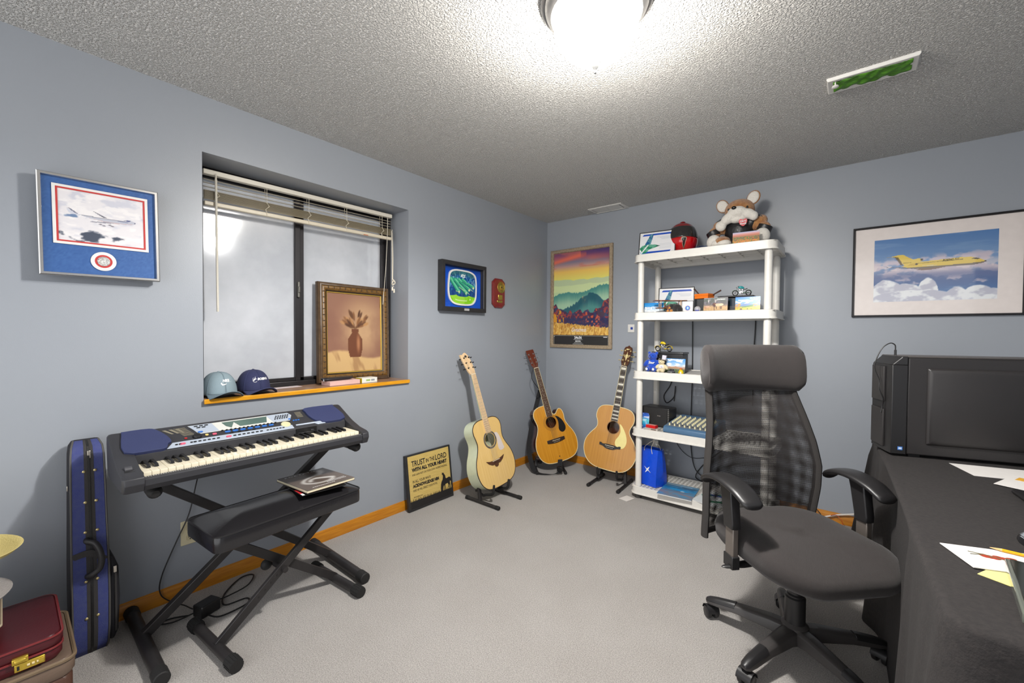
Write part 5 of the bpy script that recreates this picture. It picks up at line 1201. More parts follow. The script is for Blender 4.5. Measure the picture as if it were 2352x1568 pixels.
# ---- toy motorcycles
def motorbike(label, M, tank, fend, s=1.):
    t = thing('toy_motorcycle', label, 'toy motorcycle', M @ Matrix.Scale(s, 4), 'toy motorcycles')
    tm = mat('bike_' + tank[0], tank[1], .2, coat=.6); fm = mat('bike_' + fend[0], fend[1], .25, coat=.5)
    for x in (-.042, .043):
        tp = [(x + .0165 * math.cos(2 * PI * i / 24), 0, .0205 + .0165 * math.sin(2 * PI * i / 24)) for i in range(24)]
        w_ = MB().tube(tp, .0042, 8, closed=True).build('wheel', BLACKP, t)
        rm = MB().tube([(x + .0125 * math.cos(2 * PI * i / 24), 0, .0205 + .0125 * math.sin(2 * PI * i / 24)) for i in range(24)], .0014, 6, closed=True)
        for k in range(8): rm.tube([(x, 0, .0205), (x + .0125 * math.cos(PI * k / 4), 0, .0205 + .0125 * math.sin(PI * k / 4))], .0006, 4)
        rm.build('rim', CHROME, w_)
        MB().strip([(x + .0225 * math.cos(a), 0, .0205 + .0225 * math.sin(a)) for a in [math.radians(v) for v in (range(20, 171, 15) if x < 0 else range(0, 151, 15))]], .012, .0015, (0, 1, 0)).build('fender', fm, t)
    MB().tube(spline([(-.022, 0, .057), (-.010, 0, .062), (.006, 0, .058), (.014, 0, .052)], 4), [.004, .006, .0085, .0095, .0095, .0095, .0095, .009, .008, .007, .006, .005, .004], 12).build('tank', tm, t)
    MB().tube(spline([(.010, 0, .049), (.022, 0, .046), (.036, 0, .052)], 4), .0065, 10, flat=.5).build('seat', BLACKP, t)
    eg = MB(); eg.box((-.004, 0, .024), (.026, .016, .016)); eg.tube([(-.008, 0, .03), (-.014, 0, .048)], .007, 10); eg.tube([(.0, 0, .03), (.008, 0, .047)], .007, 10); eg.build('engine', CHROME, t, bevel=.001)
    MB().tube([(-.042, 0, .0205), (-.026, 0, .058), (-.022, 0, .066)], .0022, 8).build('fork', CHROME, t)
    MB().tube([(-.018, -.022, .070), (-.024, -.008, .068), (-.024, .008, .068), (-.018, .022, .070)], .0016, 8).build('handlebar', CHROME, t); MB().ell((-.032, 0, .060), (.005, .006, .006), 12, 8).build('headlamp', CHROME, t)
    MB().tube([(-.006, -.010, .022), (.01, -.011, .016), (.058, -.012, .018)], .0025, 8).build('exhaust', CHROME, t); MB().tube([(-.02, 0, .02), (.043, 0, .0205)], .003, 8).build('frame', fm, t); MB().tube([(0, .008, .014), (.004, .018, .0005)], .001, 6).build('kickstand', CHROME, t)
    return t
motorbike('teal and green toy motorcycle on the black tray, second shelf', T(1.882, -.315, D2 + .1145) @ Matrix.Rotation(math.radians(8), 4, 'Z'), ('teal', (28, 142, 146)), ('green', (38, 104, 62)), .96)
motorbike('yellow toy motorcycle on the black box, third shelf', T(1.342, -.325, D3 + .156) @ Matrix.Rotation(math.radians(-6), 4, 'Z'), ('yellow', (220, 190, 24)), ('yellow', (220, 190, 24)), 1.12)
# ---- third shelf
b3 = thing('display_box', 'black lidded box behind the small bears, third shelf', 'box', T(1.385, -.30, D3)); MB().box((0, 0, .070), (.235, .13, .138)).build('box', BLACKP, b3, bevel=.003); MB().box((0, 0, .147), (.245, .14, .014)).build('lid', mat('lid_black', (44, 44, 46), .25), b3, bevel=.003)
def sitbear(name, label, M, fur, s, extra):
    t = thing(name, label, 'plush toy', M @ Matrix.Scale(s, 4))
    bblob('body', [((0, 0, .045), (.043, .036, .046)), ((0, -.004, .078), (.034, .030, .03)), ((0, -.008, .122), (.037, .033, .032)), ((-.029, 0, .148), (.013, .009, .013)), ((.029, 0, .148), (.013, .009, .013)), ((-.05, -.008, .066), (.018, .016, .036), (0, 38, 0)), ((.05, -.008, .066), (.018, .016, .036), (0, -38, 0)), ((-.026, -.042, .022), (.019, .026, .021)), ((.026, -.042, .022), (.019, .026, .021)), ((0, -.036, .115), (.015, .014, .012))], fur, t, .0035, 3)
    MB().ell((0, -.050, .119), (.005, .004, .004), 10, 6).build('nose', BLACKP, t)
    for sx in (-1, 1): MB().ell((sx * .013, -.038, .130), (.0035, .003, .0035), 10, 6).build('eye', BLACKP, t)
    extra(t); return t
BLF = mat('blue_plush', (8, 72, 190), .9, bump=(220, .9, .004), sheen=.4, var=(40, (4, 58, 160), 1.)); CRF = mat('cream_plush', (222, 206, 166), .95, bump=(220, .8, .004), sheen=.3)
def bx(t):
    text_mb('Stur', .026, .05, T(.0, -.0375, .074) @ RX(6) @ UPZ, bold=.0008, shear=.2).build('lettering', WHITEINK, t, smooth=0)
    for sx in (-1, 1): MB().ell((sx * .026, -.0675, .024), (.009, .003, .010), 12, 8).build('paw_patch', WHITEINK, t)
sitbear('teddy_bear', 'blue plush teddy bear with white lettering, left end of the third shelf', T(1.290, -.405, D3), BLF, .98, bx)
def cx_(t):
    MB().lathe([(.037, .052), (.040, .060), (.036, .085), (.028, .096)], 20, T(0, -.003, 0) @ Matrix.Scale(.96, 4), cap=False).build('white_shirt', mat('shirt_white', (226, 222, 214), .8), t, smooth=180, solid=.002)
    MB().box((.008, -.040, .068), (.02, .002, .008)).build('shirt_print', mat('print_lilac', (150, 140, 190), .6), t)
    MB().box((.004, .0, .178), (.046, .03, .05), RY(8)).build('hat_crown', mat('hat_lilac', (206, 204, 216), .6), t, bevel=.004); MB().tube(spline([(-.03, -.02, .155), (0, -.034, .150), (.034, -.02, .142), (.05, .0, .13)], 4), .004, 8).build('hat_brim', BLACKP, t)
sitbear('teddy_bear', 'cream plush bear in a white shirt and tall hat, leaning on the blue bear', T(1.368, -.432, D3), CRF, .66, cx_)
gt_ = thing('toy_car', 'small grey and black toy engine in front of the mesa postcard', 'toy', T(1.445, -.450, D3)); MB().box((0, 0, .014), (.052, .02, .014)).build('chassis', mat('toy_grey', (90, 92, 92), .4, var=(150, (40, 40, 44), 1.6)), gt_, bevel=.003); MB().box((.004, 0, .026), (.03, .018, .014)).build('cab', BLACKP, gt_, bevel=.003)
for x in (-.016, .018):
    for y in (-.011, .011): MB().tube([(x, y - .003, .008), (x, y + .003, .008)], .008, 14).build('wheel', BLACKP, gt_)
MB().tube([(-.022, -.0125, .012), (.012, -.0125, .010)], .002, 6).build('side_pipe', CHROME, gt_)
be = thing('toy_figure', 'small yellow bell-shaped toy with orange top, beside the headrest', 'toy', T(1.517, -.452, D3)); MB().lathe([(.0005, .001), (.018, .001), (.019, .010), (.015, .024), (.008, .032), (.0005, .034)], 24).build('body', mat('toy_yellow', (222, 190, 20), .3), be, smooth=80); MB().ell((0, 0, .038), (.009, .009, .008), 12, 8).build('top', mat('toy_orange', (196, 104, 60), .5), be); MB().ell((.002, -.017, .009), (.006, .003, .006), 10, 6).build('button', WHITEINK, be)
# ---- fourth shelf
sp = thing('speaker', 'black rectangular speaker behind the blue card, fourth shelf', 'speaker', T(1.285, -.270, D4) @ Matrix.Rotation(math.radians(-8), 4, 'Z'))
MB().box((0, .02, .079), (.235, .13, .156)).build('cabinet', BLACKP, sp, bevel=.010, seg=3); MB().box((-.004, -.047, .077), (.215, .008, .138)).build('grille_cloth', mat('grille_cloth', (40, 39, 39), .9, bump=(600, .8, .002)), sp, bevel=.005)
ve = MB()
for k in range(9): ve.box((.1125, -.046, .022 + .014 * k), (.008, .010, .006))
ve.build('side_vents', mat('vent_grey', (120, 118, 114), .5), sp, smooth=0); MB().box((.035, -.0515, .092), (.028, .001, .008)).build('badge', SILVER, sp)
def gift():
    c = Cv(.072, .118, 36, 56); c.grad([(0, (36, 60, 140)), (.3, (40, 150, 190)), (.5, (90, 190, 200)), (.75, (60, 110, 190)), (1, (40, 70, 160))]); c.put(sstep(.55, .7, c.f(4, 6, 3)), (180, 190, 220), .6); c.line([(.45, .72), (.95, .74)], .03, (226, 220, 230)); c.line([(.2, .55), (.7, .56)], .02, (220, 236, 240), .8); c.line([(.2, .48), (.65, .49)], .015, (220, 236, 240), .8); c.ell(.25, .12, .08, .05, (200, 220, 240)); return c
def roundtop(X, Y, Z):
    k = np.where(Y > .038, np.sqrt(np.clip(1 - ((Y - .038) / .0215) ** 2, 0, 1)) * .45 + .55, 1.); return X * k, Y, Z
gc = thing('gift_card', 'blue and turquoise round-topped card standing against the speaker', 'card', T(1.232, -.418, D4) @ RX(-6) @ UPZ); p = gift().build('picture', gc, .0008, .25, .4, fn=roundtop); p.location = (0, .060, 0); MB().prism([(-.036, .001), (.036, .001), (.036, .10), (.028, .117), (-.028, .117), (-.036, .10)], -.0008, .0004).build('card_stock', MATS['card_back'], gc)
gb = thing('grey_box', 'flat grey box under the small red box, fourth shelf', 'box', T(1.306, -.440, D4) @ Matrix.Rotation(math.radians(-6), 4, 'Z')); MB().box((0, 0, .0075), (.108, .050, .015)).build('box', mat('grey_card', (176, 170, 162), .5), gb, bevel=.001); MB().box((.02, -.0252, .0075), (.04, .001, .008)).build('label', mat('label_brown', (110, 90, 80), .5), gb)
rb_ = thing('red_box', 'small red box on a grey box, fourth shelf', 'box', T(1.300, -.438, D4 + .0155) @ Matrix.Rotation(math.radians(-8), 4, 'Z')); MB().box((0, 0, .011), (.078, .044, .022)).build('box', mat('box_red', (196, 18, 22), .35), rb_, bevel=.001); MB().box((0, 0, .0224), (.068, .034, .001)).build('top_label', mat('label_pale', (206, 150, 136), .5), rb_)
mx = thing('audio_mixer', 'blue-grey audio mixer with rows of cream knobs, fourth shelf', 'mixer', T(1.575, -.285, D4) @ Matrix.Rotation(math.radians(-5), 4, 'Z'))
MXB = mat('mixer_blue', (72, 106, 138), .45, bump=(400, .1, .001)); MXT = mat('mixer_top', (104, 112, 122), .5)
mxp = [(-.19, .002), (-.194, .018), (-.188, .040), (-.175, .048), (.10, .088), (.17, .088), (.175, .08), (.175, .002)]
MB().loft([[(x, y, z) for y, z in mxp] for x in (-.165, .165)]).build('housing', MXB, mx, bevel=.004)
MM = basis((1, 0, 0), (0, .275, .040), (0, -.175, .0485)); tl_ = math.hypot(.275, .04)
MB().box((0, tl_ / 2, .0003), (.31, tl_ - .02, .0015), MM).build('top_panel', MXT, mx)
KN = mat('knob_cream', (226, 218, 176), .45); k0 = None
for i in range(8):
    for j in range(8):
        x = -.132 + .0375 * i; y = .028 + (.0 if j == 0 else .045 + .026 * (j - 1)) + (.008 if j else 0)
        if k0 is None: k0 = MB().lathe([(.0005, .015), (.0048, .015), (.0058, .002), (.0065, .0)], 12).build('knob', KN, mx); o = k0
        else: o = k0.copy(); COL.objects.link(o)
        o.matrix_local = MM @ T(x, y, .001)
bt = MB()
for i in range(8): bt.box((-.120 + .0375 * i, .050, .0015), (.012, .004, .002), MM); bt.box((-.120 + .0375 * i, .058, .0015), (.012, .003, .002), MM)
bt.build('channel_marks', INK, mx, smooth=0)
# ---- bottom shelf
gbx = thing('gift_bag', 'bright blue gift bag with white starburst emblem and rope handles, bottom shelf', 'bag', T(1.268, -.335, D5) @ Matrix.Rotation(math.radians(-14), 4, 'Z'))
GB = mat('bag_blue', (12, 74, 206), .35, bump=(22, .5, .012))
bg_ = MB(); bwv = [(-.095, -.075), (.085, -.075), (.10, -.0), (.085, .075), (-.095, .075), (-.105, 0)]
bg_.loft([[(x * k, y * j, z) for x, y in bwv] for z, k, j in ((.002, 1., 1.), (.06, 1.02, .98), (.17, .97, .80), (.275, .90, .5), (.285, .88, .45), (.27, .86, .42), (.10, .9, .7))], True)
bg_.build('bag', GB, gbx, smooth=25)
XM = T(.005, -.0655, .125) @ RX(-10) @ UPZ
MB().add(*(lambda m: (m.v, m.f))(MB().prism([(-.030, .020), (-.006, .005), (.018, .026), (.008, .0), (.032, -.020), (.006, -.006), (-.018, -.028), (-.007, -.002)], .003, .005, XM))).build('emblem', WHITEINK, gbx, smooth=0)
ROPE = mat('white_rope', (214, 206, 190), .8, bump=(300, .8, .003))
MB().tube(spline([(-.045, -.040, .262), (-.035, -.042, .30), (.03, -.03, .352), (.022, -.044, .30), (.03, -.046, .250)], 6), .0026, 6).build('rope_handle', ROPE, gbx); MB().tube(spline([(-.03, .03, .27), (-.01, .02, .31), (.032, -.025, .352), (.055, .01, .31), (.06, .03, .26)], 6), .0026, 6).build('rope_handle', ROPE, gbx)
MB().grid(lambda u, v: (.05 + .04 * u, .0 + .02 * v, .25 + .035 * u + .01 * v), 4, 4).build('tissue_paper', mat('tissue', (196, 200, 210), .6), gbx, solid=.001)
def magcv():
    c = Cv(.245, .29, 60, 70); c.grad([(0, (120, 140, 160)), (.3, (140, 130, 140)), (.45, (90, 120, 150)), (.6, (30, 130, 190)), (.75, (40, 90, 130)), (1, (130, 150, 160))]); n = c.f(4, 12, 3, 4); c.put(sstep(.5, .62, n), (70, 150, 200), .6); c.ell(.5, .55, .3, .06, (30, 150, 214), rot=-.2); c.ell(.62, .48, .06, .03, (190, 220, 236)); c.line([(.1, .9), (.8, .88)], .014, (200, 210, 220), .8); return c
mg = thing('magazine', 'magazine with blue water cover lying open-edged on the bottom shelf', 'magazine', T(1.492, -.385, D5 + .004) @ Matrix.Rotation(math.radians(4), 4, 'Z'))
MB().box((0, 0, 0), (.245, .29, .006)).build('pages', mat('page_white', (214, 214, 214), .6), mg); magcv().build('cover', mg, .0038, .2, .4)
def wgcv():
    c = Cv(.2, .28, 40, 56, (222, 226, 226)); c.poly([(0, .55), (.5, .9), (.6, .8), (.1, .45)], (20, 120, 90)); c.poly([(.3, .2), (.9, .5), (.9, .35), (.4, .1)], (30, 130, 90)); c.poly([(.2, .75), (.9, .85), (.9, .75), (.3, .66)], (30, 70, 170)); return c
m2_ = thing('magazine', 'white magazine with green and blue shapes, bottom shelf beside the chair back', 'magazine', T(1.738, -.370, D5 + .003) @ Matrix.Rotation(math.radians(-12), 4, 'Z')); MB().box((0, 0, 0), (.2, .28, .005)).build('pages', MATS['page_white'], m2_); wgcv().build('cover', m2_, .0032, .3, .2)
# ---- cables down the wall behind the shelf
for lab, pts in (('black cable hanging straight down behind the shelf, to the right of the speaker', [(1.47, -.02, 1.40), (1.475, -.02, .95), (1.47, -.022, .55), (1.48, -.02, .30), (1.53, -.03, .16), (1.66, -.035, .11)]), ('thin black cable looping low behind the shelf', [(1.36, -.02, .52), (1.355, -.02, .38), (1.43, -.02, .29), (1.52, -.02, .27), (1.64, -.02, .33), (1.66, -.02, .50)]), ('thick black cable curving down to the bottom shelf behind the magazine', [(1.76, -.02, .42), (1.66, -.025, .32), (1.59, -.03, .25), (1.52, -.03, .14), (1.55, -.05, .105), (1.66, -.06, .10)]), ('black cable loop behind the speaker on the fourth shelf', [(1.33, -.015, .98), (1.30, -.02, .86), (1.245, -.02, .76), (1.27, -.02, .70), (1.33, -.02, .76), (1.34, -.02, .85), (1.33, -.02, .72)])):
    tag(MB().tube(spline(pts, 8), .004 if 'thin' not in lab else .0025, 6).build('cable', MAT_CORD), lab, 'cable')
wc = tag(MB().tube(spline([(1.925, -.018, 1.42), (1.922, -.018, 1.30), (1.915, -.018, 1.10), (1.915, -.018, .75)], 6), .004, 6).build('cable', MAT_CORD), 'black cable behind the shelf near its right post', 'cable')
pf = thing('floor_paper', 'small white paper card on the carpet at the shelf corner', 'paper', T(1.150, -.547, .001) @ Matrix.Rotation(math.radians(-14), 4, 'Z')); MB().box((0, 0, .0012), (.075, .10, .001)).build('sheet', mat('paper_white', (220, 216, 212), .6), pf)
# ------------------------------------------------------------------ mesh-back office chair (local: x forward, y to its left, z up)
CHM = RZ(-44, (2.335, -1.612, 0))
ch = thing('office_chair', 'black mesh-back office chair with headrest and padded arms, pulled up to the desk', 'chair', CHM)
FAB = mat('chair_fabric', (47, 42, 41), .9, bump=(260, .25, .002), wave=(170, .3, .003, 'DIAGONAL'), sheen=.12)
PLG = mat('chair_plastic', (62, 59, 58), .42, bump=(600, .15, .001)); PLB = mat('chair_plastic_black', (34, 33, 34), .38, bump=(600, .12, .001)); GMET = mat('arm_metal', (120, 112, 106), .35, metal=.5)
# base
MB().lathe([(.030, .055), (.040, .06), (.046, .075), (.048, .125), (.036, .135), (.030, .14)], 28).build('base_hub', PLG, ch)
for k in range(5):
    a = 32 + 44 + 72 * k; M = RZ(a)
    rg = []
    for r, z, w_, h in ((.030, .095, .040, .055), (.08, .100, .036, .045), (.20, .094, .029, .032), (.29, .082, .025, .026), (.325, .076, .020, .022), (.338, .074, .010, .014)):
        rg.append([(r, -w_, z - h * .5), (r, w_, z - h * .5), (r, w_ * .8, z + h * .3), (r, w_ * .45, z + h * .5), (r, -w_ * .45, z + h * .5), (r, -w_ * .8, z + h * .3)])
    lg = MB().loft(rg, True, False, M).build('base_leg', PLG, ch, smooth=50, bevel=.003)
    rg = []
    for r, z, w_, h in ((.215, .0945, .0255, .033), (.29, .084, .0235, .0285), (.325, .077, .019, .025), (.339, .074, .011, .016)):
        rg.append([(r, -w_, z), (r, w_, z), (r, w_ * .75, z + h * .36), (r, w_ * .4, z + h * .56), (r, -w_ * .4, z + h * .56), (r, -w_ * .75, z + h * .36)])
    MB().loft(rg, True, False, M).build('foot_pad', PLB, lg, smooth=50, bevel=.002)
    cm_ = M @ T(.318, 0, 0) @ RZ(35 + 50 * k)
    cs_ = MB().tube([(0, 0, .045), (0, 0, .068)], .009, 12, M=cm_)
    cs_.grid(lambda u, v: ((.0285) * math.cos(PI * u) , -.026 + .052 * v, .030 + .0285 * math.sin(PI * u)), 12, 3, cm_)
    c1 = cs_.build('caster', PLB, ch, smooth=60)
    for s in (-1, 1): MB().tube([(0, s * .007, .0255), (0, s * .010, .0255), (0, s * .022, .0255), (0, s * .025, .0255)], [.022, .025, .025, .022], 20, M=cm_).build('wheel', PLB, c1, smooth=60)
MB().lathe([(.036, .12), (.036, .235), (.030, .24), (.030, .245), (.024, .25), (.024, .39)], 24).build('gas_column', PLB, ch)
MB().box((-.02, 0, .385), (.30, .16, .05)).build('tilt_mechanism', PLB, ch, bevel=.01)
lv = MB().tube([(.02, -.05, .392), (.02, -.26, .388)], .006, 10); lv.ell((.02, -.29, .387), (.014, .045, .007), 14, 8); lv.build('height_lever', PLB, ch)
# seat cushion
def seat_pt(u, v):   # u across (-1..1), v front-back (-1 back .. 1 front)
    hw = .238 + .020 * (1 - v * v) - .008 * max(0, v)
    return hw
so_ = rrect(2, 2, .55, 8)
def seat_ring(k, z, dz_front, dz_mid=0.):
    out = []
    for p in so_:
        v, u = p[0], p[1]; x = .015 + v * .262 * k; y = u * (.246 + .016 * (1 - v * v)) * k
        f_ = max(0, (v - .45) / .55); out.append((x, y, z - dz_front * f_ ** 2 + .012 * max(0, -v - .3) + dz_mid * (abs(u) ** 2)))
    return out
se = MB(); rs = [seat_ring(.86, .408, .015), seat_ring(.95, .412, .02), seat_ring(1.0, .432, .026), seat_ring(1.01, .462, .03), seat_ring(.99, .482, .034), seat_ring(.95, .493, .036), seat_ring(.85, .501, .034, .004), seat_ring(.65, .505, .024, .006), seat_ring(.4, .503, .012, .006), seat_ring(.15, .501, 0), seat_ring(.01, .500, 0)]
se.loft(rs, True).build('seat', FAB, ch, smooth=180)
# backrest
ZB = [.40, .50, .60, .70, .80, .90, 1.0, 1.06]; XB = [-.262, -.248, -.236, -.232, -.246, -.274, -.312, -.335]; HB = [.256, .260, .268, .268, .252, .232, .214, .206]
def bx_(z): return float(np.interp(z, ZB, XB))
def bh(z): return float(np.interp(z, ZB, HB))
def bp3(u, z, off=0.):
    hw = bh(z); return (bx_(z) + .050 * abs(u) ** 2.2 - off * (1 - .6 * u * u), u * hw, z)
def mesh_mat(name, ph):
    m = bpy.data.materials.new(name); m.use_nodes = True; N, L = m.node_tree.nodes, m.node_tree.links; b = N['Principled BSDF']
    b.inputs['Base Color'].default_value = (*lin((40, 36, 35)), 1); b.inputs['Roughness'].default_value = .75
    tc = N.new('ShaderNodeTexCoord'); sx_ = N.new('ShaderNodeSeparateXYZ'); L.new(tc.outputs['Object'], sx_.inputs[0])
    def wave_(a, k, bb, k2):
        m1 = N.new('ShaderNodeMath'); m1.operation = 'MULTIPLY'; m1.inputs[1].default_value = k; L.new(sx_.outputs[a], m1.inputs[0])
        m2 = N.new('ShaderNodeMath'); m2.operation = 'MULTIPLY_ADD'; m2.inputs[1].default_value = k2; L.new(sx_.outputs[bb], m2.inputs[0]); L.new(m1.outputs[0], m2.inputs[2])
        s = N.new('ShaderNodeMath'); s.operation = 'SINE'; L.new(m2.outputs[0], s.inputs[0]); return s
    a = wave_('Y', 1150, 'Z', 700 + ph); c_ = wave_('Y', 1150, 'Z', -700 - ph)
    mu = N.new('ShaderNodeMath'); mu.operation = 'MULTIPLY'; L.new(a.outputs[0], mu.inputs[0]); L.new(c_.outputs[0], mu.inputs[1])
    gt = N.new('ShaderNodeMath'); gt.operation = 'LESS_THAN'; gt.inputs[1].default_value = .13; L.new(mu.outputs[0], gt.inputs[0])
    L.new(gt.outputs[0], b.inputs['Alpha']); return m
MB().grid(lambda u, v: bp3(2 * u - 1, .40 + .66 * v), 24, 40).build('mesh_panel', mesh_mat('chair_mesh', 0), ch, smooth=180)
MB().grid(lambda u, v: bp3(2 * u - 1, .40 + .66 * v, .022), 24, 40).build('mesh_panel', mesh_mat('chair_mesh_rear', 46), ch, smooth=180)
EDGE = mat('frame_fabric', (58, 54, 52), .7, wave=(260, .8, .003, 'Z'))
for s in (-1, 1): MB().tube([(p[0] - .010, p[1], p[2]) for p in [bp3(s, z) for z in [.385 + .675 * i / 24 for i in range(25)]]], .0135, 10, flat=1.5).build('back_frame', EDGE, ch)
MB().tube([(p[0] - .012, p[1], p[2]) for p in [bp3(u, .405) for u in np.linspace(-1, 1, 15)]], .012, 8).build('lower_bar', PLB, ch)
sp_ = MB(); sp_.tube(spline([(-.05, 0, .37), (-.22, 0, .365), (-.30, 0, .39), (-.305, 0, .44)], 6), .022, 10, flat=.6); sp_.build('back_support', PLB, ch)
# headrest: padded roll
rg = []
for i in range(25):
    u = -1 + 2 * i / 24; k = 1 if abs(u) < .93 else math.sqrt(max(.04, 1 - ((abs(u) - .93) / .07) ** 2)) * .25 + .75
    x0 = -.352 + .070 * abs(u) ** 2.; y = u * .238; zc = 1.132; sec = []
    for j in range(20):
        a = 2 * PI * j / 20; cx = math.copysign(abs(math.cos(a)) ** .7, math.cos(a)); cz = math.copysign(abs(math.sin(a)) ** .75, math.sin(a))
        sec.append((x0 + .048 * cx * k - .10 * (.102 * cz * k) + .012, y, zc + .108 * cz * k))
    rg.append(sec)
MB().loft(rg).build('headrest', FAB, ch, smooth=70)
# arms
for s in (-1, 1):
    ap = spline([(-.150, .660), (-.135, .686), (-.08, .706), (-.01, .708), (.06, .692), (.105, .668), (.125, .655)], 4)
    rg = []
    for i, (x, z) in enumerate(ap):
        q_ = i / (len(ap) - 1); w_ = (.036 + .014 * math.sin(PI * q_ ** .8)) * min(1, .55 + 3 * min(q_, 1 - q_) * 1.5); h = .015 * min(1, .45 + 6 * min(q_, 1 - q_)); yc = s * (.288 - .012 * q_)
        rg.append([(x + h * math.sin(a) * .2, yc + w_ * math.cos(a), z + h * math.copysign(abs(math.sin(a)) ** .8, math.sin(a))) for a in [2 * PI * j / 16 for j in range(16)]])
    MB().loft(rg).build('armrest_pad', PLB, ch, smooth=70)
    po = MB().loft([[(x + dx, s * .288 + dy, z) for x, dy in ((-.030 * k, -.019), (.030 * k, -.019), (.034 * k, 0), (.030 * k, .019), (-.030 * k, .019), (-.034 * k, 0))] for z, dx, k in ((.535, .012, .88), (.56, .012, .92), (.66, -.004, 1.02), (.693, -.010, 1.1))]).build('arm_sleeve', PLB, ch, smooth=50, bevel=.004)
    MB().loft([[(.012 + x, s * .288 + dy, z) for x, dy in ((-.024, -.012), (.024, -.012), (.024, .012), (-.024, .012))] for z in (.40, .55)]).build('arm_post', GMET, ch, bevel=.004)
    bk_ = MB(); bk_.box((.012, s * .288, .405), (.056, .032, .050)); bk_.tube(spline([(.012, s * .288, .392), (.01, s * .24, .385), (.0, s * .15, .388), (0, s * .07, .390)], 4), .020, 10, flat=.5); bk_.build('arm_bracket', PLB, ch, bevel=.003)

# ------------------------------------------------------------------ desk under a black cloth
DZ = .752
TA, TB, TC_, TD = (2.598, -.648), (2.648, -2.508), (3.43, -2.53), (3.38, -.628)
def resample(P, n):
    P = [Vector(p) for p in P] + [Vector(P[0])]; L_ = [0]
    for i in range(1, len(P)): L_.append(L_[-1] + (P[i] - P[i - 1]).length)
    out = []
    for k in range(n):
        d = L_[-1] * k / n
        for i in range(1, len(P)):
            if L_[i] >= d - 1e-9:
                f = (d - L_[i - 1]) / max(L_[i] - L_[i - 1], 1e-9); out.append(P[i - 1].lerp(P[i], f)); break
    return out
def fillet(P, r, n=5):
    out = []
    for i in range(len(P)):
        a, b_, c_ = Vector(P[i - 1]), Vector(P[i]), Vector(P[(i + 1) % len(P)])
        d1, d2 = (a - b_).normalized(), (c_ - b_).normalized()
        for k in range(n + 1):
            t_ = k / n; p0, p1 = b_ + d1 * r, b_ + d2 * r; out.append(tuple((p0.lerp(b_, t_)).lerp(b_.lerp(p1, t_), t_)))
    return out
CL = mat('black_cloth', (44, 40, 39), .95, bump=(240, .4, .003), var=(90, (33, 30, 30), 1.2), sheen=.0)
per = resample(fillet([TA, TB, TC_, TD], .05), 260); NP = len(per)
nrm = []
for i in range(NP):
    d = (per[(i + 1) % NP] - per[i - 1]).normalized(); nrm.append(Vector((-d.y, d.x)) * -1)
cen = Vector(((TA[0] + TC_[0]) / 2, (TA[1] + TC_[1]) / 2))
for i in range(NP):
    if (per[i] - cen).dot(nrm[i]) < 0: nrm[i] = -nrm[i]
def cnr(p): return max(math.exp(-((p - Vector(q)).length / .16) ** 2) for q in (TA, TB, TC_, TD))
rings = []
def sm(a, b, x):
    t_ = min(1, max(0, (x - a) / (b - a))); return t_ * t_ * (3 - 2 * t_)
def ring(off, z, amp, fl):
    out = []
    for i, p in enumerate(per):
        s = i / NP * 2 * PI; w_ = math.sin(s * 19 + 1.3) * .6 + math.sin(s * 31 + .4) * .4 + .5 * math.sin(s * 11)
        dent = sm(-2.06, -1.80, p.y) * sm(-1.16, -1.36, p.y) * (p.x < 3) * sm(.748, .715, z)
        q = p + nrm[i] * (off + amp * w_ * (1 - dent) + fl * cnr(p) - .03 * dent); out.append((q.x, q.y, z))
    return out
for sc_ in (.02, .3, .6, .85, .97):
    rings.append([(cen.x + (p.x - cen.x) * sc_, cen.y + (p.y - cen.y) * sc_, DZ + .0006 * math.sin(i * .7 + sc_ * 9)) for i, p in enumerate(per)])
rings += [ring(-.004, DZ, 0, 0), ring(.002, DZ - .003, 0, 0), ring(.005, DZ - .010, 0, 0), ring(.006, DZ - .022, 0, .003), ring(.007, DZ - .036, .0005, .005), ring(.007, DZ - .05, .001, .006)]
for k in range(1, 13):
    t_ = k / 12; rings.append(ring(.008 + .020 * t_, (DZ - .05) * (1 - t_) + .004 * t_, .004 + .020 * t_ ** 1.3, .010 + .075 * t_))
tc_ = tag(MB().loft(rings, False).build('tablecloth', CL, None, smooth=180, solid=.002), 'black cloth draped over the long desk down to the carpet', 'tablecloth')

# ------------------------------------------------------------------ computer tower
TWM = RZ(17.8, (2.634, -1.122, DZ + .002))
tw = thing('computer_tower', 'big black computer tower standing on the cloth-covered desk', 'computer', TWM)
TBK = mat('tower_black', (42, 39, 39), .45, bump=(500, .15, .001)); TDK = mat('tower_bezel', (30, 29, 30), .4)
MB().box2((.055, .002, .012), (.53, .215, .440)).build('case_body', TBK, tw, bevel=.003)
sdp = MB(); sdp.box2((.058, -.001, .016), (.528, .003, .434))
sdp.build('side_panel', TBK, tw, bevel=.0015)
def rl(x0, x1, z0, z1, y): return [(x0, y, z0), (x1, y, z0), (x1, y, z1), (x0, y, z1)]
rp = MB(); rp.loft([rl(.118, .47, .058, .396, -.0005), rl(.126, .462, .066, .388, -.010), rl(.136, .452, .084, .370, -.015)], True)
rp.build('raised_panel', TBK, tw, bevel=.005, seg=3)
bz_ = MB(); bz_.loft([[(x, y, z) for x, y in ((-.004, .03), (.0, -.001), (.054, -.003), (.054, .213), (-.004, .185))] for z in (.010, .405)], True)
bz_.loft([[(x + dx, y, z) for x, y in ((-.004, .03), (.0, -.001), (.054 - dx, -.003), (.054 - dx, .213), (-.004, .185))] for z, dx in ((.405, 0), (.436, .030), (.443, .034))], True)
bz_.build('front_bezel', TDK, tw, bevel=.003)
fr_ = MB(); fr_.box2((-.012, .05, .03), (-.004, .17, .20)); fr_.box2((-.012, .05, .235), (-.004, .17, .395)); fr_.build('drive_doors', TBK, tw, bevel=.002)
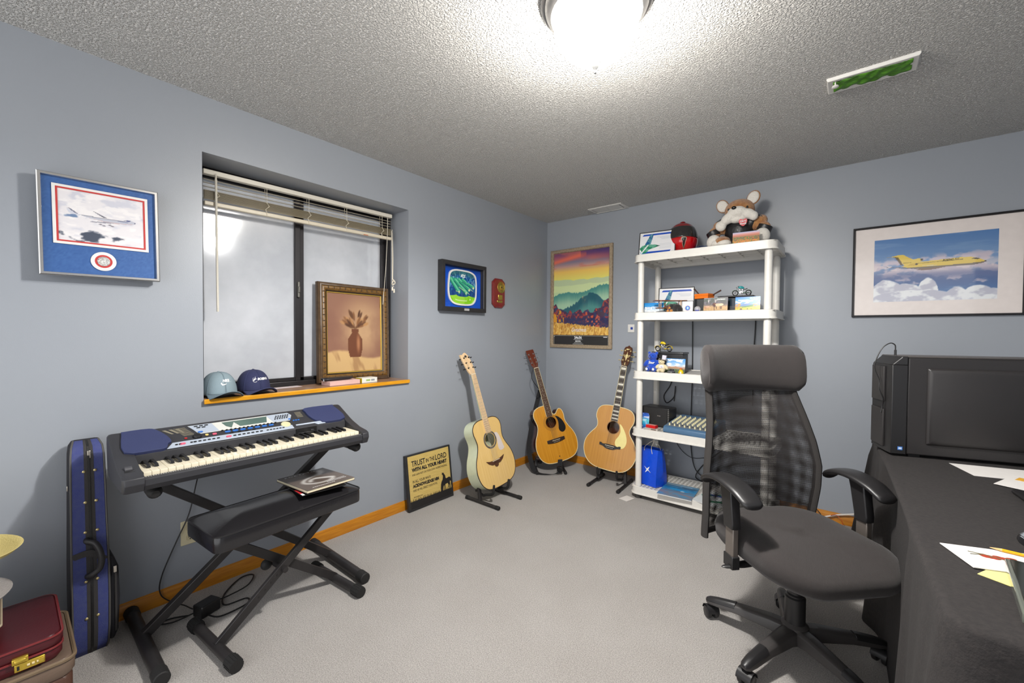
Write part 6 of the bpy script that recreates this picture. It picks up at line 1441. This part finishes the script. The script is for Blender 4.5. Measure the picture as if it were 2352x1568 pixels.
MB().box2((.04, .0, .4375), (.53, .214, .444)).build('top_panel', mat('tower_top', (70, 66, 64), .4), tw, bevel=.003)
stk = MB().box((.032, -.0035, .037), (.017, .001, .015)).build('sticker', mat('sticker_blue', (70, 120, 196), .3), tw); MB().box((.032, -.0042, .037), (.011, .0006, .008)).build('sticker_logo', mat('sticker_pale', (200, 216, 236), .3), stk)
for x in (.07, .50): MB().box2((x, .02, .0), (x + .04, .20, .014)).build('foot', TDK, tw)
jk_ = MB().tube([(.032, .06, .445), (.032, .06, .470)], .0045, 10).build('cable_plug', BLACKP, tw)
tcb = tag(MB().tube([tuple(TWM @ Vector(p)) for p in spline([(.032, .06, .470), (.030, .06, .492), (.012, .06, .500), (-.015, .06, .478), (-.035, .06, .43), (-.042, .06, .385), (-.026, .055, .33), (-.026, .05, .29), (-.012, .05, .245), (-.010, .06, .215), (-.016, .06, .18)], 6)], .0024, 6).build('audio_cable', MAT_CORD), 'thin black cable arching off the top of the computer tower', 'cable')
ds = thing('desktop_speaker', 'small black box speaker behind the computer tower', 'speaker', RZ(12, (2.652, -.835, DZ + .002)))
MB().box((0, 0, .092), (.10, .12, .182)).build('cabinet', TDK, ds, bevel=.004); MB().box((0, -.0605, .13), (.085, .002, .085)).build('front_grille', mat('speaker_grey', (58, 56, 56), .6), ds)

# ------------------------------------------------------------------ things on the desk
def flat(name, label, cat, w_, h_, x, y, rz, m, z=0., thick=.0012, part='sheet'):
    t = thing(name, label, cat, RZ(rz, (x, y, DZ + .0035 + z))); MB().box((0, 0, 0), (w_, h_, thick)).build(part, m, t); return t
PAP = mat('paper_bright', (226, 222, 218), .6)
p1 = flat('paper_sheet', 'white printed sheet partly under the computer tower', 'paper', .30, .17, 2.985, -1.155, 16, PAP); 
p2 = flat('paper_sheet', 'white sheet with an orange block lying in front of the computer tower', 'paper', .22, .28, 3.055, -1.285, -24, PAP, .0025)
MB().box((-.055, .015, .0008), (.07, .05, .0004)).build('orange_block', mat('print_orange', (226, 170, 60), .5), p2)
ln_ = MB()
for k in range(6): ln_.box((-.03 + .01 * k, .095 - .014 * k, .0008), (.10, .002, .0004))
ln_.build('printed_lines', mat('print_grey', (150, 146, 150), .6), p2, smooth=0)
kb2 = thing('computer_keyboard', 'black computer keyboard at the right edge of the desk', 'keyboard', RZ(-84, (3.02, -1.66, DZ + .004)))
MB().loft([[(x, -.075, 0), (x, .075, 0), (x, .075, .022), (x, -.075, .012)] for x in (-.22, .22)]).build('housing', BLACKP, kb2, bevel=.004)
kk = None
for r_ in range(5):
    for c_ in range(16):
        x = -.205 + .0255 * c_ + .005 * r_; y = .055 - .024 * r_
        if x > .205: continue
        if kk is None: kk = MB().loft([[(-.0105, -.0095, 0), (.0105, -.0095, 0), (.0105, .0095, 0), (-.0105, .0095, 0)], [(-.0085, -.0075, .006), (.0085, -.0075, .006), (.0085, .0075, .006), (-.0085, .0075, .006)]]).build('key', mat('key_grey', (46, 45, 46), .35), kb2, bevel=.001); o = kk
        else: o = kk.copy(); COL.objects.link(o)
        o.location = (x, y, .0145 + .0667 * (y + .075) * 1.)
ms = thing('computer_mouse', 'silver and black computer mouse on the cloth at the right edge', 'mouse', RZ(-78, (2.872, -1.975, DZ + .003)))
MB().loft([[(x, w_ * math.cos(a), .0 + h * max(0, math.sin(a)) ** .9) for a in [PI * k / 12 for k in range(13)]] for x, w_, h in ((-.052, .012, .010), (-.045, .024, .022), (-.02, .031, .034), (.01, .031, .036), (.04, .026, .026), (.055, .016, .012))]).build('body', mat('mouse_black', (26, 26, 28), .3), ms, smooth=80)
MB().loft([[(x, w_ * math.cos(a), .002 + h * math.sin(a)) for a in [PI * (k + 2) / 16 for k in range(13)]] for x, w_, h in ((-.050, .012, .010), (-.043, .0235, .0225), (-.02, .0305, .0345), (.01, .0305, .0365), (.036, .026, .0275))]).build('top_shell', mat('mouse_silver', (150, 156, 164), .2, metal=.3, coat=.5), ms, smooth=80)
stn = flat('sticky_note', 'pale yellow sticky note under the greeting card', 'note', .076, .076, 2.772, -2.232, -28, mat('note_yellow', (222, 214, 140), .6))
gcd = flat('greeting_card', 'white card with a red flower print, near the desk corner', 'card', .30, .118, 2.838, -2.112, 21, PAP, .0022, .002)
fl = MB(); 
for k in range(7): fl.ell((-.088 + .008 * k, .014 - .003 * (k % 3), .0012), (.010, .011 - .0008 * k, .0006), 10, 4)
fl.build('red_flower', mat('flower_red', (176, 48, 36), .5, var=(120, (120, 70, 40), 1.4)), gcd)
MB().tube([(-.112, .028, .0014), (-.085, .018, .0014), (-.05, -.004, .0014), (-.035, -.014, .0014)], .0011, 4).build('flower_stem', mat('stem_green', (96, 92, 60), .6), gcd); MB().tube([(-.115, .014, .0014), (-.09, .018, .0014)], .0011, 4).build('flower_stem', MATS['stem_green'], gcd)
pn = thing('pencil', 'yellow wooden pencil lying on the white card', 'pencil', RZ(-5, (2.868, -2.082, DZ + .0105)))
MB().tube([(-.080, 0, 0), (.10, 0, 0)], .0038, 6).build('shaft', mat('pencil_yellow', (236, 172, 20), .35), pn, smooth=0); MB().tube([(-.100, 0, 0), (-.080, 0, 0)], [.0006, .0038], 6).build('tip', mat('pencil_wood', (222, 180, 120), .6), pn)
tb_ = thing('glass_block', 'dark glass block with pale clear edges at the right edge of the desk', 'block', RZ(-6, (2.862, -2.318, DZ + .004)))
MB().box((0, 0, .0125), (.205, .272, .021)).build('glass_edge', mat('pale_edge', (96, 100, 92), .12, coat=.5), tb_, bevel=.003); MB().box((0, 0, .0245), (.192, .258, .004)).build('dark_top', mat('dark_glass', (34, 35, 28), .08, coat=.6), tb_, bevel=.001)

# ------------------------------------------------------------------ cords on the baseboard behind the chair
for lab, m_, r_, pts in (('white cable lying along the baseboard behind the chair', mat('white_cable', (222, 214, 206), .5), .0055, [(2.36, -.035, .03), (2.43, -.03, .062), (2.50, -.028, .085), (2.60, -.03, .12), (2.72, -.06, .16)]),
                         ('thin black cable curving over the baseboard beside the chair seat', MAT_CORD, .003, [(2.22, -.03, .09), (2.29, -.035, .092), (2.34, -.05, .06), (2.37, -.09, .01)]),
                         ('thin red wire curling by the white cable at the baseboard', mat('red_wire', (190, 70, 20), .5), .0018, [(2.40, -.04, .055), (2.43, -.045, .068), (2.46, -.06, .045), (2.475, -.09, .01), (2.53, -.10, .006), (2.60, -.09, .005)])):
    tag(MB().tube(spline(pts, 7), r_, 6).build('cable', m_), lab, 'cable')
# ------------------------------------------------------------------ venetian blind, pulled up
BLM = T(-.15, -2.380, 2.140) @ Matrix.Rotation(math.radians(.75), 4, 'X')
bl_ = thing('venetian_blind', 'cream venetian blind pulled up at the top of the window', 'blind', BLM)
BLC = mat('blind_cream', (218, 208, 186), .4); SLT = mat('slat_cream', (222, 208, 174), .4)
BW_ = 1.148
MB().box((0, 0, -.0135), (.032, BW_, .026)).build('headrail', mat('headrail_white', (222, 216, 202), .35), bl_, bevel=.003)
def slat(z, tilt, x=0):
    m = T(x, 0, z) @ Matrix.Rotation(math.radians(tilt), 4, 'Y')
    return MB().loft([[(-.0125, y, -.001), (0, y, .0015), (.0125, y, -.001), (.0125, y, -.0016), (0, y, .0009), (-.0125, y, -.0016)] for y in (-BW_ / 2 + .004, BW_ / 2 - .004)], True, False, m)
for z, tl in ((-.050, 12), (-.068, 8), (-.088, 10)): slat(z, tl).build('slat', BLC, bl_)
for k in range(11): slat(-.108 - .0042 * k, 2 + (k % 3)).build('slat', SLT, bl_)
MB().box((0, 0, -.176), (.026, BW_ - .006, .022)).build('bottom_rail', BLC, bl_, bevel=.004)
for y in (-.515, -.27, -.03, .22, .49):
    lc = MB()
    for dx in (-.014, .014): lc.tube([(dx, y, -.026), (dx, y, -.110), (dx * 1.3, y + .008, -.13), (dx * 1.2, y - .008, -.15), (dx, y, -.166)], .0012, 5)
    lc.tube([(.016, y - .006, -.11), (.02, y + .012, -.13), (.018, y - .01, -.15), (.014, y, -.188)], .0012, 5)
    lc.build('ladder_cord', BLC, bl_)
wd = MB(); wd.tube([(.028, -.522, -.02), (.026, -.522, -.05)], .003, 8); wd.tube([(.026, -.522, -.05), (.024, -.524, -.40), (.022, -.525, -.745)], .0058, 8); wd.build('tilt_wand', mat('wand_white', (226, 220, 206), .3), bl_)
CRD = mat('pull_cord', (222, 214, 196), .6)
for p in ([(.02, .532, -.03), (.022, .527, -.15), (.020, .512, -.40), (.012, .49, -.66)], [(.016, .572, -.11), (.022, .570, -.30), (.022, .566, -.49), (.03, .572, -.53)], [(.016, .566, -.12), (.026, .561, -.30), (.024, .562, -.50)], [(.012, .576, -.13), (.018, .577, -.32), (.024, .568, -.48)]): MB().tube(spline(p, 6), .0018, 6).build('pull_cord', CRD, bl_)
tk_ = MB().tube(spline([(.026, .560, -.47), (.04, .572, -.49), (.03, .580, -.505), (.02, .565, -.51), (.034, .556, -.50), (.03, .57, -.485)], 5), .0045, 6).build('cord_knot', CRD, bl_)
for y, z in ((.560, -.545), (.574, -.56)): MB().lathe([(.002, .018), (.005, .012), (.007, -.008), (.0055, -.012), (.0005, -.012)], 12, T(.03, y, z)).build('tassel', CRD, bl_)
MB().box((.0135, .36, -.184), (.001, .035, .004)).build('warning_sticker', mat('sticker_orange', (204, 96, 30), .5), bl_)

# ------------------------------------------------------------------ framed picture on the sill
ln = math.radians(2.2)
pt_ = thing('framed_painting', 'sepia painting in a carved gold-brown frame, leaning on the window glass', 'picture', basis((0, 1, 0), (-math.sin(ln), 0, math.cos(ln)), (-.200, -2.066, WZ0 + .001)) @ T(0, .3335, 0) @ Matrix.Rotation(math.radians(-.4), 4, 'Z'))
GF = wood('gilded_frame', (122, 88, 38), (88, 62, 28), .4, (6, 6, 6), nscale=12); DF = mat('dark_frame', (74, 54, 36), .45, var=(30, (96, 76, 54), 1.2))
PW, PH = .530, .663
frame_mb(PW, PH, [(0, 0), (0, .030), (.004, .036), (.010, .034), (.012, .040), (.020, .043), (.022, .040)] + [(.055, .020), (.055, 0)]).build('outer_frame', DF, pt_)
frame_mb(PW - .044, PH - .044, [(0, .030), (.002, .041), (.010, .046), (.019, .045), (.026, .038), (.030, .034), (.030, .020)]).build('carved_band', GF, pt_)
cv_ = MB(); 
for sx in (-1, 1):
    for k in range(15): cv_.ell((sx * (PW / 2 - .034), -.27 + .0385 * k, .0455), (.009, .0035, .003), 10, 6, Matrix.Identity(4))
for sy in (-1, 1):
    for k in range(11): cv_.ell((-.20 + .040 * k, sy * (PH / 2 - .034), .0455), (.0035, .009, .003), 10, 6)
cv_.build('carved_notches', mat('notch_dark', (60, 42, 22), .5), pt_)
frame_mb(PW - .104, PH - .104, [(0, .018), (0, .036), (.004, .034), (.008, .026), (.008, .018)]).build('inner_band', mat('dark_inner', (40, 30, 20), .5), pt_); frame_mb(PW - .118, PH - .118, [(0, .018), (.001, .030), (.006, .027), (.008, .020)]).build('gold_liner', mat('gold_liner', (206, 172, 84), .3, metal=.5), pt_)
c = Cv(.398, .528, 90, 120); c.a[:] = (136, 98, 80)
c.put(1 - sstep(.1, .55, np.hypot((c.u - .66) * .9, c.v - .58)), (184, 150, 112), .9); c.put(sstep(.5, .8, c.f(3, 3, 5)), (122, 84, 70), .4)
# generic sepia still life: a dark vase of dried leaves on a pale draped cloth
dr = .20 + .06 * np.sin(c.u * 5 + .5) + .03 * c.f(5, 2, 2); m_ = sstep(.02, -.02, c.v - dr); c.put(m_, (196, 162, 112)); c.put(m_ * sstep(.45, .65, fbm(c.u * 9 + c.v * 4, c.v * 3, 6, 3)), (150, 112, 76), .7)
c.poly([(.40, .18), (.36, .30), (.37, .42), (.44, .50), (.43, .55), (.57, .55), (.56, .50), (.63, .42), (.64, .30), (.60, .18)], (104, 62, 42)); c.ell(.56, .36, .03, .10, (176, 122, 86), .8, .8)
rn = random.Random(5)
for k in range(46):
    a = rn.uniform(.25, PI - .25); r = rn.uniform(.05, .27); x, y = .5 + r * 1.0 * math.cos(a), .56 + r * .85 * math.sin(a); c.ell(x, y, .05, .018, rn.choice([(92, 60, 40), (124, 84, 54), (170, 126, 82), (76, 48, 34)]), .4, .85, rot=a)
c.build('canvas', pt_, .021, .45, .2)

# ------------------------------------------------------------------ caps on the sill
def cap(label, M, m, m2, deco):
    t = thing('baseball_cap', label, 'cap', M)
    RX_, RY_, HZ = .092, .079, .112
    def cp(az, el, k=1.):
        ce = math.cos(el) ** .75; se = math.sin(el); return (k * RX_ * ce * math.cos(az), k * RY_ * ce * math.sin(az), .012 + k * HZ * se ** 1.0)
    MB().grid(lambda u, v: cp(2 * PI * u, PI / 2 * v * .999), 40, 16).build('crown', m, t, smooth=180, solid=.002)
    sm = MB()
    for k in range(6): sm.tube([cp(PI / 3 * k + PI / 6 * 0, PI / 2 * v / 10 * .99, 1.004) for v in range(11)], .0012, 5)
    sm.build('seam', m2, t); MB().ell((0, 0, .012 + HZ + .001), (.007, .007, .004), 12, 6).build('button', m, t)
    def brim_pt(u, v):
        a = (u - .5) * 2.25; r0x, r0y = RX_ * 1.0, RY_ * 1.0
        x0, y0 = r0x * math.cos(a), r0y * math.sin(a); ext = .080 * (math.cos(a * .66) ** .8)
        x = x0 + ext * v; y = y0 * (1 + .06 * v); return (x, y, .013 + .006 * v - .0 * v + .020 * v * 0 - (abs(y) / .08) ** 2 * .030 * v + .026 * v * (1 - (abs(y) / .085) ** 2) * .6)
    MB().grid(brim_pt, 28, 8).build('bill', m2, t, smooth=180, solid=.003)
    deco(t, cp); return t
def on_cap(cp, mb, az0, el0, k=1.012):
    vs = []
    for x, y, z in mb.v: vs.append(cp(az0 + x / .083, el0 + y / .10, k))
    return MB().add(vs, mb.f)
NK = mat('cap_greyblue', (134, 152, 160), .85, bump=(420, .4, .002)); NK2 = mat('cap_greyblue_bill', (112, 130, 140), .85, bump=(420, .4, .002)); NV = mat('cap_navy', (44, 48, 84), .85, bump=(420, .4, .002)); NV2 = mat('cap_navy_bill', (54, 60, 98), .85, bump=(420, .4, .002))
def deco1(t, cp):
    on_cap(cp, text_mb('NIKE', .020, .042, T(0, .006, 0), bold=.0012, shear=.25), .08, .62).build('lettering', WHITEINK, t, smooth=0)
    sw_ = [(-.030, -.006), (-.022, -.016), (-.008, -.014), (.034, .002), (-.006, -.008), (-.016, -.010), (-.022, -.006), (-.024, .0)]
    on_cap(cp, MB().add([(x, y, 0) for x, y in sw_], [(0, 1, 6, 7), (1, 2, 4, 5), (1, 5, 6), (2, 3, 4)]), .08, .60).build('emblem', WHITEINK, t, smooth=0)
def deco2(t, cp):
    on_cap(cp, text_mb('BOEING', .018, .072, T(.012, 0, 0), bold=.0008, shear=.3), .06, .62).build('lettering', WHITEINK, t, smooth=0)
    em_ = MB(); em_.add([(-.038, .004, 0), (-.032, .018, 0), (-.034, .003, 0), (-.024, .002, 0), (-.034, -.002, 0), (-.046, -.012, 0), (-.044, .0, 0)], [(0, 1, 2), (0, 2, 3, 4), (0, 4, 5, 6)])
    rg_ = [(-.036 + .012 * math.cos(a), -.002 + .014 * math.sin(a), 0) for a in [2.2 + 3.4 * i / 10 for i in range(11)]]; r2_ = [(-.036 + .0135 * math.cos(a), -.002 + .0155 * math.sin(a), 0) for a in [2.2 + 3.4 * i / 10 for i in range(11)]]
    em_.add(rg_ + r2_, [(i, i + 1, 12 + i, 11 + i) for i in range(10)]); on_cap(cp, em_, .06, .62).build('emblem', WHITEINK, t, smooth=0)
cap('grey-blue baseball cap with white tick emblem at the left end of the sill', T(-.085, -2.905, WZ0 + .0005) @ RZ(4), NK, NK2, deco1)
cap('navy baseball cap with slanted white lettering, beside the grey-blue cap on the sill', T(-.105, -2.735, WZ0 + .0005) @ RZ(6), NV, NV2, deco2)
# ------------------------------------------------------------------ small things on the sill
nb = thing('notepad', 'stack of pink paper in front of the framed painting on the sill', 'notepad', RZ(3, (-.075, -2.232, WZ0 + .001)))
MB().box((0, 0, .0135), (.10, .212, .027)).build('pages', mat('pink_pages', (226, 186, 178), .7, wave=(300, .4, .002, 'Z')), nb, bevel=.0015)
gl_ = thing('glasses_case', 'slim black zip pouch lying on the pink paper stack', 'pouch', RZ(4, (-.085, -2.250, WZ0 + .029)))
MB().loft([[(.034 * k * math.cos(a), y, .011 + .011 * k * math.sin(a)) for a in [2 * PI * i / 14 for i in range(14)]] for y, k in ((-.105, .55), (-.10, .85), (-.08, 1), (.07, .95), (.095, .75), (.102, .5))]).build('pouch', mat('pouch_black', (30, 30, 36), .45, bump=(150, .3, .003)), gl_, smooth=70)
MB().ell((.018, -.107, .004), (.006, .004, .014), 10, 8).build('zip_tag', CHROME, gl_)
bx2 = thing('small_carton', 'small white and yellow carton beside the pink paper stack', 'box', RZ(1, (-.06, -2.058, WZ0 + .001)))
MB().box((0, 0, .0165), (.075, .115, .033)).build('carton', mat('carton_white', (222, 222, 214), .4), bx2, bevel=.001); MB().box((0, -.058, .0165), (.074, .0008, .032)).build('yellow_end', mat('carton_yellow', (206, 190, 40), .4), bx2)
MB().box((.0379, -.012, .017), (.0006, .030, .012)).build('green_print', mat('print_green', (150, 176, 110), .5), bx2); MB().box((.0379, .024, .017), (.0006, .026, .012)).build('grey_print', mat('print_grey2', (140, 146, 150), .5), bx2)
sp2 = thing('paper_slip', 'pale paper slip lying on the sill beside the navy cap', 'paper', RZ(3, (-.160, -2.535, WZ0 + .001))); MB().box((0, 0, .0008), (.065, .16, .0008)).build('sheet', mat('slip_pale', (222, 206, 206), .6), sp2)
